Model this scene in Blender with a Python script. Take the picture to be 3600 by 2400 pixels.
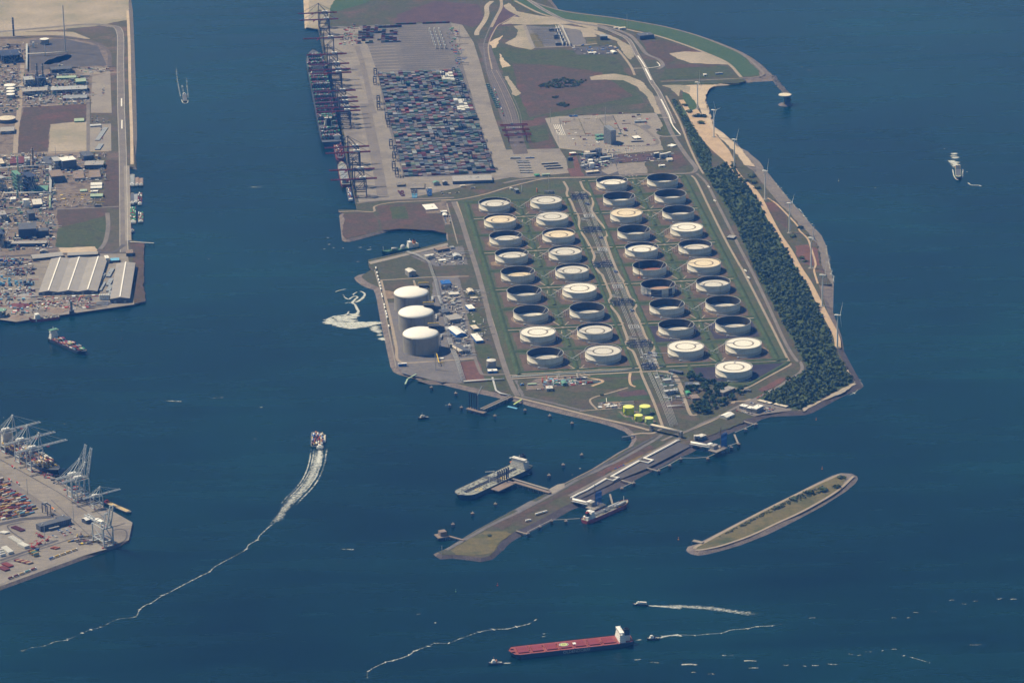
import bpy,math,random
from mathutils import Vector,Matrix,geometry
R=math.radians
PI=math.pi
rnd=random.Random(7)
for o in list(bpy.data.objects):
 bpy.data.objects.remove(o,do_unlink=True)
S=bpy.context.scene
C=S.collection
# ------------------------------------------------------------------ camera
FPX,PITCH,ROLL,CAMH,CAMY=12067.1,R(18.8604),R(-1.23456),2650.82,-8000.0
W0,H0=3600.0,2400.0
fw=Vector((0,math.cos(PITCH),-math.sin(PITCH)))
up0=Vector((0,math.sin(PITCH),math.cos(PITCH)))
rt0=Vector((1,0,0))
rt=math.cos(ROLL)*rt0+math.sin(ROLL)*up0
up=-math.sin(ROLL)*rt0+math.cos(ROLL)*up0
EYE=Vector((0,CAMY,CAMH))
cd=bpy.data.cameras.new('camera')
cam=bpy.data.objects.new('camera',cd)
C.objects.link(cam)
cd.sensor_fit='HORIZONTAL'
cd.sensor_width=36.0
cd.lens=FPX/W0*36.0
cd.clip_start=10.0
cd.clip_end=90000.0
m3=Matrix((rt,up,-fw)).transposed()
cam.matrix_world=Matrix.Translation(EYE)@m3.to_4x4()
S.camera=cam
# ------------------------------------------------------------------ world, sun, exposure
SUN_EL=R(53.5)
SUN_DIR=Vector((-0.89*math.cos(SUN_EL),0.456*math.cos(SUN_EL),math.sin(SUN_EL))).normalized()
w=bpy.data.worlds.new('World')
S.world=w
w.use_nodes=True
nt=w.node_tree
bg=nt.nodes['Background']
sky=nt.nodes.new('ShaderNodeTexSky')
sky.sky_type='NISHITA'
sky.sun_disc=False
sky.sun_elevation=SUN_EL
sky.sun_rotation=math.atan2(SUN_DIR.x,SUN_DIR.y)
sky.air_density=1.0
sky.dust_density=0.1
sky.ozone_density=3.0
nt.links.new(sky.outputs['Color'],bg.inputs['Color'])
bg.inputs['Strength'].default_value=0.065
sd=bpy.data.lights.new('sun','SUN')
sd.energy=5.0
sd.angle=R(0.53)
sd.color=(1.0,0.91,0.78)
sun=bpy.data.objects.new('sun',sd)
C.objects.link(sun)
sun.rotation_euler=SUN_DIR.to_track_quat('Z','Y').to_euler()
sun.location=(0,0,3000)
S.view_settings.view_transform='Standard'
S.view_settings.look='None'
S.view_settings.exposure=0.12
S.view_settings.gamma=1.0
S.cycles.use_denoising=True
S.cycles.max_bounces=6
S.cycles.diffuse_bounces=2
S.cycles.glossy_bounces=2
S.cycles.volume_bounces=0
S.cycles.caustics_reflective=False
S.cycles.caustics_refractive=False
# ------------------------------------------------------------------ survey: picture point -> point of the ground at height z
SEA=-5.0
def G(u,v,z=0.0):
 d=fw+((u-W0/2)/FPX)*rt-((v-H0/2)/FPX)*up
 t=(z-CAMH)/d.z
 return EYE+d*t
def P(p):
 q=Vector(p)-EYE
 d=q.dot(fw)
 return (W0/2+FPX*q.dot(rt)/d,H0/2-FPX*q.dot(up)/d)
class View:
 def __init__(s,ox,oy,k):s.ox,s.oy,s.k=ox,oy,k
 def __call__(s,x,y,z=0.0):return G(s.ox+x/s.k,s.oy+y/s.k,z)
 def pts(s,l,z=0.0):return [s(p[0],p[1],z)for p in l]
F=View(0,0,.653333)
V00,V04,V08=View(0,0,3.92),View(0,400,3.92),View(0,800,3.92)
V014,V017=View(0,1400,3.92),View(0,1750,3.92)
VQ0,VQ1=View(1000,0,3.92),View(1000,350,3.92)
VY,VN,VX=View(1500,0,3.92),View(2000,0,2.94),View(1800,350,3.36)
VA,VG,VB,VC,VD,VE=View(1150,700,3.92),View(1250,950,3.92),View(1550,600,3.92),View(2000,600,3.92),View(1750,950,3.92),View(2200,950,3.92)
VJ,VK,VL,VM=View(1300,1250,3.92),View(1800,1250,3.92),View(2300,1150,3.92),View(2500,1300,3.92)
VW0,VW1=View(2400,250,3.92),View(2500,600,3.92)
VT,VU,VP=View(1500,1550,3.92),View(2000,1450,3.36),View(1850,1650,3.92)
VI,VS=View(2350,1600,3.136),View(1650,2100,3.136)
def lerp(a,b,t):return a+(b-a)*t
# ------------------------------------------------------------------ materials
MATS={}
def _noise(nt,vec,scale,detail=4,rough=.55):
 n=nt.nodes.new('ShaderNodeTexNoise')
 n.inputs['Scale'].default_value=scale
 n.inputs['Detail'].default_value=detail
 n.inputs['Roughness'].default_value=rough
 nt.links.new(vec,n.inputs['Vector'])
 return n.outputs['Fac']
def _ramp(nt,fac,stops):
 r=nt.nodes.new('ShaderNodeValToRGB')
 e=r.color_ramp.elements
 while len(e)<len(stops):e.new(0.5)
 for i,(p,c)in enumerate(stops):
  e[i].position=p
  e[i].color=(*c,1)if len(c)==3 else c
 nt.links.new(fac,r.inputs['Fac'])
 return r.outputs['Color']
def _mix(nt,fac,a,b,mode='MIX'):
 m=nt.nodes.new('ShaderNodeMix')
 m.data_type='RGBA'
 m.blend_type=mode
 for k,val in ((0,fac),(6,a),(7,b)):
  if hasattr(val,'is_linked')or isinstance(val,bpy.types.NodeSocket):nt.links.new(val,m.inputs[k])
  elif k==0:m.inputs[0].default_value=val
  else:m.inputs[k].default_value=(*val,1)
 return m.outputs[2]
def newmat(name):
 m=bpy.data.materials.new(name)
 m.use_nodes=True
 MATS[name]=m
 return m,m.node_tree,m.node_tree.nodes['Principled BSDF']
def gm(name,c0,c1,s0=.012,s1=.09,var=.3,rough=.95,c2=None,bump=0.0,tracks=0.0):
 """ground: two colours in large patches, finer mottling on top"""
 m,nt,b=newmat(name)
 pos=nt.nodes.new('ShaderNodeNewGeometry').outputs['Position']
 a=_noise(nt,pos,s0,5,.6)
 st=[(.36,c0),(.64,c1)]if c2 is None else [(.32,c0),(.5,c1),(.68,c2)]
 col=_ramp(nt,a,st)
 f=_noise(nt,pos,s1,6,.7)
 g=_ramp(nt,f,[(.3,(1-var,)*3),(.7,(1+var,)*3)])
 col=_mix(nt,1.0,col,g,'MULTIPLY')
 g2=_ramp(nt,_noise(nt,pos,s1*4.5,3,.7),[(.32,(1-var*.9,)*3),(.68,(1+var*.9,)*3)])
 col=_mix(nt,1.0,col,g2,'MULTIPLY')
 if tracks:
  mp=nt.nodes.new('ShaderNodeMapping')
  mp.inputs['Rotation'].default_value=(0,0,tracks)
  mp.inputs['Scale'].default_value=(.012,.22,1)
  nt.links.new(pos,mp.inputs['Vector'])
  g3=_ramp(nt,_noise(nt,mp.outputs['Vector'],1.0,4,.6),[(.35,(.82,)*3),(.65,(1.12,)*3)])
  col=_mix(nt,1.0,col,g3,'MULTIPLY')
 nt.links.new(col,b.inputs['Base Color'])
 b.inputs['Roughness'].default_value=rough
 b.inputs['Specular IOR Level'].default_value=.2
 if bump:
  bn=nt.nodes.new('ShaderNodeBump')
  bn.inputs['Strength'].default_value=1.0
  bn.inputs['Distance'].default_value=bump
  nt.links.new(f,bn.inputs['Height'])
  nt.links.new(bn.outputs['Normal'],b.inputs['Normal'])
 return m
def pm(name,c,rough=.6,var=.12,s=.25,metal=0.0,spec=.3):
 """painted or weathered surface of a thing"""
 m,nt,b=newmat(name)
 tc=nt.nodes.new('ShaderNodeTexCoord').outputs['Object']
 f=_noise(nt,tc,s,4,.6)
 col=_ramp(nt,f,[(.3,tuple(x*(1-var)for x in c)),(.7,tuple(min(1,x*(1+var))for x in c))])
 nt.links.new(col,b.inputs['Base Color'])
 b.inputs['Roughness'].default_value=rough
 b.inputs['Metallic'].default_value=metal
 b.inputs['Specular IOR Level'].default_value=spec
 return m
M=MATS
gm('scrub',(.082,.064,.05),(.062,.07,.038),c2=(.112,.074,.06),s0=.009,var=.34)
gm('scrub_far',(.115,.084,.075),(.075,.075,.045),c2=(.155,.105,.09),s0=.007)
gm('heath',(.102,.058,.048),(.072,.058,.042),c2=(.122,.062,.052),s0=.008,var=.34)
gm('meadow',(.04,.062,.024),(.062,.075,.03),c2=(.05,.05,.032),s0=.02)
gm('grass',(.052,.074,.032),(.066,.080,.038),c2=(.082,.072,.046),s0=.02,var=.3)
gm('berm_grass',(.044,.072,.030),(.060,.084,.037),s0=.03,var=.3)
gm('dike_grass',(.045,.085,.035),(.06,.095,.04),s0=.012,var=.2)
gm('bund_soil',(.085,.056,.046),(.115,.082,.062),c2=(.06,.05,.036),s0=.02,var=.25)
gm('bund_sand',(.17,.125,.09),(.24,.18,.125),c2=(.10,.08,.055),s0=.03,var=.25)
gm('bund_asphalt',(.034,.03,.048),(.048,.044,.062),s0=.02,var=.12)
gm('sand',(.40,.32,.235),(.48,.39,.29),s0=.02,var=.12)
gm('sand_track',(.38,.28,.185),(.45,.335,.23),s0=.03,var=.12)
gm('pale_sand',(.36,.31,.25),(.30,.26,.20),c2=(.22,.21,.15),s0=.006,var=.15)
gm('concrete',(.27,.245,.21),(.225,.20,.18),s0=.01,var=.14)
gm('quay_paving',(.20,.18,.16),(.245,.22,.19),c2=(.165,.15,.14),s0=.008,var=.14,tracks=R(62))
gm('yard_asphalt',(.125,.116,.115),(.16,.147,.14),s0=.012,var=.14,tracks=R(-6))
gm('asphalt',(.15,.135,.125),(.19,.17,.155),s0=.02,var=.1)
gm('dark_asphalt',(.075,.072,.078),(.10,.095,.1),s0=.02,var=.15)
gm('gravel',(.13,.125,.13),(.16,.15,.15),s0=.03,var=.2)
gm('path',(.27,.225,.18),(.31,.26,.20),s0=.03,var=.1)
gm('plant_soil',(.12,.095,.085),(.19,.155,.125),c2=(.085,.07,.07),s0=.018,var=.3)
gm('red_soil',(.115,.06,.048),(.145,.075,.06),s0=.02,var=.25)
gm('purple_soil',(.075,.05,.056),(.10,.062,.06),s0=.02,var=.2)
gm('riprap',(.125,.105,.10),(.19,.16,.145),s0=.06,s1=.35,var=.5,bump=.9)
gm('dark_riprap',(.06,.052,.06),(.09,.078,.085),s0=.06,s1=.35,var=.5,bump=.9)
gm('grey_revetment',(.20,.175,.15),(.16,.14,.13),s0=.03,var=.2)
gm('quay_wall',(.15,.12,.11),(.11,.09,.088),s0=.05,var=.2)
gm('road_marking',(.75,.74,.70),(.65,.64,.6),var=.08)
gm('rail_bed',(.10,.085,.08),(.13,.11,.10),s0=.03,var=.2)
gm('grass_dry',(.10,.095,.04),(.13,.11,.05),c2=(.055,.07,.03),s0=.012,var=.25)
gm('yellow_flowers',(.20,.14,.035),(.11,.085,.04),s0=.03,var=.3)
gm('hatched',(.25,.22,.19),(.19,.17,.15),s0=.05,var=.2)
# ------------------------------------------------------------------ mesh builder
class MB:
 def __init__(s):s.v,s.f,s.m=[],[],[]
 def add(s,vs,fs,mi=0):
  n=len(s.v)
  s.v.extend([tuple(a)for a in vs])
  for f in fs:
   s.f.append(tuple(n+i for i in f));s.m.append(mi)
 def obox(s,cx,cy,cz,lx,ly,lz,rz=0.0,mi=0,bottom=False):
  """box centred in x, y, standing on cz"""
  c,sn=math.cos(rz),math.sin(rz)
  vs=[]
  for z in (cz,cz+lz):
   for sx,sy in ((-1,-1),(1,-1),(1,1),(-1,1)):
    x,y=sx*lx/2,sy*ly/2
    vs.append((cx+x*c-y*sn,cy+x*sn+y*c,z))
  fs=[(4,5,6,7),(0,1,5,4),(1,2,6,5),(2,3,7,6),(3,0,4,7)]
  if bottom:fs.append((3,2,1,0))
  s.add(vs,fs,mi)
  return s
 def box(s,x0,x1,y0,y1,z0,z1,mi=0):
  return s.obox((x0+x1)/2,(y0+y1)/2,z0,x1-x0,y1-y0,z1-z0,0,mi,True)
 def bar(s,p,q,w,h=None,mi=0):
  p,q=Vector(p),Vector(q)
  h=h or w
  d=(q-p)
  if d.length<1e-6:return s
  d.normalize()
  a=d.cross(Vector((0,0,1)))
  if a.length<1e-4:a=Vector((1,0,0))
  a.normalize()
  b=a.cross(d)
  vs=[e+a*(i*w/2)+b*(j*h/2)for e in (p,q)for i,j in ((-1,-1),(1,-1),(1,1),(-1,1))]
  s.add(vs,[(0,1,5,4),(1,2,6,5),(2,3,7,6),(3,0,4,7),(3,2,1,0),(4,5,6,7)],mi)
  return s
 def tube(s,pts,r,n=6,mi=0):
  pts=[Vector(p)for p in pts]
  rings=[]
  for i,p in enumerate(pts):
   d=(pts[min(i+1,len(pts)-1)]-pts[max(i-1,0)]).normalized()
   a=d.cross(Vector((0,0,1)))
   if a.length<1e-4:a=Vector((1,0,0))
   a.normalize();b=a.cross(d)
   rr=r[i]if isinstance(r,(list,tuple))else r
   rings.append([p+(a*math.cos(t)+b*math.sin(t))*rr for t in [2*PI*k/n for k in range(n)]])
  vs=[q for g in rings for q in g]
  fs=[(i*n+k,i*n+(k+1)%n,(i+1)*n+(k+1)%n,(i+1)*n+k)for i in range(len(pts)-1)for k in range(n)]
  fs+=[tuple(range(n))[::-1],tuple((len(pts)-1)*n+k for k in range(n))]
  s.add(vs,fs,mi)
  return s
 def lathe(s,prof,n=32,cx=0,cy=0,mi=0,cap0=False,cap1=False):
  vs=[(cx+r*math.cos(2*PI*k/n),cy+r*math.sin(2*PI*k/n),z)for r,z in prof for k in range(n)]
  fs=[(i*n+k,i*n+(k+1)%n,(i+1)*n+(k+1)%n,(i+1)*n+k)for i in range(len(prof)-1)for k in range(n)]
  if cap0:fs.append(tuple(range(n))[::-1])
  if cap1:fs.append(tuple((len(prof)-1)*n+k for k in range(n)))
  s.add(vs,fs,mi)
  return s
 def cyl(s,cx,cy,z0,z1,r,r1=None,n=12,mi=0):
  return s.lathe([(r,z0),(r if r1 is None else r1,z1)],n,cx,cy,mi,True,True)
 def poly(s,pts,z=None,mi=0):
  pts=[Vector((p[0],p[1],p[2]if z is None else z))for p in pts]
  tri=geometry.tessellate_polygon([[Vector((p.x,p.y,0))for p in pts]])
  fs=[]
  for t in tri:
   a,b,c=(pts[i]for i in t)
   if (b-a).cross(c-a).z<0:t=(t[0],t[2],t[1])
   fs.append(t)
  s.add(pts,fs,mi)
  return s
 def prism(s,pts,z0,z1,mi=0,mt=None):
  n=len(pts)
  ar=sum(pts[i][0]*pts[(i+1)%n][1]-pts[(i+1)%n][0]*pts[i][1]for i in range(n))
  if ar<0:pts=list(pts)[::-1]
  s.add([(p[0],p[1],z)for z in (z0,z1)for p in pts],[(i,(i+1)%n,n+(i+1)%n,n+i)for i in range(n)],mi)
  s.poly([(p[0],p[1],z1)for p in pts],z1,mi if mt is None else mt)
  return s
 def gable(s,cx,cy,z0,lx,ly,h,rise,rz=0,mi=0,mr=None,along='y',over=0.0):
  """walls + pitched roof; the ridge runs along y (or x)"""
  mr=mi if mr is None else mr
  c,sn=math.cos(rz),math.sin(rz)
  T=lambda x,y,z:(cx+x*c-y*sn,cy+x*sn+y*c,z)
  hx,hy=lx/2,ly/2
  base=[T(-hx,-hy,z0),T(hx,-hy,z0),T(hx,hy,z0),T(-hx,hy,z0),T(-hx,-hy,z0+h),T(hx,-hy,z0+h),T(hx,hy,z0+h),T(-hx,hy,z0+h)]
  if along=='y':
   vs=base+[T(0,-hy,z0+h+rise),T(0,hy,z0+h+rise)]
   s.add(vs,[(0,1,5,8,4),(1,2,6,5),(2,3,7,9,6),(3,0,4,7)],mi)
   s.add(vs,[(4,8,9,7),(8,5,6,9)],mr)
  else:
   vs=base+[T(-hx,0,z0+h+rise),T(hx,0,z0+h+rise)]
   s.add(vs,[(0,1,5,4),(1,2,6,9,5),(2,3,7,6),(3,0,4,8,7)],mi)
   s.add(vs,[(4,5,9,8),(8,9,6,7)],mr)
  return s
 def mesh(s,name,mats,smooth=False):
  me=bpy.data.meshes.new(name)
  me.from_pydata(s.v,[],s.f)
  if not isinstance(mats,(list,tuple)):mats=[mats]
  for m in mats:me.materials.append(M[m]if isinstance(m,str)else m)
  if len(mats)>1:me.polygons.foreach_set('material_index',s.m)
  if smooth:me.polygons.foreach_set('use_smooth',[True]*len(me.polygons))
  me.update()
  return me
 def build(s,name,mats,parent=None,smooth=False):
  return put(name,s.mesh(name,mats,smooth),parent)
def put(name,me,parent=None,loc=(0,0,0),rz=0.0):
 o=bpy.data.objects.new(name,me)
 C.objects.link(o)
 o.location=loc
 o.rotation_euler=(0,0,rz)
 if parent is not None:o.parent=parent
 return o
def tag(o,label,cat,group=None):
 o['label']=label;o['category']=cat
 if group:o['group']=group
 return o
def thing(name,label,cat,loc=(0,0,0),rz=0.0,group=None):
 o=put(name,None,None,loc,rz)
 o.empty_display_size=5.0
 return tag(o,label,cat,group)
def struct(o):o['kind']='structure';return o
def stuff(o,label=None,cat=None):
 o['kind']='stuff'
 if label:o['label']=label;o['category']=cat
 return o
def dup(root,loc,rz,label=None,group=None):
 r=root.copy();C.objects.link(r)
 r.location=loc;r.rotation_euler=(0,0,rz)
 if label:r['label']=label
 if group:r['group']=group
 for ch in list(root.children):
  c=ch.copy();C.objects.link(c);c.parent=r
  for g in list(ch.children):
   d=g.copy();C.objects.link(d);d.parent=c
 return r
 # ------------------------------------------------------------------ the sheet helpers
LZ=.12
NP=[0]
def lz(layer):
 NP[0]+=1
 return layer*LZ+(NP[0]%70)*.0016
GZ=.55
RAGGED={'heath','meadow','sand','pale_sand','scrub','purple_soil','red_soil','plant_soil','bund_sand','bund_soil','grass_dry','yellow_flowers','dike_grass','berm_grass','hatched','gravel'}
rg=random.Random(5)
def ragged(pts,step=9.0,amp=2.2):
 out=[]
 off=0.0
 for i,p in enumerate(pts):
  q=pts[(i+1)%len(pts)]
  d=q-p;L=d.length
  m_=max(1,min(60,int(L/step)))
  n=Vector((-d.y,d.x,0)).normalized()if L>.1 else Vector((0,0,0))
  for k in range(m_):
   off=off*.6+rg.uniform(-amp,amp)
   out.append(p+d*(k/m_)+n*(off if k else 0))
 return out
def patch(name,pts,mat,layer=1):
 """a flat sheet of ground cover, each layer a little above the one below"""
 if mat in RAGGED:pts=ragged(pts)
 mb=MB();mb.poly(pts,lz(layer))
 return struct(mb.build(name,mat))
def smooth_line(pts,n=6):
 """Catmull-Rom through the points"""
 if len(pts)<3:return list(pts)
 out=[]
 q=[pts[0]*2-pts[1]]+list(pts)+[pts[-1]*2-pts[-2]]
 for i in range(1,len(q)-2):
  a,b,c,d=q[i-1:i+3]
  for k in range(n):
   t=k/n
   out.append(.5*((2*b)+(c-a)*t+(2*a-5*b+4*c-d)*t*t+(3*b-a-3*c+d)*t**3))
 out.append(pts[-1])
 return out
def offset_line(pts,d):
 out=[]
 for i,p in enumerate(pts):
  a,b=pts[max(i-1,0)],pts[min(i+1,len(pts)-1)]
  t=(b-a);t.z=0;t.normalize()
  out.append(p+Vector((-t.y,t.x,0))*d)
 return out
def ribbon(mb,pts,width,z,mi=0):
 l,r=offset_line(pts,width/2),offset_line(pts,-width/2)
 n=len(pts)
 mb.add([(p.x,p.y,z)for p in l+r],[(n+i,n+i+1,i+1,i)for i in range(n-1)],mi)
def road(name,pts,width,mat='asphalt',layer=4,smooth=True,mark=None):
 if smooth:pts=smooth_line(pts)
 z=lz(layer)
 mb=MB();ribbon(mb,pts,width,z)
 mats=[mat]
 if mark:
  mats.append('road_marking')
  for off in mark:ribbon(mb,offset_line(pts,off),.5,z+.08,1)
 return struct(mb.build(name,mats))
def berm(mb,pts,h=2.5,wb=15.0,wt=3.0,mi=0):
 """a grass bank with sloping sides"""
 n=len(pts)
 rows=[offset_line(pts,wb/2),offset_line(pts,wt/2),offset_line(pts,-wt/2),offset_line(pts,-wb/2)]
 zs=(0,h,h,0)
 mb.add([(p.x,p.y,z)for r_,z in zip(rows,zs)for p in r_],
 [((j+1)*n+i,(j+1)*n+i+1,j*n+i+1,j*n+i)for j in range(3)for i in range(n-1)]+[(0,n,2*n,3*n),(n-1,4*n-1,3*n-1,2*n-1)],mi)
 # ------------------------------------------------------------------ sea and land
def make_water():
 m,nt,b=newmat('sea_water')
 pos=nt.nodes.new('ShaderNodeNewGeometry').outputs['Position']
 big=_noise(nt,pos,.0011,5,.6)
 mid=_noise(nt,pos,.012,4,.6)
 ws=nt.nodes.new('ShaderNodeMapping');ws.inputs['Rotation'].default_value=(0,0,R(-32));ws.inputs['Scale'].default_value=(.0016,.011,1)
 nt.links.new(pos,ws.inputs['Vector'])
 wind=_noise(nt,ws.outputs['Vector'],1.0,5,.62)
 col=_ramp(nt,big,[(.3,(.001,.010,.013)),(.5,(.002,.018,.022)),(.7,(.003,.028,.032))])
 col=_mix(nt,1,col,_ramp(nt,wind,[(.32,(.72,)*3),(.7,(1.35,)*3)]),'MULTIPLY')
 nt.links.new(col,b.inputs['Base Color'])
 b.inputs['IOR'].default_value=1.33;b.inputs['Specular IOR Level'].default_value=.22
 rr=_ramp(nt,wind,[(.32,(.17,)*3),(.7,(.34,)*3)])
 nt.links.new(rr,b.inputs['Roughness'])
 mp=nt.nodes.new('ShaderNodeMapping')
 mp.inputs['Rotation'].default_value=(0,0,R(25))
 mp.inputs['Scale'].default_value=(.6,1.6,1)
 nt.links.new(pos,mp.inputs['Vector'])
 w1=_noise(nt,mp.outputs['Vector'],.045,5,.65)
 w2=_noise(nt,pos,.09,3,.5)
 ad=nt.nodes.new('ShaderNodeMath');ad.operation='MULTIPLY_ADD'
 nt.links.new(w2,ad.inputs[0]);ad.inputs[1].default_value=.35;nt.links.new(w1,ad.inputs[2])
 bn=nt.nodes.new('ShaderNodeBump')
 bn.inputs['Strength'].default_value=.16
 bn.inputs['Distance'].default_value=1.2
 nt.links.new(ad.outputs[0],bn.inputs['Height'])
 nt.links.new(bn.outputs['Normal'],b.inputs['Normal'])
 mb=MB()
 e=28000.0
 mb.add([(-e,-e,SEA),(e,-e,SEA),(e,e,SEA),(-e,e,SEA)],[(0,1,2,3)])
 return struct(mb.build('sea_water','sea_water'))
make_water()
LANDS={}
def land(name,pts,mat,top=0.0):
 """pts: (x, y, inset[, slope material index]); the outline is the water line, the inset the width of the slope above it"""
 n=len(pts)
 wl=[Vector((p[0].x,p[0].y,SEA))for p in pts]
 ar=sum(wl[i].x*wl[(i+1)%n].y-wl[(i+1)%n].x*wl[i].y for i in range(n))
 if ar<0:
  wl.reverse();pts=pts[::-1]
 tops,bots=[],[]
 for i in range(n):
  a,b,c=wl[i-1],wl[i],wl[(i+1)%n]
  d1=(b-a).normalized();d2=(c-b).normalized()
  n1,n2=Vector((-d1.y,d1.x,0)),Vector((-d2.y,d2.x,0))
  nn=n1+n2
  nn=nn.normalized()if nn.length>.05 else n1
  k=min(1.6,1/max(.4,nn.dot(n1)))
  ins=pts[i][1]
  t=b+nn*ins*k;t.z=top
  tops.append(t)
  q=b-nn*max(ins,.3)*k*.8;q.z=SEA-4
  bots.append(q)
 ms=[mat,'riprap','dark_riprap','quay_wall','grey_revetment','sand']
 mb=MB()
 mb.poly(tops,top,0)
 n0=len(mb.v)
 mb.v.extend([tuple(q)for q in bots]+[tuple(q)for q in tops])
 for i in range(n):
  j=(i+1)%n
  mb.f.append((n0+i,n0+j,n0+n+j,n0+n+i));mb.m.append(pts[i][2]if ar>0 else pts[j][2])
 LANDS[name]=tops
 return struct(mb.build(name,ms))
def L_(view,l,ins=12.0,mi=1):
 return [(view(p[0],p[1],SEA),p[2]if len(p)>2 else ins,p[3]if len(p)>3 else mi)for p in l]
main=[]
main+=L_(F,[(640,-130),(697,-40),(697,0),(700,66),(728,68)],8,5)
main+=L_(View(0,0,1),[(1117,100),(1255,743)],.5,3)
main+=L_(VA,[(152,170,.5,3),(165,230,14,1),(205,565,14,1),(240,588,12,1),(320,588,10,1),(580,520,8,1),(800,460,7,1),(1000,425,7,1),(1250,428,6,1),(1450,440,6,1),(1640,492,4,1),(1668,600,.5,3),(1310,692,.5,3),(565,860,.5,3),(578,940,.5,3),(612,985,2,1),(430,1045,18,1),(372,1085,18,1),(400,1130,18,1),(480,1190,18,1),(640,1252,14,1)])
main+=L_(VG,[(290,400),(340,690),(400,960),(480,1330),(520,1400),(600,1440),(800,1492),(1000,1540)],16)
main+=L_(VJ,[(700,340),(1000,402),(1400,500),(1680,562),(1900,612),(2100,662)],15)
main+=L_(VK,[(390,732),(800,832),(1200,925),(1400,985),(1550,1045),(1640,1125),(1648,1180),(1600,1260),(1450,1340),(1100,1560)],11)
main+=L_(VT,[(1600,740,8),(1200,945,8),(700,1215,8),(560,1300,8),(270,1480,8),(90,1560,7)])
main+=L_(F,[(1000,1277),(1012,1284),(1040,1282),(1075,1286),(1105,1290),(1132,1284),(1150,1268)],9,2)
main+=L_(VT,[(1060,1500,14),(1160,1395,16),(1300,1310,18),(1500,1215,18),(1700,1115,18),(2000,945,18)],18,2)
main+=L_(VU,[(160,1105,18),(330,1010,27),(700,845,32),(1000,685,35),(1300,530,35),(1510,440,27),(1620,365,20),(1800,290,20),(2000,205,20),(2180,122,20)],24,2)
main+=L_(VM,[(620,722,18),(700,680,18),(820,648,18),(1000,635,18),(1130,632,18),(1280,625,18),(1400,590,16),(1560,505,16),(1850,350,18),(2060,262,20),(2100,225,18),(2050,140,16),(1980,20,16)],18,2)
main+=L_(F,[(1938,805,16,1),(1932,770,14,1)],16)
main+=L_(VW1,[(1690,1568),(1640,1300),(1590,1040),(1520,890),(1400,770),(1250,590),(1080,400),(900,180),(770,10)],40,4)
main+=L_(VW0,[(1110,1320,50,4),(940,1150,40,4),(800,1060,30,4),(640,925,20,5),(440,770,14,5),(380,580,10,5),(330,430,8,5),(325,320,8,5),(370,250,8,5),(480,205,8,5),(780,185,6,1),(900,165,30,1),(1090,148,40,1),(1240,140,42,1),(1262,120,40,1),(1230,50,40,1)])
main+=L_(VN,[(2060,740,36,1),(1950,640,30,1),(1800,545,24,1),(1550,440,20,1),(1300,355,16,1),(1000,275,14,1),(700,225,12,1),(400,180,12,1),(100,135,12,1)])
main+=L_(VY,[(1830,150,12,1),(1780,80,14,1),(1730,20,16,1),(1700,-60,16,1),(1500,-700,16,1)])
land('ground',main,'scrub')
left=L_(View(0,0,1),[(-700,-250,1,3),(455,-250,12,4),(461,0,12,4),(467,40,12,4),(472,150,12,4),(477,281,12,4),(482,480,12,4),(482,597,6,4),(453,592,.5,3),(458,849,.5,3),(506,852,10,1),(511,1063,4,1),(472,1074,.5,3),(204,1113,.5,3),(57,1137,.5,3),(28,1120,.5,3),(-30,1125,.5,3),(-900,1160,.5,3)])
land('ground',left,'scrub_far')
low=L_(View(0,0,1),[(-500,1300,.5,3),(0,1580,.5,3),(367,1786,.5,3),(467,1843,.5,3),(455,1905,1,3),(380,1935,7,1),(0,2074,7,1),(-700,2330,7,1)])
land('ground',low,'quay_paving')
isl=L_(VI,[(195,1040),(215,1005),(280,985),(370,945),(700,775),(1200,525),(1600,320),(1800,225),(1900,195),(2020,200),(2080,230),(2090,262),(2060,310),(1960,395),(1700,560),(1400,720),(1100,870),(800,988),(560,1058),(420,1092),(330,1105),(250,1088),(205,1062)],13)
land('island',isl,'grey_revetment')
# ------------------------------------------------------------------ ground cover, roads
# container terminal and the land around it
U1=View(0,0,1)
patch('quay_paving',U1.pts([(1128,92),(1250,96),(1580,80),(1625,88),(1665,150),(1690,230),(1735,400),(1780,530),(1800,600),(1790,625),(1700,640),(1590,665),(1420,700),(1262,712)]),'quay_paving',1)
patch('stacking_yard',VQ0.pts([(1030,360),(2290,310),(2400,700),(2520,1100),(2900,2420),(1640,2440),(1380,1560),(1290,1020),(1150,640)]),'yard_asphalt',2)
for i in range(16):
 y=630+i*26
 a,b=VQ0(1160+i*5.6,y+26),VQ0(1525+i*6.6,y)
 if i<11:
  a,b=VQ0(1160+i*8.4,648+i*41),VQ0(1522+i*9.6,630+i*41.2)
  road('kerb_strip',[a,b],5.0,'concrete',4,False)
road('service_road',VQ0.pts([(1000,640),(1080,900),(1130,1120),(1200,1450),(1240,1568)]),16,'asphalt',4)
road('service_road',VQ1.pts([(1110,60),(1180,400),(1260,800),(1350,1320)]),30,'asphalt',4)
patch('meadow',VY.pts([(860,640),(1450,690),(2000,690),(2350,760),(2600,790),(2800,1080),(3000,1420),(2900,1440),(2100,1500),(1800,1700),(1560,1720),(1400,2050),(1380,2050),(1280,1700),(1150,1280),(1000,850)]),'meadow',1)
patch('heath',VY.pts([(1180,880),(1700,900),(2400,1000),(2850,1330),(2300,1450),(1700,1560),(1420,1620),(1280,1340)]),'heath',2)
patch('heath',VY.pts([(1400,1750),(1500,1620),(1700,1580),(1560,1900),(1900,2180),(1500,2240)]),'heath',2)
patch('heath',VY.pts([(-450,330),(-400,200),(100,20),(700,60),(800,240),(640,380),(300,300),(100,300)]),'purple_soil',1)
patch('heath',VY.pts([(880,580),(960,380),(1300,330),(1330,260),(1040,60),(980,250),(830,560)]),'purple_soil',1)
patch('sand',VY.pts([(860,590),(1050,490),(990,560),(960,660),(900,670)]),'sand',3)
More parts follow.
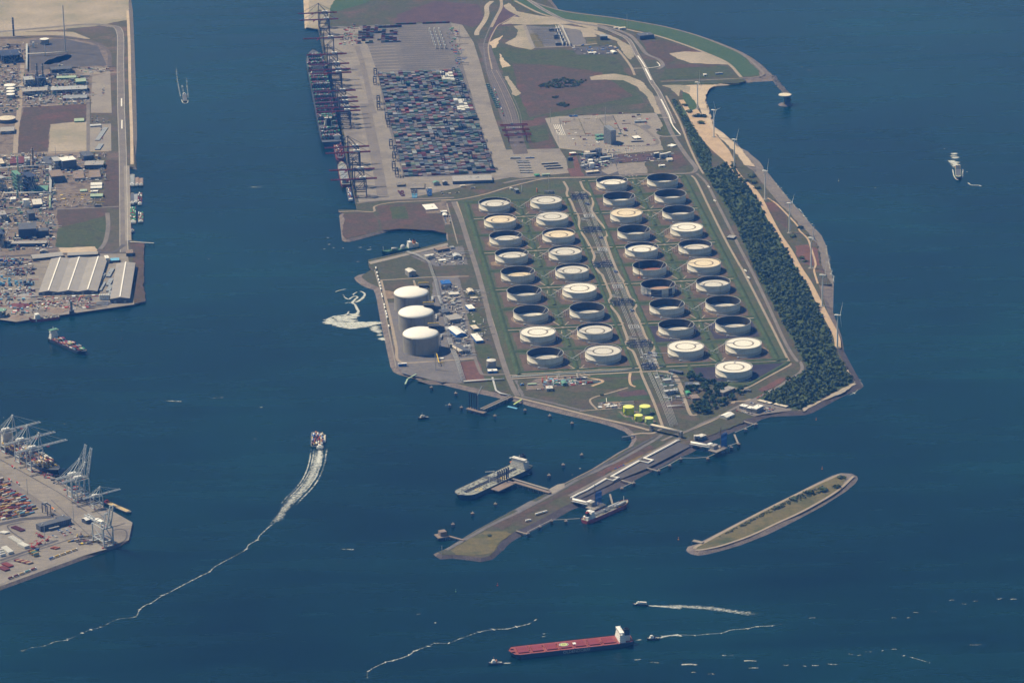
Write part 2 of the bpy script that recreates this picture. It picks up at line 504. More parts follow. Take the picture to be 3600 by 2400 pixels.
patch('sand',VY.pts([(1010,740),(1060,820),(1160,910),(1040,940),(1005,830)]),'sand',3)
patch('sand',VY.pts([(1070,1060),(1130,1050),(1200,1180),(1300,1290),(1230,1330),(1170,1300),(1150,1200)]),'pale_sand',3)
patch('sand',VY.pts([(1030,345),(1150,330),(1340,345),(1780,340),(2000,330),(2350,420),(2350,300),(2050,290),(1500,210),(1250,160),(1130,40),(1060,80),(1120,150),(1220,200),(1300,240),(1200,230)]),'pale_sand',2)
patch('sand',VY.pts([(1200,360),(1330,350),(1480,670),(1440,690),(1230,650),(1080,600),(1230,520),(1260,430)]),'pale_sand',2)
patch('sand',VQ0.pts([(270,-20),(700,-20),(640,130),(560,350),(470,410),(290,380)]),'pale_sand',1)
patch('beach',VQ0.pts([(268,-30),(340,-30),(335,300),(300,385),(275,380),(290,200)]),'sand',2)
patch('grassland',VQ0.pts([(700,-20),(1250,-20),(1080,60),(800,140),(640,200),(620,120)]),'dike_grass',2)
# substation ground
patch('substation_ground',VY.pts([(1340,360),(2110,390),(2220,630),(1480,660)]),'gravel',3)
patch('grass_plot',VY.pts([(1410,470),(1530,465),(1560,560),(1450,565)]),'grass_dry',4)
patch('grass_plot',VY.pts([(1470,575),(1580,570),(1620,650),(1510,655)]),'grass_dry',4)
patch('substation_ground',VY.pts([(2120,395),(2280,410),(2340,510),(2170,520)]),'pale_sand',4)
patch('grass_plot',VY.pts([(2180,530),(2330,530),(2350,610),(2220,625)]),'grass_dry',4)
road('substation_road',VY.pts([(1345,350),(1470,665),(2020,640),(2350,605)]),11,'concrete',5,False)
patch('compound_paving',VN.pts([(20,490),(470,480),(505,560),(80,570)]),'dark_asphalt',4)
# sea dike in the north east
patch('dike_slope',VN.pts([(-560,-40),(-300,60),(-20,130),(300,170),(700,230),(1000,285),(1300,365),(1550,455),(1780,560),(1960,730),(1970,780),(1790,795),(1640,660),(1380,540),(1100,430),(860,350),(640,300),(300,245),(0,205),(-300,150),(-580,20)]),'dike_grass',2)
road('dike_path',VN.pts([(-560,10),(-300,140),(0,212),(400,262),(680,325),(900,370),(1150,450),(1400,545),(1640,655),(1780,800)]),10,'path',4)
road('dike_crest',VN.pts([(-550,-50),(-280,55),(0,128),(400,178),(700,226),(1000,282),(1300,362),(1560,458),(1800,570),(1990,735),(1990,785),(1830,808),(1400,830),(950,845)]),9,'grey_revetment',4)
patch('heath',VN.pts([(750,420),(980,420),(1380,540),(1250,545),(1040,550),(1100,620),(980,680),(820,560)]),'heath',2)
patch('sand',VN.pts([(1040,555),(1200,535),(1400,545),(1600,640),(1640,670),(1250,655),(1120,610)]),'pale_sand',3)
patch('meadow',VN.pts([(1000,720),(1560,680),(1640,690),(1700,790),(930,830)]),'meadow',3)
patch('heath',VN.pts([(990,665),(1560,668),(1500,690),(1010,712)]),'heath',3)
patch('slope_scrub',VN.pts([(930,850),(1780,800),(1830,840),(1750,860),(940,885)]),'meadow',3)
road('coast_road',VN.pts([(-480,-40),(-250,110),(0,225),(300,275),(500,350),(620,420),(700,560),(780,690),(850,840),(930,960),(1010,1130),(1080,1280)]),16,'asphalt',5,True,(-6,6))
road('coast_road',VN.pts([(300,260),(600,350),(720,460),(800,560),(930,620),(970,680),(920,720)]),13,'asphalt',6,True)
road('road_paint',VN.pts([(712,580),(760,650),(790,700)]),4,'road_marking',8)
road('road_paint',VN.pts([(790,712),(850,830)]),5,'road_marking',8,False)
road('road_paint',VN.pts([(660,712),(830,705),(930,690),(935,670),(910,645)]),3,'road_marking',8)
road('road_paint',VX.pts([(1760,0),(1850,180),(1900,310),(1990,420)]),3.5,'road_marking',8)
road('verge',VN.pts([(470,480),(560,580),(640,690),(680,780)]),8,'path',5)
patch('sand',VN.pts([(-100,255),(250,300),(480,390),(640,480),(690,560),(640,620),(570,560),(500,430),(200,330),(-100,280)]),'pale_sand',3)
road('coast_road',VX.pts([(1700,-40),(1800,200),(1900,420),(2050,650),(2160,790),(2170,830),(2110,870),(1900,880),(1500,890),(900,920),(200,940),(-100,990)]),13,'asphalt',5,True)
road('coast_road',VX.pts([(1820,-40),(1980,260),(2080,520),(2180,740),(2260,880)]),6,'path',6,True)
road('access_road',VX.pts([(1740,215),(1890,220)]),9,'concrete',6,False)
road('access_road',VX.pts([(1700,420),(1800,440),(1990,430)]),9,'concrete',6)
# truck parking and office yard
patch('truck_park',VX.pts([(390,225),(560,200),(1150,180),(1700,160),(1760,260),(1800,350),(1730,400),(1790,600),(1220,650),(560,580),(480,430)]),'concrete',3)
patch('truck_park',VX.pts([(560,230),(1050,215),(1190,190),(1250,390),(1060,420),(700,435),(620,400)]),'quay_paving',5)
road('lane_line',VX.pts([(560,230),(600,390),(700,433),(1000,425),(1250,400)]),2.0,'dark_asphalt',7)
road('lane_line',VX.pts([(790,235),(870,420)]),2.5,'grass_dry',7,False)
road('lane_line',VX.pts([(1030,225),(1100,330)]),2.5,'grass_dry',7,False)
road('lane_line',VX.pts([(1190,190),(1290,400)]),3,'dark_asphalt',7,False)
for k in range(5):
 road('road_paint',VX.pts([(490+k*22,300),(550+k*20,425)]),1.6,'road_marking',8,False)
patch('grass_plot',VX.pts([(1520,310),(1600,300),(1650,330),(1600,360),(1540,340)]),'gravel',5)
patch('grass_plot',VX.pts([(1700,400),(1800,280),(1720,260),(1880,250),(1960,400),(1900,425),(1730,420)]),'meadow',4)
road('access_road',VX.pts([(1430,290),(1560,350),(1660,430),(1720,510),(1640,545),(1300,550)]),10,'asphalt',5)
patch('depot_paving',VX.pts([(-200,600),(560,580),(640,700),(670,870),(100,930),(-250,900)]),'quay_paving',3)
patch('red_ground',VX.pts([(650,820),(750,815),(700,680),(760,670),(850,910),(690,915)]),'red_soil',4)
patch('plant_ground',VX.pts([(780,680),(1220,640),(1270,890),(880,905)]),'dark_asphalt',4)
patch('plant_ground',VX.pts([(1050,780),(1220,760),(1250,850),(1140,890),(1060,850)]),'concrete',5)
patch('plant_ground',VX.pts([(1220,655),(1700,640),(1690,720),(1230,750)]),'purple_soil',4)
patch('plant_ground',VX.pts([(1230,760),(1560,740),(1600,870),(1270,890)]),'hatched',4)
patch('heath',VX.pts([(1880,640),(2000,620),(2080,770),(1900,830)]),'heath',3)
patch('heath',VX.pts([(1740,455),(1980,450),(2060,610),(1800,620)]),'scrub',4)
patch('heath',VX.pts([(110,250),(380,240),(510,565),(220,580)]),'heath',3)
patch('grass_plot',VX.pts([(180,330),(400,300),(450,480),(230,520)]),'meadow',4)
# railway yard
patch('rail_bed',VY.pts([(700,600),(870,600),(1000,960),(1190,1420),(1400,2120),(1200,2130),(1000,1560),(840,1060),(790,860)]),'rail_bed',3)
for k in range(8):
 road('rail_track',VY.pts([(825+k*22,970),(930+k*30,1240),(1050+k*34,1568),(1130+k*26,1820)]),1.7,'concrete' if k in (3,6)else 'gravel',5)
road('rail_track',VY.pts([(830,960),(790,700),(800,560),(900,320),(1000,130),(1030,-30)]),4,'gravel',4)
road('rail_track',VY.pts([(900,960),(850,640),(960,380),(1060,310),(1250,200)]),4,'path',4)
road('sand_road',VY.pts([(690,490),(700,430),(790,300),(830,200),(830,90),(900,20)]),16,'pale_sand',3)
road('sand_road',VY.pts([(1020,-30),(1030,100),(960,240),(890,380)]),10,'path',4)
# oil terminal ------------------------------------------------------------------
TANKS=[(1,1,-39.0,859.8),(1,2,-24.6,705.7),(1,3,-10.5,551.9),(1,4,3.7,397.8),(1,5,18.1,242.7),(1,6,32.6,85.5),(1,7,47.3,-73.2),(1,8,62.1,-232.7),(1,9,77.0,-392.1),
(2,1,99.8,871.6),(2,2,113.7,717.5),(2,3,127.5,563.5),(2,4,141.4,409.3),(2,5,155.5,254.1),(2,6,169.9,97.2),(2,7,184.3,-61.2),(2,8,198.8,-220.5),(2,9,213.3,-380.0),
(3,1,283.3,1044.9),(3,2,297.0,889.8),(3,3,310.7,734.9),(3,4,324.3,580.1),(3,5,338.0,425.2),(3,6,351.7,269.8),(3,7,365.5,113.0),(3,8,379.9,-45.0),(3,9,394.2,-203.7),(3,10,408.5,-362.8),
(4,1,422.4,1058.9),(4,2,436.0,903.6),(4,3,449.5,748.4),(4,4,463.0,593.2),(4,5,476.3,438.0),(4,6,489.7,282.3),(4,7,503.4,125.8),(4,8,517.3,-32.1),(4,9,531.2,-190.9),(4,10,545.2,-350.1),(4,11,511.3,-515.1)]
TP={(c,r):Vector((x,y,0))for c,r,x,y in TANKS}
E1=Vector((14.2,-156.0,0)).normalized()
E2=Vector((-E1.y,E1.x,0))
patch('terminal_grass',F.pts([(1050,462),(1180,432),(1300,412),(1480,404),(1592,402),(1625,455),(1720,640),(1813,826),(1805,838),(1690,892),(1600,868),(1562,862),(1170,862)]),'grass',1)
bm_=MB()
for (c,r),p in TP.items():
 if r==11:continue
 mat='bund_asphalt' if (c,r)in ((3,9),(4,9))else 'bund_soil'
 s=-1 if c in (1,3)else 1
 a,b=(56,54)if s<0 else (54,56)
 q=[p+E2*-a+E1*-60,p+E2*b+E1*-60,p+E2*b+E1*60,p+E2*-a+E1*60]
 patch('bund_floor',q,mat,2)
 patch('tank_apron',[p+Vector((math.cos(t),math.sin(t),0))*48.5 for t in [2*PI*k/40 for k in range(40)]],'bund_sand' if (c*7+r*3)%4==0 else 'bund_soil',3)
 if (c*5+r*7)%3==0 and mat=='bund_soil':
  t0=rnd.uniform(0,6.28)
  cc=p+Vector((math.cos(t0),math.sin(t0),0))*40
  patch('bare_sand',[cc+Vector((math.cos(t)*rnd.uniform(16,24),math.sin(t)*rnd.uniform(16,26),0))for t in [2*PI*k/14 for k in range(14)]],'bund_sand',4)
  # banks round the plot
 side={1:-70,2:61,3:-61,4:70}[c]
 berm(bm_,[p+E2*side+E1*-80,p+E2*side+E1*80],2.6 if c in (1,4)else 2.0,15 if c in (1,4)else 10)
for (a,b,n,off)in ((1,2,9,0),(3,4,10,1)):
 for r in range(0,n+1):
  p0=TP[(a,max(r,1))]+E1*(-78 if r==0 else 78)-E2*74
  p1=TP[(b,max(r,1))]+E1*(-78 if r==0 else 78)+E2*74
  pathed=(r%2==1)if off==0 else (r%2==0)
  if pathed:
   berm(bm_,[p0-E1*10,p1-E1*10],2.6,13)
   berm(bm_,[p0+E1*12,p1+E1*12],2.6,13)
   road('bund_path',[p0,p0+(p1-p0)*.3+E1*1.5,(p0+p1)/2,p1],5,'path',4)
   mid=(p0+p1)/2
   for dx,dy in ((-22,-60),(2,-62),(24,-50),(-10,60),(6,62),(30,52)):
    road('bund_path',[mid,mid+E2*dx*.8+E1*dy*.8],3.2,'path',5,False)
  else:
   berm(bm_,[p0,p1],2.8,17)
 for r in range(1,n+1):
  mid=(TP[(a,r)]+TP[(b,r)])/2
  berm(bm_,[mid+E1*-62,mid+E1*62],2.4,13,4)
struct(bm_.build('grass_banks','berm_grass'))
patch('bund_floor',VE.pts([(880,1340),(1240,1330),(2200,1270),(2230,1290),(1800,1530),(1200,1530),(950,1440)]),'bund_asphalt',2)
bm_=MB()
berm(bm_,VE.pts([(840,1300),(1300,1275),(1900,1245),(2230,1225)]),3,15)
berm(bm_,VL.pts([(1860,480),(1550,660),(1270,815)]),3,15)
berm(bm_,VL.pts([(480,540),(560,690),(800,770),(1240,815)]),3,14)
struct(bm_.build('grass_banks','berm_grass'))
cl=VB.pts([(1690,150),(1745,250),(1735,330),(1800,440),(1850,560),(1905,660),(1905,800),(1990,930),(2060,1060),(2115,1180),(2095,1280),(2180,1400)])+VD.pts([(1440,70),(1490,190),(1560,360),(1520,430),(1560,500),(1650,610),(1710,740),(1785,950),(1745,1010),(1800,1080),(1870,1130),(1960,1360)])+VK.pts([(1800,290),(1920,560),(2000,760),(2080,990)])
cr=VB.pts([(1920,150),(1970,260),(2060,330),(2100,440),(2075,540),(2110,600),(2180,700),(2280,820),(2290,900),(2270,960)])+VD.pts([(1640,0),(1740,170),(1820,370),(1910,430),(1910,490),(1880,560),(1960,720),(2050,940),(2150,1010),(2160,1080),(2130,1150),(2230,1360)])
road('corridor_path',cl,6.5,'path',5)
road('corridor_path',cr,6.5,'path',5)
patch('corridor_soil',VB.pts([(1750,270),(2030,270),(2400,1500),(2420,1568),(2260,1568)]),'scrub',2)
patch('corridor_soil',VD.pts([(1460,0),(1640,0),(2200,1370),(1990,1370)]),'scrub',2)
for yy in (205,760):
 road('cross_path',VD.pts([(1480,yy-15),(1740,yy-30)]),5,'path',6,False)
road('cross_path',VB.pts([(1880,600),(2110,585)]),5,'path',6,False)
road('cross_path',VB.pts([(2060,1065),(2350,1050)]),5,'path',6,False)
# roads round the oil terminal
road('perimeter_road',VB.pts([(215,430),(300,680),(440,1140),(550,1560)])+VD.pts([(0,960),(60,1180),(150,1440)]),6,'path',5)
road('perimeter_road',VA.pts([(1740,40),(1850,300),(1950,620),(2100,1100),(2220,1560)])+VG.pts([(1860,720),(1950,1000),(2080,1400)])+VJ.pts([(1975,440),(2040,560)]),13,'asphalt',5)
road('perimeter_road',VB.pts([(0,415),(250,400),(600,330),(900,240),(1150,175),(1400,120),(1700,100),(2140,95)]),7,'path',6)
road('perimeter_road',VC.pts([(1690,70),(1760,150),(1930,500),(2160,960),(2350,1300)])+VE.pts([(1610,0),(1940,640),(2230,1220),(2270,1290),(2200,1340),(1900,1500),(1780,1568)])+VL.pts([(1270,840),(1200,870),(1100,840)]),6,'path',5)
road('perimeter_road',VC.pts([(1760,40),(1900,180),(2030,430),(2200,760),(2352,1060)])+VE.pts([(1740,20),(1960,480),(2200,1000),(2352,1240)])+VL.pts([(2010,480),(2040,560),(2000,630),(1850,730),(1650,860),(1450,960),(1250,1050),(1100,1120),(900,1230),(700,1310),(480,1420),(300,1480),(100,1568)]),8,'asphalt',5)
patch('verge',VC.pts([(1700,40),(1880,120),(2352,1020),(2352,1290)]),'scrub',3)
road('south_road',VD.pts([(150,1450),(700,1420),(1100,1350),(1500,1370),(1950,1345)]),5,'path',5)
road('south_road',VK.pts([(0,320),(500,290),(1000,265),(1500,240),(1780,225),(2100,215),(2250,270),(2330,420),(2352,480)]),7,'path',5)
road('south_road',VL.pts([(70,610),(250,650),(330,780),(420,1000),(500,1200),(590,1210)]),8,'path',6)
# south meadow, spoil, stores
patch('heath',VK.pts([(160,480),(450,500),(650,440),(1000,500),(1400,520),(1100,600),(1080,700),(900,740),(200,540)]),'scrub',2)
patch('meadow',VK.pts([(1020,290),(1200,260),(1590,250),(1580,290),(1100,310)]),'berm_grass',3)
patch('meadow',VK.pts([(1250,340),(1600,320),(1620,420),(1400,470),(1100,440)]),'meadow',3)
patch('meadow',VK.pts([(1680,340),(1800,320),(1880,500),(1700,460)]),'berm_grass',3)
patch('ditch_bank',VK.pts([(1140,620),(1330,570),(1900,545),(1915,600),(1300,640)]),'berm_grass',3)
patch('purple_ground',VK.pts([(1440,510),(1830,465),(1880,540),(1500,570)]),'purple_soil',3)
patch('stores_yard',VK.pts([(380,310),(1000,280),(1030,400),(700,420),(180,480),(200,400)]),'plant_soil',3)
patch('stores_yard',VK.pts([(1180,650),(1500,630),(1520,720),(1240,740)]),'bund_sand',3)
road('sand_road',VK.pts([(1630,240),(1620,330),(1640,400),(1700,430)]),6,'sand_track',4)
road('sand_road',VK.pts([(1020,300),(1250,350),(1100,420)]),8,'sand_track',4)
road('sand_road',VK.pts([(1170,740),(1080,640),(1120,580),(1400,500),(1600,440)]),5,'path',4)
road('sand_road',VK.pts([(930,765),(1300,735),(1520,725)]),4,'path',4)
patch('paved_strip',VK.pts([(30,345),(70,335),(165,550),(130,560)]),'gravel',4)
road('paved_strip',VK.pts([(130,560),(500,640),(900,740),(990,755)]),8,'gravel',4)
road('dike_road',VK.pts([(30,570),(400,660),(800,760),(1200,860),(1600,950),(1900,1030)]),9,'path',5)
road('dike_road',VK.pts([(1650,1090),(1780,1070),(1950,1065),(2080,990)]),8,'path',4)
patch('tank_plot',VK.pts([(1440,840),(1500,740),(1950,720),(2050,980),(1900,990)]),'berm_grass',3)
patch('tank_plot',VK.pts([(1640,860),(1760,830),(1990,900),(1900,960),(1700,930)]),'plant_soil',4)
patch('tank_plot',VK.pts([(1460,770),(1900,760),(1940,810),(1900,840),(1560,850)]),'plant_soil',4)
# jetty head dam
road('dam_road',VT.pts([(270,1500),(560,1340),(900,1150),(1250,985),(1700,750),(2100,520),(2350,410)])+VU.pts([(420,640),(600,560),(1000,330),(1100,260)]),9,'gravel',4)
road('dam_road',VT.pts([(1250,960),(1420,860),(1480,830)]),16,'gravel',4,False)
road('dam_rail',VU.pts([(100,790),(500,570),(1050,265)]),6,'dark_asphalt',5,False)
patch('dam_paving',VU.pts([(0,1010),(450,790),(850,575),(1280,345),(1440,395),(920,660),(600,790),(250,960),(60,1050)]),'dark_asphalt',3)
patch('flowers',VU.pts([(500,690),(800,500),(960,430),(980,450),(650,640),(530,700)]),'yellow_flowers',3)
patch('dry_grass',VT.pts([(330,1500),(800,1240),(1100,1240),(1180,1280),(1000,1400),(900,1540),(700,1568),(400,1568)]),'grass_dry',3)
road('dam_road',VU.pts([(0,985),(400,770),(830,550),(1260,320),(1340,290)]),9,'asphalt',4,False)
road('access_road',VU.pts([(1270,270),(1420,210),(1700,90),(1800,30)]),8,'path',5)
patch('meadow',VU.pts([(1470,220),(1800,60),(2070,110),(1600,300),(1500,260)]),'scrub',2)
patch('office_yard',VL.pts([(1130,1120),(1250,1060),(1420,990),(1620,1060),(1900,1130),(1880,1150),(1500,1200),(1380,1230),(1150,1150)]),'asphalt',4)
road('office_loop',VL.pts([(1110,1050),(1080,1045),(1120,1025),(1250,1020),(1330,990)]),8,'path',6)
patch('brick_yard',VL.pts([(1430,860),(1600,770),(1800,690),(1830,700),(1550,870),(1480,890)]),'red_soil',4)
patch('coast_path',VM.pts([(1200,560),(1500,420),(1850,240),(1990,170),(1960,150),(1870,0),(1890,0),(2000,200),(1850,300),(1500,450),(1290,570)]),'pale_sand',4)
# dunes and beach strip with the turbines
patch('dune_grass',VW0.pts([(0,290),(100,330),(200,450),(150,560),(40,620),(0,640)]),'dike_grass',2)
patch('dune_grass',VW1.pts([(300,-100),(540,230),(640,420),(800,640),(950,900),(1100,1100),(1250,1400),(1400,1568),(1650,1568),(1520,1300),(1480,1040),(1350,880),(1100,600),(900,420),(700,180),(500,-60)]),'scrub',2)
patch('heath',VW1.pts([(1150,1040),(1330,1020),(1470,1080),(1500,1310),(1360,1310),(1200,1200)]),'red_soil',3)
patch('heath',VW1.pts([(750,440),(880,430),(1050,640),(1060,800),(880,680)]),'heath',3)
patch('beach',VW0.pts([(0,200),(180,190),(480,195),(370,250),(310,330),(320,440),(370,600),(430,780),(640,930),(800,1070),(1000,1320),(860,1300),(700,1100),(500,900),(330,760),(220,500),(100,330),(0,280)]),'sand',3)
road('sand_track',VW0.pts([(-20,400),(100,600),(200,800),(400,1050),(620,1250),(780,1450),(900,1568)])+VW1.pts([(560,230),(680,400),(780,600),(930,880),(1080,1100),(1200,1320),(1360,1568)])+F.pts([(1893,718),(1920,770),(1925,800)]),15,'sand_track',5)
patch('sand',VW0.pts([(80,560),(200,520),(330,700),(480,900),(640,1090),(720,1250),(620,1240),(380,1000),(180,800)]),'sand_track',4)
road('sand_track',VW1.pts([(780,380),(900,460),(1060,620),(1190,760),(1220,830),(1330,940),(1380,1080),(1440,1280),(1420,1380),(1470,1560)]),5,'sand_track',5)
# LNG terminal ------------------------------------------------------------------
patch('lng_gravel',VG.pts([(440,450),(1060,400),(1060,100),(1420,70),(1560,520),(1650,1210),(1430,1260),(1500,1555),(1180,1545),(650,1420),(570,1330)]),'gravel',2)
patch('purple_ground',VG.pts([(1435,1270),(1690,1240),(1790,1530),(1500,1535)]),'red_soil',3)
patch('heath',VG.pts([(360,160),(800,130),(870,260),(620,290),(380,260)]),'scrub',3)
patch('sand',VG.pts([(370,270),(560,300),(540,390),(400,400)]),'bund_sand',3)
patch('heath',VG.pts([(1500,600),(1700,590),(1790,760),(1560,770)]),'meadow',3)
patch('meadow',VG.pts([(1650,1030),(1850,1020),(1910,1200),(1700,1210)]),'meadow',3)
road('lng_road',VG.pts([(350,140),(420,420),(500,760),(560,1050),(610,1260),(1000,1260),(1300,1240),(1650,1215)]),7,'path',4)
road('lng_road',VG.pts([(340,140),(600,125),(960,100),(1560,85)]),6,'path',4)
road('lng_road',VG.pts([(1440,230),(1480,500),(1580,860),(1640,1180),(1720,1400),(1800,1440),(2080,1430)]),8,'asphalt',4)
road('lng_road',VG.pts([(800,140),(840,260)]),5,'path',4,False)
road('sea_wall',VG.pts([(265,0),(350,300),(430,700),(560,1340)]),3,'concrete',5,False)
patch('quay_apron',VA.pts([(568,868),(1320,692),(1660,605),(1672,640),(1300,730),(600,900)]),'concrete',3)
patch('lng_north',VA.pts([(1150,780),(1500,690),(1870,640),(1950,900),(1500,930),(1300,860)]),'gravel',2)
patch('heath',VA.pts([(230,210),(640,190),(740,420),(280,550),(210,480)]),'heath',2)
patch('heath',VA.pts([(680,90),(1340,60),(1600,250),(1630,470),(1450,430),(1000,410),(760,430)]),'heath',2)
patch('meadow',VA.pts([(870,110),(1080,100),(1120,270),(880,280)]),'meadow',3)
road('quay_road',VA.pts([(160,178),(400,168),(640,175),(660,100),(900,50),(1300,30),(1700,10)]),6,'path',4)
road('quay_road',VA.pts([(410,60),(620,30),(1000,5),(1400,-5),(1750,-20)]),12,'asphalt',4)
patch('depot',VA.pts([(1340,70),(1640,30),(1700,350),(1620,360),(1570,200),(1360,200)]),'plant_soil',3)
road('depot_path',VA.pts([(1650,60),(1720,320),(1800,620)]),3,'concrete',5,False)
patch('lng_south',VJ.pts([(1600,290),(1860,280),(1890,480),(1640,490)]),'meadow',3)
# left bank ------------------------------------------------------------------
patch('pale_ground',U1.pts([(-120,-60),(455,-60),(452,70),(300,100),(140,110),(-120,120)]),'pale_sand',1)
patch('pale_ground',V00.pts([(-300,440),(900,440),(1300,450),(1500,520),(1200,540),(700,500),(-300,530)]),'pale_sand',2)
patch('heath',V00.pts([(900,400),(1500,350),(1640,440),(1650,1000),(1540,1000),(1500,600),(1250,540)]),'scrub_far',2)
patch('plant_base',V00.pts([(-600,560),(700,520),(1250,560),(1480,660),(1500,900),(1200,1440),(1250,2000),(1250,3160),(780,4260),(-600,4300)]),'plant_soil',2)
patch('dark_ground',V00.pts([(410,560),(900,540),(1350,640),(1470,900),(1000,930),(420,980)]),'dark_asphalt',3)
patch('red_field',V04.pts([(320,-110),(1200,-130),(1180,130),(690,160),(660,520),(240,545),(270,180)]),'heath',3)
patch('pale_field',V04.pts([(690,150),(1200,100),(1205,510),(670,530)]),'pale_sand',4)
patch('concrete_lot',V00.pts([(1270,1060),(1520,1000),(1540,1560),(1250,1560)]),'concrete',3)
patch('concrete_lot',V04.pts([(1240,150),(1530,140),(1535,515),(1230,520)]),'concrete',3)
patch('concrete_lot',V00.pts([(1050,960),(1500,930),(1520,1010),(1200,1040)]),'concrete',4)
patch('red_strip',V04.pts([(1460,640),(1660,640),(1665,1320),(1420,1290)]),'heath',3)
patch('field',V08.pts([(790,20),(1450,-160),(1500,0),(1440,300),(770,270)]),'meadow',3)
patch('red_field',V04.pts([(780,1310),(1460,1300),(1460,1560),(800,1568)]),'heath',3)
patch('sand_lot',V08.pts([(810,280),(1310,265),(1330,330),(840,350)]),'sand',4)
patch('port_yard',V08.pts([(-500,440),(1400,360),(1760,360),(1850,1060),(820,1210),(220,1300),(-500,1200)]),'quay_paving',4)
patch('dock_verge',V08.pts([(1780,200),(1980,215),(1990,1020),(1850,1050),(1830,380)]),'heath',3)
road('dock_road',V00.pts([(-200,460),(700,380),(1200,340),(1500,360),(1650,440),(1660,900),(1670,1568)]),24,'asphalt',4,True,(-10,10))
road('dock_road',V04.pts([(1670,-20),(1690,500),(1700,1100),(1705,1568)])+V08.pts([(1705,200),(1712,340)]),24,'asphalt',4,True,(-10,10))
road('dock_path',V00.pts([(1760,150),(1780,600),(1790,1100),(1805,1568)])+V04.pts([(1815,300),(1820,700)]),9,'sand',4)
road('dock_path',V04.pts([(1745,720),(1760,1300),(1765,1568)])+V08.pts([(1770,180)]),16,'concrete',4)
road('plant_road',V00.pts([(310,900),(290,1200),(260,1568)])+V04.pts([(230,200),(210,550)]),14,'path',4)
road('plant_road',V04.pts([(0,585),(600,550),(1200,520),(1500,515)]),12,'path',4)
road('plant_road',V04.pts([(1215,-200),(1215,510)]),10,'asphalt',5)
road('plant_road',V00.pts([(300,1480),(800,1450),(1200,1430)]),8,'path',5)
road('plant_road',V00.pts([(1050,1040),(1400,1010),(1650,1000)]),8,'path',5)
road('plant_road',V04.pts([(0,1360),(500,1330),(1000,1310),(1460,1290),(1660,1280)]),9,'asphalt',5)
road('plant_road',V08.pts([(1480,-200),(1490,0),(1450,200),(1380,300)]),12,'asphalt',5)
road('plant_road',V08.pts([(0,405),(450,380),(900,360),(1350,340),(1560,340),(1710,240)]),12,'dark_asphalt',5)
road('road_paint',V00.pts([(1675,1360),(1675,1470)]),4,'road_marking',7,False)
road('road_paint',V04.pts([(1680,90),(1680,210)]),4,'road_marking',7,False)
for k in range(3):
 road('track_loop',V00.pts([(-300,545-k*12),(700,505-k*6),(1150,560-k*10),(1400,640-k*8),(1490+k*16,740),(1490+k*18,930)]),5,'rail_bed',4)
 # lower left terminal ------------------------------------------------------------------
patch('quay_strip',V017.pts([(-200,1260),(0,1190),(700,920),(1480,700),(1330,640),(1000,740),(500,940),(0,1120),(-200,1200)]),'concrete',2)
patch('lane_asphalt',V017.pts([(0,-350),(500,0),(1000,330),(900,400),(500,100),(-100,-200)]),'asphalt',2)
road('yard_line',V017.pts([(0,900),(500,720),(900,590),(1130,515)]),3,'dark_asphalt',3,False)
road('yard_line',V017.pts([(0,860),(400,720),(800,580)]),8,'dark_asphalt',2,False)
road('yard_line',V017.pts([(330,580),(180,480),(110,410),(130,370),(330,330)]),3,'dark_asphalt',3)
road('yard_line',V017.pts([(-50,370),(300,290),(740,255)]),14,'dark_asphalt',3,False)
for a_,b_ in (((700,20),(1280,560)),((560,980-1400),(1500,320))):
 road('crane_rail',V017.pts([a_,b_]),1.6,'dark_asphalt',3,False)
road('crane_rail',V014.pts([(0,840),(800,1290),(1200,1560)]),2,'dark_asphalt',3,False)
road('crane_rail',V014.pts([(520,1010),(1000,1290),(1500,1568)]),2,'dark_asphalt',3,False)
road('yard_line',V017.pts([(1540,400),(1720,350)]),3,'dark_asphalt',3,False)
road('yard_line',V017.pts([(1560,440),(1660,425),(1740,460),(1730,570),(1600,640)]),3,'dark_asphalt',3)
# island
patch('island_grass',VI.pts([(280,1030),(300,1005),(400,960),(900,690),(1500,390),(1885,215),(1965,230),(1960,275),(1850,400),(1500,600),(1200,740),(900,880),(600,985),(330,1045)]),'grass_dry',2)
road('island_path',VI.pts([(285,1030),(310,1003),(400,957),(900,687),(1500,387),(1880,212)]),7,'path',3)
road('island_path',VI.pts([(300,1045),(400,1035),(600,990),(900,885),(1200,745),(1500,605),(1850,400),(2040,230)]),6,'path',3)
patch('sand',VN.pts([(210,800),(300,780),(470,765),(620,790),(760,850),(860,960),(930,1120),(980,1180),(900,1180),(800,990),(690,890),(560,830),(380,825),(230,830)]),'pale_sand',3)
patch('sand',VN.pts([(960,885),(1160,880),(1260,900),(1240,960),(1150,930),(1130,1000),(1060,920)]),'pale_sand',4)
patch('quay_platform',VT.pts([(1640,690),(1800,600),(1900,580),(1900,640),(1730,730)]),'concrete',4)
for k in range(22):
 a,b=VQ0(1545+k*6,395+k*29),VQ0(2030+k*16+(0 if k>9 else 30),378+k*29)
 road('lane_line',[a,b],4.5,'dark_asphalt',4,False)
patch('dry_heath',VU.pts([(0,880),(500,620),(960,385),(1000,415),(500,690),(0,960)]),'heath',3)
patch('dry_heath',VT.pts([(900,1170),(1400,930),(1750,770),(2080,590),(2060,640),(1700,840),(1280,1080),(1050,1230)]),'heath',2)
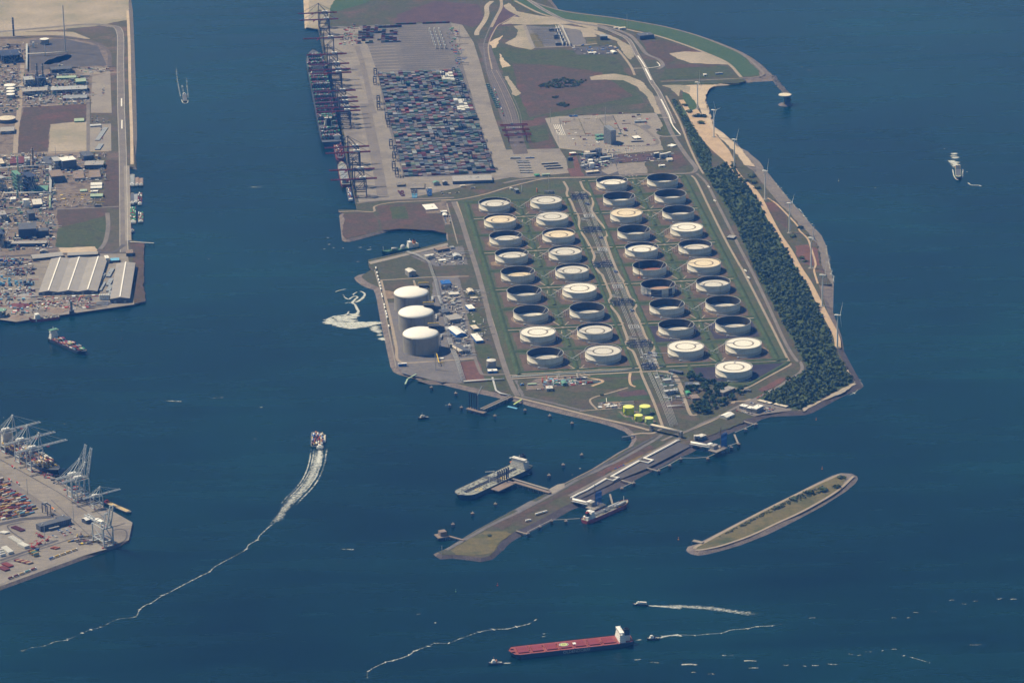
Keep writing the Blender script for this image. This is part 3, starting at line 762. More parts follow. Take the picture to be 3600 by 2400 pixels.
# ------------------------------------------------------------------ paints
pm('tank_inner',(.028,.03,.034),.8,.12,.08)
pm('rim_grey',(.42,.42,.42),.6,.08)
pm('steel',(.36,.37,.38),.5,.12,.3)
pm('galv',(.46,.47,.47),.5,.1,.3)
pm('dark_steel',(.07,.075,.09),.6,.2,.3)
pm('navy_steel',(.035,.05,.10),.6,.2,.3)
pm('white_paint',(.78,.77,.73),.5,.05,.1)
pm('offwhite',(.58,.56,.51),.6,.08,.1)
pm('roof_grey',(.285,.27,.26),.8,.1,.05)
pm('roof_white',(.74,.73,.69),.7,.05,.08)
pm('wall_grey',(.30,.29,.28),.8,.1,.1)
pm('wall_dark',(.09,.10,.125),.7,.15,.1)
pm('wall_brown',(.22,.17,.14),.8,.12,.1)
pm('wall_cream',(.58,.52,.42),.8,.08,.1)
pm('blue_clad',(.03,.13,.42),.5,.1,.1)
pm('light_blue',(.16,.42,.62),.5,.1,.1)
pm('green_clad',(.12,.26,.19),.6,.12,.1)
pm('pale_green',(.34,.44,.32),.6,.12,.1)
pm('red_paint',(.42,.055,.04),.55,.12,.2)
pm('crane_red',(.20,.03,.04),.55,.12,.2)
pm('deck_red',(.27,.072,.058),.7,.16,.06)
pm('hatch_red',(.21,.034,.042),.6,.1,.05)
pm('orange',(.62,.22,.04),.5,.1,.2)
pm('yellow',(.70,.48,.05),.5,.1,.2)
pm('lime',(.55,.62,.02),.5,.06,.1)
pm('lime_pale',(.50,.62,.22),.5,.06,.1)
pm('lime_top',(.72,.74,.20),.5,.06,.1)
pm('hull_black',(.022,.026,.036),.5,.2,.05)
pm('hull_green',(.03,.13,.10),.5,.15,.05)
pm('hull_grey',(.27,.29,.31),.5,.12,.05)
pm('deck_grey',(.27,.28,.24),.8,.3,.12)
pm('deck_green',(.07,.16,.12),.8,.15,.1)
pm('dome_white',(.80,.78,.73),.6,.03,.05)
pm('glass',(.03,.045,.06),.15,.2,.1)
pm('bark',(.09,.065,.045),.9,.2,.6)
pm('stone',(.20,.175,.165),.95,.3,.2)
pm('foam',(.74,.74,.68),.9,.1,.2)
pm('wake_water',(.06,.10,.10),.5,.3,.1)
def streaked(name,c,rust,amt):
 """painted steel with runs of rust and dirt down the wall"""
 m,nt,b=newmat(name)
 tc=nt.nodes.new('ShaderNodeTexCoord').outputs['Object']
 oi=nt.nodes.new('ShaderNodeObjectInfo')
 ad=nt.nodes.new('ShaderNodeVectorMath');ad.operation='MULTIPLY_ADD'
 nt.links.new(oi.outputs['Location'],ad.inputs[0]);ad.inputs[1].default_value=(.37,.21,0);nt.links.new(tc,ad.inputs[2])
 mp=nt.nodes.new('ShaderNodeMapping');mp.inputs['Scale'].default_value=(.22,.22,.012);nt.links.new(ad.outputs[0],mp.inputs['Vector'])
 f=_noise(nt,mp.outputs['Vector'],1,6,.7)
 g=_noise(nt,ad.outputs[0],.05,4,.6)
 col=_ramp(nt,f,[(.3,rust),(.46,c),(.7,tuple(min(1,x*1.05)for x in c))])
 col=_mix(nt,amt,c,col)
 col=_mix(nt,1,col,_ramp(nt,g,[(.3,(.86,.84,.8)),(.65,(1.03,)*3)]),'MULTIPLY')
 nt.links.new(col,b.inputs['Base Color']);b.inputs['Roughness'].default_value=.65
streaked('tank_white',(.66,.63,.55),(.40,.33,.25),.55)
streaked('concrete_wall',(.30,.285,.26),(.19,.18,.17),.8)
streaked('hull_navy',(.022,.036,.068),(.06,.045,.04),.5)
streaked('hull_red',(.30,.042,.05),(.16,.03,.03),.6)
def roof_material(name,base,ring,streak=.5):
 """floating roof: plate laps and a ring of rust and dirt, laid on the steel in the roof's own coordinates"""
 m,nt,b=newmat(name)
 tc=nt.nodes.new('ShaderNodeTexCoord').outputs['Object']
 ln=nt.nodes.new('ShaderNodeVectorMath');ln.operation='LENGTH'
 nt.links.new(tc,ln.inputs[0])
 dirt=_noise(nt,tc,.12,6,.7)
 wob=nt.nodes.new('ShaderNodeMath');wob.operation='MULTIPLY_ADD'
 nt.links.new(dirt,wob.inputs[0]);wob.inputs[1].default_value=3.0;nt.links.new(ln.outputs['Value'],wob.inputs[2])
 dv=nt.nodes.new('ShaderNodeMath');dv.operation='DIVIDE'
 nt.links.new(wob.outputs[0],dv.inputs[0]);dv.inputs[1].default_value=42.0
 k=lambda f:tuple(x*f for x in base)
 col=_ramp(nt,dv.outputs[0],[(0,k(1)),(.21,k(1)),(.24,k(.86)),(.28,k(1)),(.525,k(.97)),(.56,ring),(.61,ring),(.645,k(.95)),(.93,k(1.0)),(.985,k(.9)),(1.0,k(.55))])
 wv=nt.nodes.new('ShaderNodeTexWave')
 wv.inputs['Scale'].default_value=.16;wv.inputs['Distortion'].default_value=.6
 nt.links.new(tc,wv.inputs['Vector'])
 g=_ramp(nt,wv.outputs['Fac'],[(.0,(1-.22*streak,)*3),(.25,(1,1,1))])
 col=_mix(nt,1,col,g,'MULTIPLY')
 spots=_ramp(nt,_noise(nt,tc,.35,5,.75),[(.34,(.72,)*3),(.46,(1,)*3)])
 col=_mix(nt,.8,col,spots,'MULTIPLY')
 nt.links.new(col,b.inputs['Base Color'])
 b.inputs['Roughness'].default_value=.8
roof_material('roof_pale',(.58,.56,.51),(.11,.10,.085))
roof_material('roof_bright',(.74,.71,.63),(.15,.125,.095),.4)
roof_material('roof_cream',(.68,.58,.42),(.17,.13,.09),.4)
roof_material('roof_bare',(.42,.27,.19),(.30,.18,.12),.6)
roof_material('roof_rust',(.30,.11,.06),(.2,.08,.05),.6)
# ------------------------------------------------------------------ oil tanks
TR,TH=42.5,21.5
mb=MB();mb.lathe([(TR,0),(TR,7.0),(TR+.25,7.1),(TR+.25,7.4),(TR,7.5),(TR,TH)],72)
ME_SHELL=mb.mesh('wall','tank_white',True)
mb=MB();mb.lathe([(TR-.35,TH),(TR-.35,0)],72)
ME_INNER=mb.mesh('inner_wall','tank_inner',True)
mb=MB();mb.lathe([(TR-.35,TH),(TR+.75,TH),(TR+.75,TH-.7),(TR,TH-.7)],72)
mb.lathe([(TR+1.0,TH+.9),(TR+.85,TH+1.0),(TR+.7,TH+.9)],72)
for k in range(36):
 a=2*PI*k/36
 mb.bar(((TR+.85)*math.cos(a),(TR+.85)*math.sin(a),TH),((TR+.85)*math.cos(a),(TR+.85)*math.sin(a),TH+1),.16)
ME_RIM=mb.mesh('wind_girder','rim_grey')
mb=MB();mb.lathe([(TR-.4,.0),(TR-.4,.45),(TR-3.5,.45),(TR-3.6,.1),(.01,.5)],64)
ME_ROOF={k:mb.mesh('floating_roof',k)for k in ('roof_pale','roof_bright','roof_cream','roof_bare','roof_rust')}
mb=MB()
for k in range(18):
 a0,a1=R(200+k*4.2),R(204.2+k*4.2)
 z0,z1=1+k*1.1,2.1+k*1.1
 mb.bar(((TR+.8)*math.cos(a0),(TR+.8)*math.sin(a0),z0),((TR+.8)*math.cos(a1),(TR+.8)*math.sin(a1),z1),1.0,.5)
ME_STAIR=mb.mesh('spiral_stair','galv')
mb=MB()
for i,(x,z)in enumerate(((-46,17.5),(-52,12.5),(-58,7.5))):
 mb.bar((x,6,0),(x,6,z),.5);mb.bar((x,9,0),(x,9,z),.5)
mb.bar((-42,7.5,20.5),(-70,7.5,3),1.6,.7)
mb.bar((-70,7.5,3),(-78,6,3),1.2,.5)
ME_BRIDGE=mb.mesh('foam_pipe_trestle','galv')
mb=MB()
mb.tube([(-20,-46,1.5),(0,-50,1.5),(22,-48,1.5),(34,-40,1.5)],.8,6)
mb.obox(-20,-46,0,5,3,3.2)
ME_PIPES=mb.mesh('suction_pipe','galv')
DEPTH={(1,1):3.5,(1,2):2.5,(1,3):8.5,(1,4):5.5,(1,5):10.5,(1,6):13,(1,7):13,(1,8):.8,(1,9):12.5,
(2,1):1.3,(2,2):.8,(2,3):3.2,(2,4):2.5,(2,5):3.2,(2,6):.7,(2,7):13,(2,8):3.4,(2,9):1.4,
(3,1):5.2,(3,2):14,(3,3):.6,(3,4):14.5,(3,5):4.2,(3,6):14.5,(3,7):12.5,(3,8):13,(3,9):13.5,(3,10):.6,
(4,1):15.5,(4,2):15,(4,3):12.5,(4,4):.5,(4,5):6.8,(4,6):.9,(4,7):5.2,(4,8):13.5,(4,9):13.5,(4,10):.5,(4,11):.9}
RM={(1,2):'roof_cream',(1,5):'roof_cream',(2,3):'roof_cream',(3,3):'roof_cream',(4,6):'roof_cream',(3,6):'roof_rust',(3,7):'roof_bare',(4,4):'roof_bright',(3,1):'roof_bright',(3,5):'roof_bright',(4,10):'roof_bright',(2,6):'roof_bright',(1,7):'roof_bright',(3,2):'roof_bright',(3,10):'roof_bright',(4,11):'roof_bright',(1,8):'roof_bright'}
ROWN=['','first','second','third','fourth','fifth','sixth','seventh','eighth','ninth','tenth','eleventh']
COLN={1:'by domed tanks',2:'left of pipe corridor',3:'right of pipe corridor',4:'beside the wood'}
AX=math.atan2(E2.y,E2.x)
LAD={}
for (c,r),p in TP.items():
 dep=DEPTH[(c,r)]
 dep=min(19.0,dep*(1.45 if dep>8 else 1.75))
 state='roof near rim' if dep<3 else 'roof below rim' if dep<10 else 'roof sunk deep'
 col={'roof_cream':'cream','roof_rust':'rust red','roof_bare':'tan'}.get(RM.get((c,r)),'pale')
 t=thing('oil_tank',f'white tank, {col} {state}, {ROWN[r]} from back in column {COLN[c]}','tank',(p.x,p.y,.3),AX,'floating roof oil tanks')
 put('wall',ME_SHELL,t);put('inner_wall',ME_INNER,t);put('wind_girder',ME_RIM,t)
 rf=put('floating_roof',ME_ROOF[RM.get((c,r),'roof_pale')],t,(0,0,TH-.5-dep))
 rf.rotation_euler.z=rnd.uniform(0,6.28)
 side=R(20)if c in (1,3)else R(172)
 if (c,r)==(4,11):side=R(78)
 key=(round(dep,1),c in (1,3),r==11)
 if key not in LAD:
  m2=MB()
  d=Vector((math.cos(side),math.sin(side),0));n_=Vector((-d.y,d.x,0))
  hz=TH+.6;lz_=TH-dep
  inner=42-max(14.0,math.sqrt(max(1,20**2-dep**2)))
  for s_ in (-.9,.9):
   m2.bar(d*42.2+n_*s_+Vector((0,0,hz)),d*inner+n_*s_+Vector((0,0,lz_+.9)),.5,.5)
  for k in range(9):
   q=lerp(d*42.2+Vector((0,0,hz)),d*inner+Vector((0,0,lz_+.9)),k/8)
   m2.bar(q-n_*.9,q+n_*.9,.3)
  LAD[key]=m2.mesh('rolling_ladder','steel')
 put('rolling_ladder',LAD[key],t)
 put('spiral_stair',ME_STAIR,t)
 if c in (2,4)and r!=11:put('foam_pipe_trestle',ME_BRIDGE,t)
 elif r!=11:
  b=put('foam_pipe_trestle',ME_BRIDGE,t);b.rotation_euler.z=PI
 put('suction_pipe',ME_PIPES,t)
 if (c,r)==(3,7):
  for a0,a1,mt in ((238,275,'wall_dark'),(160,232,'hull_grey'),(300,318,'wall_dark')):
   m2=MB()
   n=10
   pts=[((TR+.06)*math.cos(R(lerp(a0,a1,k/n))),(TR+.06)*math.sin(R(lerp(a0,a1,k/n))))for k in range(n+1)]
   m2.add([(x,y,z)for z in (.3,19)for x,y in pts],[(k,k+1,n+2+k,n+1+k)for k in range(n)])
   o=m2.build('primed_plate',mt,t);o['label']='primed wall plates under repair'
   # crane standing at the rust red tank
p=TP[(3,6)]
t=thing('tower_crane','thin brown crane standing in front of the rust red roofed tank','crane',tuple(VC(970,1480)+Vector((0,0,GZ))))
mb=MB();mb.bar((0,0,0),(0,0,46),1.6);mb.build('mast','wall_brown',t)
mb=MB();mb.bar((0,0,46),(-17,2,47),1.2);mb.bar((0,0,46),(5,0,46),1.4);mb.build('jib','wall_brown',t)
mb=MB();mb.obox(0,0,0,6,6,1.2);mb.build('base','orange',t)
# ------------------------------------------------------------------ LNG tanks
LR,LH=43.0,40.0
mb=MB();mb.lathe([(LR,0),(LR,LH),(LR+.8,LH+.2),(LR+.8,LH+1.6),(LR-.5,LH+1.6)],72)
for k in range(4):
 a=PI/4+k*PI/2+.35
 mb.obox((LR+.5)*math.cos(a),(LR+.5)*math.sin(a),0,2.2,4.5,LH+.2,a)
ME_LW=mb.mesh('wall','concrete_wall',False)
prof=[(LR-.4,LH+1.5)]+[(LR*math.cos(R(a)),LH+1.4+10.5*math.sin(R(a)))for a in (12,22,34,46,58,70,80,89.5)]
mb=MB();mb.lathe(prof,64);ME_LD=mb.mesh('dome','dome_white',True)
mb=MB();mb.lathe([(LR-2.2,LH+2.4),(LR-2.2,LH+3.4),(LR-2.4,LH+3.4),(LR-2.4,LH+2.4)],64)
ME_LR=mb.mesh('roof_railing','wall_brown')
mb=MB()
for k in range(4):mb.bar((20+7*k,14,LH+5),(20+7*k,14,LH+15),.6);mb.bar((20+7*k,27,LH+3),(20+7*k,27,LH+15),.6)
for z in (LH+9,LH+12.5,LH+15):mb.box(18,43,12.5,28.5,z,z+.4)
for k in range(10):mb.tube([(19+k*2.4,13,LH+9.5),(19+k*2.4,28,LH+10+k%3)],.45,5)
for k in range(7):mb.tube([(41+k%2,14+k*2,LH+10),(44.8,14+k*2,LH+8),(44.8,14+k*2,0)],.5,5)
ME_LP=mb.mesh('pump_platform','dark_steel')
mb=MB();mb.bar((17,24,LH+19),(43,24,LH+19),1.6,1.8);mb.bar((17,24,LH+15),(17,24,LH+19),1);mb.bar((41,24,LH+15),(41,24,LH+19),1)
ME_LC=mb.mesh('gantry_beam','yellow')
mb=MB()
for k in range(12):
 mb.bar((44+(k%2)*3.4,2+(k%3),k*3.3),(47.4-(k%2)*3.4,2+(k%3),k*3.3+3.3),1)
ME_LS=mb.mesh('stair_tower','steel')
for (cx,cy,nm)in ((905,1100,'front tank of the three, nearest the harbour mouth'),(840,805,'middle tank of the three'),(775,530,'rear tank of the three, nearest the dock')):
 q=VG(cx,cy)
 t=thing('lng_tank',f'concrete storage tank with white domed roof, {nm}','tank',(q.x,q.y,.3),0,'domed concrete gas tanks')
 for n_,me in (('wall',ME_LW),('dome',ME_LD),('roof_railing',ME_LR),('pump_platform',ME_LP),('gantry_beam',ME_LC),('stair_tower',ME_LS)):put(n_,me,t)
 # ------------------------------------------------------------------ lime tanks
def small_tank(q,r,h,wall,roof,label,name='storage_tank',cat='tank',group=None,n=32,rise=.09):
 t=thing(name,label,cat,(q.x,q.y,GZ-.3),0,group)
 mb=MB();mb.lathe([(r,0),(r,h),(r+.25,h),(r+.25,h+.35)],n);mb.build('wall',wall,t,False)
 mb=MB();mb.lathe([(r+.25,h+.35),(r*.5,h+.35+r*rise*.6),(.05,h+.35+r*rise)],n);mb.build('roof',roof,t,True)
 mb=MB()
 for k in range(10):
  a0,a1=R(190+k*7),R(197+k*7)
  mb.bar(((r+.5)*math.cos(a0),(r+.5)*math.sin(a0),h*k/10),((r+.5)*math.cos(a1),(r+.5)*math.sin(a1),h*(k+1)/10),.9,.5)
 mb.build('stair','steel',t)
 return t
for x,y,r,h,wm,rm,lb in ((1607,812,12.3,17.2,'lime','lime_top','tall vivid yellow green tank, back left of the four coloured tanks'),(1832,805,12.3,17.2,'lime_pale','lime_top','tall pale green tank, back right of the four coloured tanks'),(1742,905,9.5,13,'lime','lime_top','short vivid yellow green tank, front left of the four coloured tanks'),(1890,942,9.5,13,'lime_pale','lime_top','short pale green tank, front right of the four coloured tanks')):
 t=small_tank(VK(x,y-10),r,h,wm,rm,lb,group='four lime coloured tanks')
 mb=MB();mb.obox(-r-.6,2,0,1.6,1.6,h,0);mb.build('pipe_riser','green_clad',t)
 mb=MB();mb.obox(-r*.55,-r*.86,0,1.2,1.2,h);mb.build('pipe_riser','green_clad',t)
 # ------------------------------------------------------------------ wind turbines
HUB=80.0
mb=MB();mb.lathe([(2.1,0),(1.9,26),(1.55,54),(1.15,HUB-1.4)],16);ME_TW=mb.mesh('tower','white_paint',True)
mb=MB()
pr=[(-5.5,0,0),(-4.5,1.4,0),(0,1.9,0),(5,1.7,0),(8.0,1.1,0),(8.3,0,0)]
ring=[]
for x,rr,_ in pr:ring.append([(x,rr*math.cos(a),rr*math.sin(a))for a in [2*PI*k/10 for k in range(10)]])
mb.add([q for g in ring for q in g],[(i*10+k,i*10+(k+1)%10,(i+1)*10+(k+1)%10,(i+1)*10+k)for i in range(len(ring)-1)for k in range(10)])
ME_NA=mb.mesh('nacelle','white_paint',True)
mb=MB()
st=[(1.2,1.0,.9),(4,2.2,.7),(8,2.9,.5),(16,2.2,.35),(26,1.4,.22),(34,.6,.12),(35.5,.2,.05)]
for z,c_,th_ in st:mb.v.extend([(-th_/2,-c_*.35,z),(th_/2,-c_*.2,z),(th_/2,c_*.65,z),(-th_/2,c_*.65,z)])
for i in range(len(st)-1):
 for k in range(4):mb.f.append((i*4+k,i*4+(k+1)%4,(i+1)*4+(k+1)%4,(i+1)*4+k));mb.m.append(0)
mb.f.append((24,25,26,27));mb.m.append(0)
ME_BL=mb.mesh('blade','white_paint')
mb=MB();mb.cyl(0,0,0,1.0,7,n=20);ME_FO=mb.mesh('foundation','concrete')
mb=MB();mb.lathe([(.01,-2.3),(1.0,-1.6),(1.6,0),(1.6,1.4)],12);ME_HB=mb.mesh('hub','white_paint',True)
TU=[(VW0(205,520),8,'turbine on the sand bight at the far end of the row'),(VW0(430,912),-28,'second turbine from the far end, by the sandy bay'),(VW0(712,1328),35,'third turbine from the far end, on the sand track'),(VW1(742,398),25,'fourth turbine from the far end, beside the grey revetment'),(VW1(1080,858),60,'fifth turbine from the far end, on the heath'),(VW1(1375,1345),5,'sixth turbine from the far end, by the red heath patch'),(View(2780,900,1.79)(199,316),30,'seventh turbine, second from the near end of the row'),(View(2780,900,1.79)(293,575),40,'nearest turbine of the row, at the point')]
for q,ph,lb in TU:
 yaw=R(155)+rnd.uniform(-.15,.15)
 t=thing('wind_turbine','white '+lb,'wind turbine',(q.x,q.y,GZ),0,'wind turbines along the shore')
 put('foundation',ME_FO,t,(0,0,-.6));put('tower',ME_TW,t)
 na=put('nacelle',ME_NA,t,(0,0,HUB),yaw)
 hb=put('hub',ME_HB,t,(math.cos(yaw)*-6.6,math.sin(yaw)*-6.6,HUB))
 hb.rotation_euler=(0,PI/2,yaw)
 for k in range(3):
  b=put('blade',ME_BL,t)
  b.matrix_local=Matrix.Translation((math.cos(yaw)*-6.2,math.sin(yaw)*-6.2,HUB))@Matrix.Rotation(yaw,4,'Z')@Matrix.Rotation(R(ph+120*k),4,'X')
  # ------------------------------------------------------------------ ships
def hull_parts(t,L,B,D,hull,deck,boot='hull_red',bow=.2,sternw=.75,sheer=2.5,blunt=2.2,bottom=1.4):
 """one smooth hull with its deck; bow towards +x, water line at z = 0"""
 n=26
 hm,dm=MB(),MB()
 rows=[]
 for i in range(n+1):
  s=i/n
  x=-L/2+L*s
  if s>1-bow:
   q=(s-(1-bow))/bow
   q=min(1.0,q);hd=max(.02,(1-q**blunt)**.75);hw=max(.01,(1-q**(blunt*.75))**1.1)
  elif s<.12:
   q=1-s/.12
   hd=1-(1-sternw)*q**2;hw=1-(1-sternw*.7)*q**1.6
  else:hd=hw=1
  z=D+sheer*max(0,(s-(1-bow*1.1))/(bow*1.1))**1.5
  xw=x-(L*.03*max(0,(s-.9)/.1)if s>.9 else 0)
  rows.append((x,xw,hd*B/2,hw*B/2,z))
 for x,xw,hd,hw,z in rows:
  hm.v.extend([(xw,-hw*.96,-2),(xw,-hw,bottom),(x,-hd,z),(x,hd,z),(xw,hw,bottom),(xw,hw*.96,-2)])
 for i in range(n):
  a,b=i*6,i*6+6
  for k,mi in ((0,1),(1,0),(3,0),(4,1)):
   hm.f.append((a+k,b+k,b+k+1,a+k+1));hm.m.append(mi)
 hm.f.append((0,1,4,5));hm.m.append(1);hm.f.append((1,2,3,4));hm.m.append(0)
 hm.build('hull',[hull,boot],t)
 for x,xw,hd,hw,z in rows:dm.v.extend([(x,-hd*.985,z-.35),(x,hd*.985,z-.35)])
 for i in range(n):dm.f.append((2*i,2*i+2,2*i+3,2*i+1));dm.m.append(0)
 dm.build('deck',deck,t)
 bw=MB()
 for sgn in (-1,1):
  for i in range(n):
   (x,_,hd,_,z),(x1,_,hd1,_,z1)=rows[i],rows[i+1]
   bw.bar((x,sgn*hd,z+.35),(x1,sgn*hd1,z1+.35),.35,1.1)
 bw.build('bulwark',hull,t)
def ship(name,label,cat,bow_px,stern_px,group=None):
 a,b=bow_px,stern_px
 d=a-b
 t=thing(name,label,cat,((a.x+b.x)/2,(a.y+b.y)/2,SEA),math.atan2(d.y,d.x),group)
 return t,Vector((d.x,d.y,0)).length
def house(t,x,lx,B,z,h,mat='white_paint',wings=True,wmat='glass',tiers=5):
 """accommodation block with window bands and a wheelhouse"""
 mb=MB()
 for k in range(tiers):
  f=1-.06*k
  mb.box(x-lx/2*f,x+lx/2*f,-B/2*f*.92,B/2*f*.92,z+h*k/tiers,z+h*(k+1)/tiers-.02*k)
 zt=z+h
 mb.box(x-lx*.3,x+lx*.42,-B*.42,B*.42,zt-.03,zt+3.2)
 if wings:mb.box(x+lx*.05,x+lx*.35,-B*.54,B*.54,zt-.3,zt+.9)
 o=mb.build('accommodation',mat,t)
 wb=MB()
 for k in range(tiers):
  f=1-.06*k
  zz=z+h*(k+.45)/tiers
  n=max(5,int(B/4))
  for j in range(n):
   y=(-.42+.84*j/(n-1))*B*f
   for sx in (-1,1):wb.obox(x+sx*(lx/2*f+.02),y,zz,.1,1.1,1.0)
 wb.box(x+lx*.42,x+lx*.42+.12,-B*.4,B*.4,zt+1.5,zt+2.6)
 wb.build('windows',wmat,o)
 mm=MB()
 mm.bar((x,0,zt+3),(x,0,zt+11),.7);mm.bar((x,-2.2,zt+8),(x,2.2,zt+8),.4);mm.bar((x+1,0,zt+6),(x-1,0,zt+6),1.6,.4)
 mm.build('radar_mast',mat,t)
def funnel(t,x,z,w,h,mat,top='hull_black',y=0):
 mb=MB();mb.obox(x,y,z,w*1.25,w,h,0,0);mb.obox(x,y,z+h,w*1.1,w*.85,h*.2,0,1)
 for k in (-1,0,1):mb.cyl(x+k*w*.25,y,z+h*1.2,z+h*1.4,w*.1,n=8,mi=1)
 mb.build('funnel',[mat,top],t)
def boxes_part(t,name,lst,mat):
 mb=MB()
 for b in lst:mb.box(*b)
 return mb.build(name,mat,t)
 # bulk carrier with red hatches
t,L=ship('bulk_carrier','black hulled bulk carrier with red deck and hatches and white bridge','ship',VS(425,640,SEA),VS(1795,488,SEA))
BULK=t
D=8.5;B=43.0
hull_parts(t,L,B,D,'hull_navy','deck_red','hull_black',bow=.075,sternw=.72,sheer=2.2,blunt=2.6)
hx0,hx1=-L*.36,L*.44
nh=7
for k in range(nh):
 x0=lerp(hx0,hx1,k/nh);x1=lerp(hx0,hx1,(k+1)/nh)
 mb=MB();g=(x1-x0)*.13
 mb.box(x0+g,x1-g,-B*.30,B*.30,D-.3,D+1.7,0)
 hc=mb.build('hatch_cover','hatch_red',t)
 mb=MB()
 for j in range(5):
  xx=lerp(x0+g,x1-g,(j+.5)/5);mb.box(xx-.2,xx+.2,-B*.30,B*.30,D+1.7,D+1.95)
 mb.box(x0+g,x1-g,-.3,.3,D+1.7,D+2.0)
 mb.build('cover_ribs','deck_red',hc)
 mb=MB()
 for j in range(6):
  mb.obox(x0+rnd.uniform(-1.5,1.5),rnd.uniform(-.3,.3)*B,D-.3,rnd.uniform(1,2.5),rnd.uniform(1,3),rnd.uniform(1,2.6))
 mb.bar((x0,-B*.42,D+.6),(x0,B*.42,D+.6),1.2,1)
 mb.build('deck_fittings','deck_red',t)
house(t,-L*.405,12,B*.92,D,17,'white_paint')
funnel(t,-L*.452,D,9,17,'hull_navy')
boxes_part(t,'engine_casing',[(-L*.475,-L*.425,-9,9,D-.3,D+9)],'white_paint')
boxes_part(t,'windlass',[(L*.455+k*3-1,L*.455+k*3+1.6,y-2,y+2,D+.8,D+3.0)for k in range(2)for y in (-7,7)],'deck_red')
mb=MB();mb.tube([(-L*.485,9,D),(-L*.485,9,D+4),(-L*.475,9,D+6)],.8,8);mb.obox(-L*.47,-12,D,7,3,3);mb.build('free_fall_boat','orange',t)
# the emblem on the hatch cover and the lettering on the side
xm=lerp(hx0,hx1,3.5/7)+L*.012
def disc(name,x,rx,ry,z,mat,n=36,hole=0):
 mb=MB()
 if hole:
  mb.add([(x+rx*f*math.cos(2*PI*k/n),ry*f*math.sin(2*PI*k/n),z)for f in (1,hole)for k in range(n)],[(k,(k+1)%n,n+(k+1)%n,n+k)for k in range(n)])
 else:mb.poly([(x+rx*math.cos(2*PI*k/n),ry*math.sin(2*PI*k/n),z)for k in range(n)],z)
 return mb.build(name,mat,t)
disc('emblem',xm,9.0,7.6,D+2.3,'dome_white')
disc('emblem',xm,8.1,6.8,D+2.36,'hull_green',hole=.8)
disc('emblem',xm,6.4,5.4,D+2.36,'lime_top')
disc('emblem',xm,4.0,3.4,D+2.42,'hull_green',hole=.72)
boxes_part(t,'emblem',[(xm-1.9,xm-1.2,-1.9,1.9,D+2.42,D+2.48),(xm+1.2,xm+1.9,-1.9,1.9,D+2.42,D+2.48),(xm-1.2,xm+1.2,-.4,.4,D+2.42,D+2.48)],'hull_green')
boxes_part(t,'white_panel',[(xm-23.5,xm-17.5,-4,4,D+2.0,D+2.4)],'white_paint')
def lettering(name,body,size,loc,rot,mat,parent):
 cu=bpy.data.curves.new(name,'FONT')
 cu.body=body;cu.size=size;cu.align_x='CENTER';cu.extrude=.04;cu.resolution_u=2
 ob=bpy.data.objects.new(name,cu);C.objects.link(ob)
 me=bpy.data.meshes.new_from_object(ob.evaluated_get(bpy.context.evaluated_depsgraph_get()))
 bpy.data.objects.remove(ob)
 me.name=name;me.materials.clear();me.materials.append(M[mat])
 o=put(name,me,parent,loc)
 o.rotation_euler=rot
 return o
lettering('lettering','OLDENDORFF',8.2,(xm-20,B/2+.35,2.0),(PI/2,0,PI),'offwhite',t)
# crude tanker at the finger jetty
t,L=ship('crude_tanker','long black crude tanker with pale deck moored at the jetty','ship',VT(430,812,SEA),VT(1372,372,SEA))
B,D=52.0,10.0
hull_parts(t,L,B,D,'hull_navy','deck_grey','hull_black',bow=.14,sternw=.72,sheer=2.0,blunt=2.3)
mb=MB()
for y in (-3.4,-2,-.6,.8,2.2,3.6):mb.tube([(-L*.34,y,D+1.6),(L*.40,y,D+1.6)],.42,6)
for k in range(24):mb.obox(lerp(-L*.33,L*.39,k/23),0,D-.4,.8,9,1.7)
mb.build('deck_pipes','wall_dark',t)
mb=MB()
for k in range(5):mb.tube([(-6+3*k,-B*.46,D+1.8),(-6+3*k,B*.46,D+1.8)],.5,6)
mb.build('manifold','wall_dark',t)
mb=MB();mb.bar((14,4,D),(14,4,D+14),1.8);mb.bar((14,4,D+13),(-6,15,D+16),1.2);mb.build('hose_crane','offwhite',t)
mb=MB();mb.bar((-16,-8,D),(-16,-8,D+13),1.8);mb.bar((-16,-8,D+12),(4,-16,D+15),1.2);mb.build('hose_crane','offwhite',t)
mb=MB()
for k in range(150):
 x,y=rnd.uniform(-L*.33,L*.43),rnd.choice((-1,1))*rnd.uniform(.12,.42)*B
 if x>L*.35:y*=.6
 mb.obox(x,y,D-.4,rnd.uniform(.8,3),rnd.uniform(.8,2),rnd.uniform(.8,2))
stuff(mb.build('deck_fittings','wall_grey',t))
for x,y in ((L*.26,B*.22),(-L*.1,B*.26)):
 mb=MB();mb.lathe([(8,D-.25),(6.6,D-.25)],24,x,y);mb.lathe([(3.4,D-.25),(2.6,D-.25)],24,x,y);mb.build('deck_circle','yellow',t)
house(t,-L*.40,16,B*.84,D,17,'offwhite')
funnel(t,-L*.452,D+8,9,14,'hull_navy')
boxes_part(t,'engine_casing',[(-L*.485,-L*.425,-11,11,D-.4,D+9)],'offwhite')
mb=MB();mb.bar((L*.44,0,D),(L*.44,0,D+13),1.0);mb.build('foremast','wall_grey',t)
boxes_part(t,'windlass',[(L*.45+k*4,L*.45+k*4+2,y-2,y+2,D,D+2.5)for k in range(2)for y in (-6,6)],'wall_grey')
boxes_part(t,'lifeboat',[(-L*.41-5,-L*.41+5,s_*B*.45-1.4,s_*B*.45+1.4,D+5,D+7.5)for s_ in (-1,)],'orange')
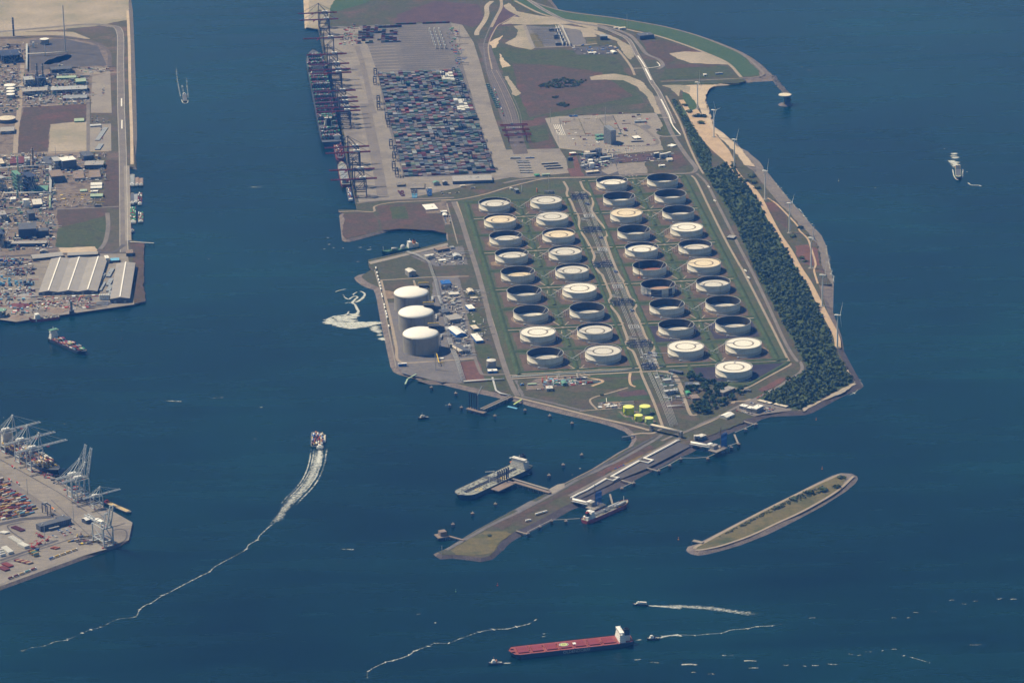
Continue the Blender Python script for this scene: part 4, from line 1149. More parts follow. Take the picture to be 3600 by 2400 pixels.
# red gas carrier
t,L=ship('gas_carrier','small gas carrier with dark red hull moored at the gas jetty','ship',VP(1398,478,SEA),VP(800,742,SEA))
B,D=23.0,7.5
hull_parts(t,L,B,D,'hull_red','deck_grey','hull_red',bow=.17,sternw=.85,sheer=3.0)
house(t,-L*.36,13,B*.82,D,11,'white_paint',tiers=4)
funnel(t,-L*.43,D+5,6,8,'hull_navy','red_paint')
boxes_part(t,'engine_casing',[(-L*.47,-L*.41,-7,7,D-.3,D+6)],'white_paint')
mb=MB();mb.tube([(-L*.485,2,D+2),(-L*.43,2,D+6)],1.3,8);mb.build('free_fall_boat','orange',t)
for k,x in enumerate((.22,.30)):
 mb=MB();mb.tube([(L*x-18,(-1)**k*4,D+2.4),(L*x+15,(-1)**k*4,D+2.4)],2.8,12);mb.build('deck_tank','galv',t,True)
mb=MB()
for k in range(9):mb.tube([(lerp(-L*.26,L*.38,0),-5+k*1.25,D+2+k%3),(L*.34,-5+k*1.25,D+2+k%3)],.35,5)
for k in range(12):mb.obox(lerp(-L*.26,L*.30,k/11),rnd.uniform(-5,5),D-.3,rnd.uniform(2,6),rnd.uniform(2,6),rnd.uniform(1.5,6))
stuff(mb.build('deck_pipework','steel',t))
mb=MB();mb.bar((L*.41,0,D),(L*.41,0,D+15),.9);mb.build('foremast','white_paint',t)
mb=MB();mb.poly([(L*.24+4*math.cos(a),-7.5+2.4*math.sin(a),D-.2)for a in [2*PI*k/16 for k in range(16)]]);mb.build('deck_circle','yellow',t)
# gas / sand ship in the small dock: green hull
VZ=View(1280,800,10.69)
t,L=ship('gas_carrier','green hulled gas carrier with orange funnel in the small dock','ship',VZ(640,1010,SEA),VZ(2050,790,SEA))
B,D=19.0,7.0
hull_parts(t,L,B,D,'hull_green','deck_green','hull_navy',bow=.16,sternw=.85,sheer=3.5)
house(t,-L*.27,13,B*.86,D,13,'white_paint',tiers=4)
funnel(t,-L*.38,D+9,6,9,'orange','hull_black')
boxes_part(t,'engine_casing',[(-L*.47,-L*.33,-8,8,D-.3,D+9)],'offwhite')
mb=MB();mb.lathe([(.2,D+11),(4,D+10),(6.5,D+6.5),(7,D+2),(7,D)],20,-L*.08,0);mb.build('tank_dome','galv',t,True)
mb=MB();mb.tube([(L*.08,2,D+3),(L*.22,2,D+5)],3,10);mb.build('deck_tank','offwhite',t,True)
mb=MB();mb.bar((L*.44,0,D+1),(L*.44,0,D+14),.8);mb.build('foremast','offwhite',t)
mb=MB()
for k in range(14):mb.obox(rnd.uniform(-L*.18,L*.4),rnd.uniform(-7,7),D-.3,rnd.uniform(1,5),rnd.uniform(1,4),rnd.uniform(1,4))
stuff(mb.build('deck_fittings','deck_green',t))
# tugs, tour boat
def tug(bow,stern,label,cabin='white_paint',group='harbour tugs',fun='orange'):
 t,L=ship('tugboat',label,'tugboat',bow,stern,group)
 L=max(26.0,L);B=L*.36
 hull_parts(t,L,B,2.6,'hull_navy','deck_grey','hull_black',bow=.34,sternw=.8,sheer=1.6)
 mb=MB();mb.box(-L*.06,L*.24,-B*.3,B*.3,2.3,5.6);mb.box(L*.02,L*.2,-B*.24,B*.24,5.6,8.6);o=mb.build('wheelhouse',cabin,t)
 mb=MB();mb.box(L*.2,L*.2+.12,-B*.22,B*.22,7.0,8.2);mb.build('windows','glass',o)
 mb=MB();mb.bar((L*.08,0,8.6),(L*.08,0,15),.5);mb.bar((L*.08,-1.6,12),(L*.08,1.6,12),.4);mb.build('mast',fun,t)
 for y in (-1,1):
  mb=MB();mb.obox(-L*.1,y*B*.24,2.3,2.2,1.6,5.2);mb.build('funnel',fun,t)
 mb=MB();mb.cyl(-L*.24,0,2.2,3.8,1.3);mb.obox(L*.34,0,2.6,2,3,1.6);mb.build('towing_winch','steel',t)
 return t
tug(VS(205,735,SEA),VS(362,722,SEA),'tugboat leading ahead of the red decked bulk carrier')
tug(VS(1960,465,SEA),VS(2088,452,SEA),'tugboat following behind the red decked bulk carrier',fun='hull_navy')
tug(VJ(686,872,SEA),VJ(785,858,SEA),'tugboat heading out from the four armed jetty','wall_cream',fun='steel')
tug(V08(1822,86,SEA),V08(1822,40,SEA),'small tug moored off the long quay on the left bank','offwhite',fun='red_paint')
t,L=ship('tour_boat','white passenger tour boat with an orange striped roof trailing a wake','boat',VS(1798,78,SEA),VS(1962,88,SEA))
hull_parts(t,L,L*.2,2.2,'hull_navy','white_paint','hull_black',bow=.25,sternw=.85,sheer=1)
mb=MB();mb.box(-L*.46,L*.24,-L*.085,L*.085,2,5.0);mb.box(-L*.44,L*.02,-L*.08,L*.08,5,7.4);mb.box(L*.05,L*.16,-L*.06,L*.06,5,7.6);o=mb.build('cabin','white_paint',t)
mb=MB()
for k in range(9):mb.box(lerp(-L*.44,L*.2,k/9),lerp(-L*.44,L*.2,(k+.7)/9),-L*.087,L*.087,3.1,4.3)
mb.build('windows','glass',o)
mb=MB();mb.box(-L*.44,L*.02,L*.062,L*.082,7.4,7.7);mb.build('roof_stripe','orange',t)
# container colours
CC={'brown red':(.22,.045,.035),'grey':(.36,.37,.38),'orange':(.42,.15,.05),'sand':(.46,.35,.18),'white':(.68,.67,.62),'blue':(.05,.12,.32),'green':(.06,.30,.16),'dark green':(.04,.105,.08),'maroon':(.13,.035,.045),'teal':(.10,.26,.26),'dark grey':(.07,.08,.10),'light blue':(.16,.38,.52),'magenta red':(.26,.04,.08),'yellow':(.50,.34,.07),'tan':(.26,.19,.15),'slate':(.16,.18,.20),'dull blue':(.09,.11,.16),'sage':(.15,.20,.16)}
for k,c in CC.items():pm('box_'+k,c,.6,.12,.4)
CK=list(CC)
def cargo(name,label,root,cells,pal,tiers):
 """deck cargo: a block of containers, one object per ship, in the ship's own coordinates"""
 mb=MB()
 mats=['box_'+k for k in pal]
 for (x,y,z,n,l)in cells:
  for k in range(n):
   mi=rnd.randrange(len(pal))
   mb.obox(x,y,z+k*2.6,l,2.36,2.52,0,mi)
 o=mb.build(name,mats)
 o.location=root.location;o.rotation_euler=root.rotation_euler
 return stuff(o,label,'containers')
def barge(name,label,bow,stern,B,hull='hull_navy',hold='wall_brown',load=None,house_end=-1,group=None,cabin='white_paint',D=2.6):
 t,L=ship(name,label,'barge',bow,stern,group)
 hull_parts(t,L,B,D,hull,'deck_grey','hull_black',bow=.08,sternw=.9,sheer=.6,blunt=3)
 if hold:
  mb=MB();mb.box(-L*.34,L*.42,-B*.40,B*.40,D-.3,D+1.0);mb.build('hold',hold,t)
  mb=MB();mb.box(-L*.335,L*.415,-B*.37,B*.37,D+1.0,D+1.3);mb.build('hold_cover',load or 'wall_dark',t)
 mb=MB();mb.box(-L*.46,-L*.37,-B*.36,B*.36,D-.3,D+2.6);mb.box(-L*.43,-L*.385,-B*.22,B*.22,D+2.6,D+5.2);o=mb.build('wheelhouse',cabin,t)
 mb=MB();mb.box(-L*.385,-L*.385+.12,-B*.2,B*.2,D+3.4,D+4.6);mb.build('windows','glass',o)
 return t,L
 # moored and moving inland barges
PAL1=['brown red','orange','white','grey','blue','maroon','dark grey','sand']
PALG=['green','brown red','green','dark green','maroon','white']
VBQ=View(900,1450,3.92)
t,L=barge('container_barge','white rimmed barge carrying containers, left of the two coupled barges',VBQ(812,285,SEA),VBQ(808,478,SEA),16,'offwhite',None,D=3)
for o_ in [o for o in t.children if o.name.startswith('wheelhouse')]:bpy.data.objects.remove(o_.children[0]);bpy.data.objects.remove(o_)
boxes_part(t,'hold',[(-L*.46,L*.42,-6.6,6.6,2.4,3.1)],'wall_dark')
cargo('container_cargo','orange, white and dark containers on the left coupled barge',t,[(lerp(-L*.40,L*.36,i/6),y,2.9,rnd.choice((0,1,2)),12.2)for i in range(7)for y in (-5,-2.5,0,2.5,5)],PAL1,2)
t,L=barge('container_barge','motor barge with wheelhouse pushing, right of the two coupled barges',VBQ(884,300,SEA),VBQ(880,512,SEA),15,'offwhite',None,D=3)
boxes_part(t,'hold',[(-L*.33,L*.42,-6.2,6.2,2.4,3.1)],'wall_dark')
cargo('container_cargo','red and dark containers on the right coupled barge',t,[(lerp(-L*.27,L*.36,i/6),y,2.9,rnd.choice((0,1,2)),12.2)for i in range(7)for y in (-5,-2.5,0,2.5,5)],PAL1,2)
t,L=barge('motor_barge','small pale motor barge lashed to the right of the coupled barges',VBQ(940,318,SEA),VBQ(936,420,SEA),7,'offwhite','wall_cream','wall_cream',D=2)
V7=View(600,180,7.84)
barge('motor_barge','motor barge sailing towards us in the upper channel with a bow wave',V7(395,1420,SEA),V7(375,1200,SEA),12,'hull_grey','wall_grey','wall_dark')
V8=View(3300,480,7.84)
t,L=ship('coaster','small red and grey coaster in the open water at the right','ship',V8(545,1190,SEA),V8(518,865,SEA))
hull_parts(t,L,17,5,'hull_green','deck_grey','hull_red',bow=.2,sternw=.85,sheer=2.5)
boxes_part(t,'hold_cover',[(-L*.2,L*.3,-6,6,4.8,6.4)],'wall_dark')
house(t,-L*.30,9,14,5,7,'offwhite',tiers=3)
boxes_part(t,'aft_deck',[(-L*.48,-L*.38,-7,7,4.6,6.4)],'red_paint')
mb=MB();mb.lathe([(6.5,7.4),(5.2,7.4)],20,L*.40,0);mb.build('deck_ring','offwhite',t)
# quay barges on the left bank
ql=lambda x,y:V04(x,y,SEA)
barge('motor_barge','long grey tank barge in front of the rubble slope, nearest the quay',ql(1815,845),ql(1818,1010),17,'hull_grey','deck_grey','hull_grey',group='barges along the left quay')
barge('motor_barge','barge with tan cargo, middle of the first row of three',ql(1890,885),ql(1890,1005),12,'hull_navy','wall_brown','box_tan',group='barges along the left quay')
barge('motor_barge','barge with tan cargo, outermost of the first row of three',ql(1944,895),ql(1944,1005),13,'hull_navy','wall_brown','box_tan',group='barges along the left quay')
barge('motor_barge','dark tank barge beside the quay in the second row of three',ql(1818,1100),ql(1820,1262),14,'hull_navy','wall_grey','wall_dark',group='barges along the left quay')
barge('motor_barge','grey barge in the middle of the second row of three',ql(1872,1118),ql(1872,1245),13,'hull_grey','wall_grey','hull_grey',group='barges along the left quay')
t,L=barge('container_barge','barge with red and white containers, outermost of the second row',ql(1928,1100),ql(1928,1268),13,'hull_navy',None,group='barges along the left quay')
cargo('container_cargo','red and white containers on the outermost barge of the second row',t,[(lerp(-L*.3,L*.36,i/9),y,2.5,rnd.choice((0,1,2)),12.2)for i in range(10)for y in (-4,-1.4,1.2,3.8)],['brown red','white','magenta red','dark grey'],2)
t,L=barge('container_barge','wide barge with green and red containers moored at the quay',ql(1832,1308),ql(1832,1525),19,'hull_navy',None,group='barges along the left quay')
cargo('container_cargo','green and red containers on the wide moored barge',t,[(lerp(-L*.3,L*.40,i/12),y,2.5,2+(i%3>0),12.2)for i in range(13)for y in (-7,-4.5,-2,.5,3,5.5)],PALG,3)
t,L=barge('container_barge','narrow barge with a few green and pale containers, outside the wide barge',ql(1940,1372),ql(1940,1508),15,'hull_navy',None,group='barges along the left quay')
cargo('container_cargo','green and cream containers on the narrow outer barge',t,[(lerp(-L*.25,L*.36,i/6),y,2.5,rnd.choice((0,1,2)),12.2)for i in range(7)for y in (-5,0,5)],['green','sand','white','brown red'],2)
# red supply ship and the vessel at the edge
t,L=ship('supply_ship','red and white offshore supply ship lying along the left quay','ship',V08(400,1298,SEA),V08(815,1248,SEA))
hull_parts(t,L,20,6,'hull_red','deck_grey','hull_red',bow=.28,sternw=.95,sheer=4)
boxes_part(t,'bow_band',[(L*.26,L*.30,-10.15,10.15,1.5,7)],'white_paint')
house(t,L*.22,14,16,6,9,'white_paint',tiers=3)
mb=MB()
for k in range(16):mb.obox(rnd.uniform(-L*.46,L*.1),rnd.uniform(-8,8),5.6,rnd.uniform(2,7),rnd.uniform(1.5,4),rnd.uniform(1.5,5))
stuff(mb.build('deck_gear','wall_grey',t))
t,L=ship('offshore_vessel','blue grey offshore vessel with a green helideck at the picture edge','ship',V08(85,1238,SEA),V08(-380,1300,SEA))
hull_parts(t,L,24,9,'hull_grey','deck_green','hull_navy',bow=.2,sternw=.95,sheer=3)
mb=MB();mb.cyl(L*.36,0,21,21.8,13,n=24);o=mb.build('helideck','green_clad',t)
mb=MB();mb.lathe([(8,21.9),(7,21.9)],24,L*.36,0);mb.build('landing_circle','white_paint',o)
boxes_part(t,'accommodation',[(L*.12,L*.36,-10,10,8.6,21)],'hull_grey')
# moored container ships
QA,QB=U1(1117,100),U1(1255,743)
QD=(QB-QA).normalized();QN=Vector((QD.y,-QD.x,0))
if QN.x>0:QN=-QN
def quay(t_):return QA+(QB-QA)*t_
def tq(v,z=0.0):
 """how far along the quay a height z above it is seen at picture row v"""
 lo,hi=-.4,1.4
 for _ in range(50):
  m_=(lo+hi)/2
  q=quay(m_)
  if P((q.x,q.y,z))[1]<v:lo=m_
  else:hi=m_
 return (lo+hi)/2
def moored(name,label,v_far,v_near,B,bow_near,gap=3.0):
 a,b=quay(tq(v_far)),quay(tq(v_near))
 off=QN*(B/2+gap)
 a,b=a+off,b+off
 return ship(name,label,'ship',b if bow_near else a,a if bow_near else b,'ships at the far container quay')
t,L=moored('container_ship','huge dark container ship alongside the cranes at the far quay',188,512,58,False)
hull_parts(t,L,58,18,'hull_navy','wall_dark','hull_black',bow=.16,sternw=.96,sheer=3)
house(t,L*.2,14,54,18,30,'offwhite',tiers=9)
house(t,-L*.34,14,26,18,22,'offwhite',wings=False,tiers=6)
funnel(t,-L*.37,18,12,26,'hull_navy')
cells=[]
for i in range(24):
 x=lerp(-L*.47,L*.40,i/23)
 if abs(x-L*.2)<12 or abs(x+L*.35)<11:continue
 n=rnd.choice((3,4,5,6))if i>3 else 5
 for j in range(22):
  y=(j-10.5)*2.5
  if x>L*.34 and abs(y)>20:continue
  cells.append((x,y,18.5,max(0,n-rnd.choice((0,0,0,1))),12.2))
cargo('container_cargo','rows of green, red and white containers stacked on the huge ship',t,cells,['green','brown red','dark green','maroon','dark green','grey','dark grey','maroon','slate'],6)
t,L=moored('container_ship','red hulled feeder with white bridge under the pair of nearer cranes',498,565,24,True)
hull_parts(t,L,24,9,'hull_red','wall_dark','hull_red',bow=.2,sternw=.9,sheer=3)
house(t,-L*.42,10,22,9,18,'white_paint',tiers=6)
cargo('container_cargo','sparse containers on the red feeder ship',t,[(lerp(-L*.30,L*.32,i/9),y,8,rnd.choice((0,1,2,3)),12.2)for i in range(10)for y in (-9,-6.5,-4,-1.5,1,3.5,6,8.5)],['brown red','maroon','orange','dark grey','white'],3)
t,L=moored('container_ship','red hulled feeder with a grey deck, bow pointing up the channel',574,652,25,False)
hull_parts(t,L,25,9,'hull_red','deck_grey','hull_red',bow=.2,sternw=.92,sheer=3)
house(t,-L*.44,10,21,9,8,'hull_grey',tiers=3)
boxes_part(t,'hatch_cover',[(lerp(-L*.3,L*.3,k/6),lerp(-L*.3,L*.3,(k+.85)/6),-9,9,8.6,10.4)for k in range(6)],'hull_grey')
t,L=moored('container_barge','dark motor barge with a few containers at the near end of the quay',655,703,14,False)
hull_parts(t,L,14,3,'hull_navy','wall_dark','hull_black',bow=.08,sternw=.9,sheer=.6)
boxes_part(t,'wheelhouse',[(-L*.46,-L*.40,-5,5,2.6,7)],'white_paint')
cargo('container_cargo','white, red and dark containers on the barge at the near quay end',t,[(lerp(-L*.32,L*.38,i/8),y,2.8,rnd.choice((0,1,1,2)),12.2)for i in range(9)for y in (-4.5,-2,.5,3)],PAL1,2)
# container ship under way at the left
VCS=View(150,1130,10.45)
t,L=ship('container_ship','feeder container ship under way with green trimmed white bridge','ship',VCS(1600,1225,SEA),VCS(300,655,SEA))
FEED=t;FEED_L=L
hull_parts(t,L,25,6.5,'hull_navy','wall_dark','hull_black',bow=.16,sternw=.9,sheer=3)
house(t,-L*.41,11,24,6.5,19,'white_paint',tiers=6)
funnel(t,-L*.47,6.5,6,17,'green_clad')
boxes_part(t,'bridge_top',[(-L*.45,-L*.37,-11,11,28.7,29.3)],'green_clad')
# big ship in the lower left corner
SA,SB=U1(0,1580),U1(467,1843)
sd_=(SB-SA).normalized();sn_=Vector((sd_.y,-sd_.x,0))
if sn_.y<0:sn_=-sn_
b0=V014(1075,1010,SEA);ax0=SA+sd_*(b0-SA).dot(sd_)
bw_=ax0+sn_*24
t,L=ship('container_ship','large container ship with orange and white boxes at the lower left quay','ship',Vector((bw_.x,bw_.y,SEA)),Vector((bw_.x,bw_.y,SEA))-sd_*290)
LLS=t
hull_parts(t,L,40,13,'hull_navy','wall_dark','hull_black',bow=.17,sternw=.92,sheer=3)
house(t,-L*.28,14,38,13,26,'offwhite',tiers=8)
funnel(t,-L*.33,13,10,22,'hull_grey')
cells=[]
for i in range(20):
 x=lerp(-L*.45,L*.38,i/19)
 if abs(x+L*.29)<16:continue
 n=rnd.choice((1,2,3,4,5))
 if 9<i<12:n=5
 if 12<=i<14:n=1
 for j in range(15):
  y=(j-7)*2.52
  if x>L*.3 and abs(y)>13:continue
  cells.append((x,y,13.3,max(0,n-rnd.choice((0,0,1,1,2))),12.2))
cargo('container_cargo','orange, sand and white containers stacked on the large ship',t,cells,['sand','orange','white','sand','maroon','white','brown red','yellow','grey'],5)
t,L=barge('motor_barge','barge with pale yellow hold covers at the lower left quay corner',V017(1800,215,SEA),V017(1440,60,SEA),13,'hull_navy','wall_cream','box_sand',group=None,cabin='red_paint')
# ------------------------------------------------------------------ quay cranes
pm('crane_navy',(.035,.05,.085),.6,.15,.2)
pm('crane_grey',(.42,.45,.47),.6,.1,.2)
def sts_meshes(frame,boomc,raised,H=46.0,GA=31.0,out=62.0,back=30.0,apex=80.0):
 """ship-to-shore crane; water towards +x, waterside rail at x = 0"""
 me={}
 W=9.5
 mb=MB();mb.bar((0,0,0),(0,0,H),2.0,2.0);me['leg']=mb.mesh('leg',frame)
 mb=MB()
 for x in (0,-GA):
  mb.bar((x,-W,14),(x,W,14),1.8,2.2);mb.bar((x,-W,H-1),(x,W,H-1),1.6,2.0)
  mb.bar((x,-W,1.4),(x,W,1.4),2.2,2.4)
 for y in (-W,W):
  mb.bar((0,y,14),(-GA,y,14),1.6,2.2);mb.bar((0,y,14),(-GA,y,H-2),1.2,1.2);mb.bar((0,y,H),(-GA,y,H),1.4,1.8)
 me['portal_frame']=mb.mesh('portal_frame',frame)
 mb=MB()
 for y in (-3.4,3.4):mb.bar((2,y,H+2),(-GA-back,y,H+2),1.6,2.8)
 for k in range(7):mb.bar((2-k*10,-3.4,H+2),(2-k*10,3.4,H+2),1,1)
 me['girder']=mb.mesh('girder',boomc)
 mb=MB()
 a=R(78)if raised else 0.0
 bx=lambda d,dz=0:(3+d*math.cos(a)-dz*math.sin(a),H+2+d*math.sin(a)+dz*math.cos(a))
 for y in (-3.4,3.4):
  p0,p1=bx(0),bx(out);mb.bar((p0[0],y,p0[1]),(p1[0],y,p1[1]),1.5,2.4)
 for k in range(8):
  p0=bx(k*out/7.2);mb.bar((p0[0],-3.4,p0[1]),(p0[0],3.4,p0[1]),.9,.9)
 me['boom']=mb.mesh('boom',boomc)
 mb=MB()
 for y in (-W*.8,W*.8):
  mb.bar((0,y,H),(-2,y*.25,apex),1.4,1.4);mb.bar((-GA,y,H),(-2,y*.25,apex-2),1.1,1.1)
 mb.bar((-2,-3,apex),(-2,3,apex),2,2)
 me['apex_frame']=mb.mesh('apex_frame',frame)
 mb=MB()
 for y in (-3,3):
  for d in (.52,.95):
   p=bx(out*d);mb.bar((-2,y*.6,apex),(p[0],y,p[1]),.45,.45)
  mb.bar((-2,y*.6,apex),(-GA-back*.7,y,H+3),.45,.45)
 me['stay']=mb.mesh('stay',frame)
 mb=MB();mb.gable(-GA+9,0,H+3.6,17,8,4.5,1.2,0,0,0,'x');me['machinery_house']=mb.mesh('machinery_house','white_paint')
 mb=MB();x=-8 if raised else 18;mb.obox(x,0,H-2.2,6,6.4,2.2);mb.obox(x+3,2.6,H-5,2.6,2.4,2.8);me['trolley']=mb.mesh('trolley','red_paint')
 mb=MB()
 for k in range(3):mb.obox(-3+3*k,0,0,2.4,1.6,2.4)
 me['bogie']=mb.mesh('bogie','red_paint')
 return me
def place_sts(me,p,ang,label,group,W=9.5,GA=31.0):
 t=thing('quay_crane',label,'crane',(p.x,p.y,GZ),ang,group)
 for x in (0,-GA):
  for y in (-W,W):
   put('leg',me['leg'],t,(x,y,0))
   put('bogie',me['bogie'],t,(x,y,-.3),PI/2)
 for n_ in ('portal_frame','girder','boom','apex_frame','stay','machinery_house','trolley'):put(n_,me[n_],t)
 return t
FARC=sts_meshes('crane_navy','crane_red',False)
ang_q=math.atan2(QN.y,QN.x)
FV=[46.7,70,135,192,226.5,246,258,321,345.7,360,379.6,392,518,537,597,630.6]
for i,v in enumerate(FV):
 q=quay(tq(v,48))-QN*4
 lb=f'blue quay crane with red boom, {["first","second","third","fourth","fifth","sixth","seventh","eighth","ninth","tenth","eleventh","twelfth"][i]} from the far end of the quay' if i<12 else f'blue quay crane with red boom, {["left","right"][0] if False else ["farther of the pair over the white bridged feeder","nearer of the pair over the white bridged feeder","over the bow of the grey decked feeder","nearest the near end of the quay"][i-12]}'
 place_sts(FARC,q,ang_q,lb,'quay cranes at the far terminal')
LLC=sts_meshes('crane_grey','crane_grey',False)
LLR=sts_meshes('crane_grey','crane_grey',True)
ang_l=math.atan2(sn_.y,sn_.x)
LLp=[(V014(45,745),0,'partly cut off by the left picture edge'),(V014(245,885),0,'second from the left, over the big ship'),(V014(405,995),0,'third from the left, over the big ship'),(V014(960,1365),1,'with raised boom, left of the raised pair'),(V014(1035,1415),1,'with raised boom, right of the raised pair'),(V014(1225,1530),0,'low, reaching over the barge at the corner')]
for q,rs,lb in LLp:
# measured at the landside leg
 p=q+sn_*31
 t=place_sts(LLR if rs else LLC,p,ang_l,'grey quay crane '+lb,'quay cranes at the lower left terminal')
 if lb.startswith('low'):t.scale=(.72,.72,.55)
 # corner crane parked without a ship, boom up
t=place_sts(LLR,V017(1500,672),R(-54),'grey braced crane with upright boom on the quay corner','quay cranes at the lower left terminal')
t.scale=(1.45,1.15,.9)
# ------------------------------------------------------------------ stacking cranes in the far yard
mb=MB();mb.bar((0,0,0),(0,0,20),1.4,1.4);A_LEG=mb.mesh('leg','crane_navy')
mb=MB()
for y in (-4,4):mb.bar((0,y,20.5),(29,y,20.5),1.5,2.2)
for x in (0,29):mb.bar((x,-4,20),(x,4,20),1.2,1.5);mb.bar((x,-4,1),(x,4,1),1.2,1.4)
A_GIR=mb.mesh('girder','crane_navy')
mb=MB();mb.obox(14,0,21.5,6,7,3);A_TRO=mb.mesh('trolley','wall_dark')
TENS={2:'twenty',3:'thirty',4:'forty'}
def ORD(n):
 l=['','first','second','third','fourth','fifth','sixth','seventh','eighth','ninth','tenth','eleventh','twelfth','thirteenth','fourteenth','fifteenth','sixteenth','seventeenth','eighteenth','nineteenth']
 if n<20:return l[n]
 if n%10:return TENS[n//10]+' '+l[n%10]
 return {2:'twentieth',3:'thirtieth',4:'fortieth'}[n//10]
Y0,Y1=VQ0(1285,1062),VQ1(1650,1092)
YD=(Y1-Y0).normalized();YL=(Y1-Y0).length
YN=-QN
LP=33.2
NL=int(YL/LP)+1
ang_y=math.atan2(YD.y,YD.x)
ar_=random.Random(3)
for k in range(NL):
 if k%9==8:continue
 s_=ar_.choice((-22,-18,-14,-6,30,70,120,160,200,235,248))
 p=Y0+YD*(k*LP-29)+YN*s_
 side='off the water end of' if s_<0 else 'near the water end of' if s_<100 else 'at the middle of' if s_<190 else 'at the inland end of'
 t=thing('stacking_crane',f'dark gantry crane {side} the {ORD(k + 1)} lane from the far end','crane',(p.x,p.y,GZ),ang_y,'stacking cranes in the container yard')
 for x in (0,29):
  for y in (-4,4):put('leg',A_LEG,t,(x,y,0))
 put('girder',A_GIR,t);put('trolley',A_TRO,t)
 # ------------------------------------------------------------------ containers
mb=MB();mb.obox(0,0,0,12.2,2.44,2.6,0,0,True)
CME={}
for k in CC:
 me=mb.mesh('shipping_container','box_'+k);CME[k]=me
NCONT=[0]
def container(p,ang,z,colour,label,group):
 NCONT[0]+=1
 return tag(put('shipping_container',CME[colour],None,(p.x,p.y,z),ang),label,'container',group)
def inside(u,v,poly):
 c=False
 n=len(poly)
 for i in range(n):
  (x0,y0),(x1,y1)=poly[i],poly[(i+1)%n]
  if (y0>v)!=(y1>v)and u<(x1-x0)*(v-y0)/(y1-y0)+x0:c=not c
 return c
PA=sn_.normalized()
if PA.x<0:PA=-PA
angc=math.atan2(PA.y,PA.x)
PB=sd_
poly=[(0,1690),(20,1700),(64,1734),(122,1782),(126,1800),(60,1818),(0,1828),(-90,1850),(-120,1640)]
mbL=MB();matsL=['box_'+k for k in CK]
o0=U1(0,1770)
LPAL=['orange','sand','maroon','brown red','white','magenta red','yellow','grey','tan','orange','sand','light blue','maroon','dark grey','orange']
for i in range(-14,14):
 for j in range(-46,46):
  p=o0+PA*(i*12.9+(3 if i%3==0 else 0))+PB*(j*3.9+(j//6)*2.0)
  u,v=P(p)
  if not inside(u,v,poly)or rnd.random()<.14:continue
  n=rnd.choice((1,1,2,2,3))
  for k in range(n):
   c=rnd.choice(LPAL)
   if u>-8 and NCONT[0]<112 and k>=n-2:
    where='front' if v>1795 else 'middle' if v>1755 else 'back'
    container(p,angc,GZ+k*2.62,c,f'{c} container in the {where} rows of the lower left stack','containers stacked in the lower left yard')
   else:mbL.obox(p.x,p.y,GZ+k*2.62,12.2,2.44,2.6,angc,CK.index(c))
def row(view,a,b,n,colours,ang,where,tiers=1,group=None,jitter=0.0):
 A_,B_=view(*a),view(*b)
 for k in range(n):
  p=lerp(A_,B_,k/max(1,n-1))
  for z in range(tiers):
   c=colours[(k+z)%len(colours)]if not jitter else rnd.choice(colours)
   container(p,ang,GZ+z*2.62,c,f'{c} container in the {where}',group or 'containers set out in rows in the lower left yard')
row(V017,(25,475),(95,490),5,['white'],angc,'short white row at the left picture edge')
row(V017,(150,545),(270,615),8,['white'],angc,'white row behind the longest white block')
row(V017,(280,645),(370,690),8,['white'],angc,'double white block beside the red machines',2)
row(V017,(60,700),(150,770),9,['white'],angc,'longest white block in the lower left yard',2)
row(V017,(20,740),(40,800),3,['white'],angc,'white block cut by the left edge',2)
row(V017,(190,405),(310,455),7,['maroon'],angc,'maroon row inside the kerbed plot')
row(V017,(430,760),(500,800),4,['teal','sand','maroon','yellow'],angc,'tall mixed pile by the blue box',3)
row(V017,(730,690),(790,700),3,['orange','brown red'],angc,'small orange pile in front of the yellow lorries')
row(V017,(60,910),(150,950),8,['brown red'],angc,'red block near the lower quay')
row(V017,(10,960),(100,1000),8,['brown red','maroon'],angc,'red block cut by the left edge')
row(V017,(230,860),(420,905),12,['maroon','brown red','sand','tan'],angc,'mixed row above the waterside lorries',1)
row(V017,(970,600),(1060,585),3,['yellow','blue','sand'],angc,'yellow and blue pile by the corner crane')
row(V017,(500,735),(500,735),1,['blue'],angc,'lone blue spot beside the tall mixed pile',2)
stuff(mbL.build('stacked_containers',matsL),'remaining orange, red and white containers of the lower left stack','containers')
# waterside row of box trailers
def lorry(p,ang,box,label,group,cab='white_paint',L=13.0):
 t=thing('lorry',label,'lorry',(p.x,p.y,GZ),ang,group)
 mb=MB();mb.box(-L/2,L/2-3,-1.25,1.25,1.2,4.0);mb.build('trailer_box',box,t)
 mb=MB();mb.box(L/2-2.6,L/2,-1.25,1.25,.6,3.6);o=mb.build('cab',cab,t)
 mb=MB();mb.box(L/2,L/2+.06,-1.05,1.05,2.2,3.2);mb.build('windscreen','glass',o)
 mb=MB()
 for x in (-L/2+2,-L/2+3.6,L/2-1.4):
  for y in (-1.1,1.1):mb.tube([(x,y-.2,.5),(x,y+.2,.5)],.5,8)
 mb.build('wheels','hull_black',t)
 return t
qa,qb=V017(150,1110),V017(465,990)
ang_w=math.atan2((qb-qa).y,(qb-qa).x)
for k,c in enumerate(('maroon','maroon','sand','teal','brown red')):
 lorry(lerp(qa,qb,k/4),ang_w,'box_'+c,f'{c} box trailer, {ROWN[k + 1]} from the left in the left waterside row','trailers parked along the lower quay')
qa,qb=V017(715,840),V017(1030,725)
for k,c in enumerate(('blue','yellow','sand','yellow','sand')):
 lorry(lerp(qa,qb,k/4),ang_w,'box_'+c,f'{c} box trailer, {ROWN[k + 1]} from the left in the right waterside row','trailers parked along the lower quay')
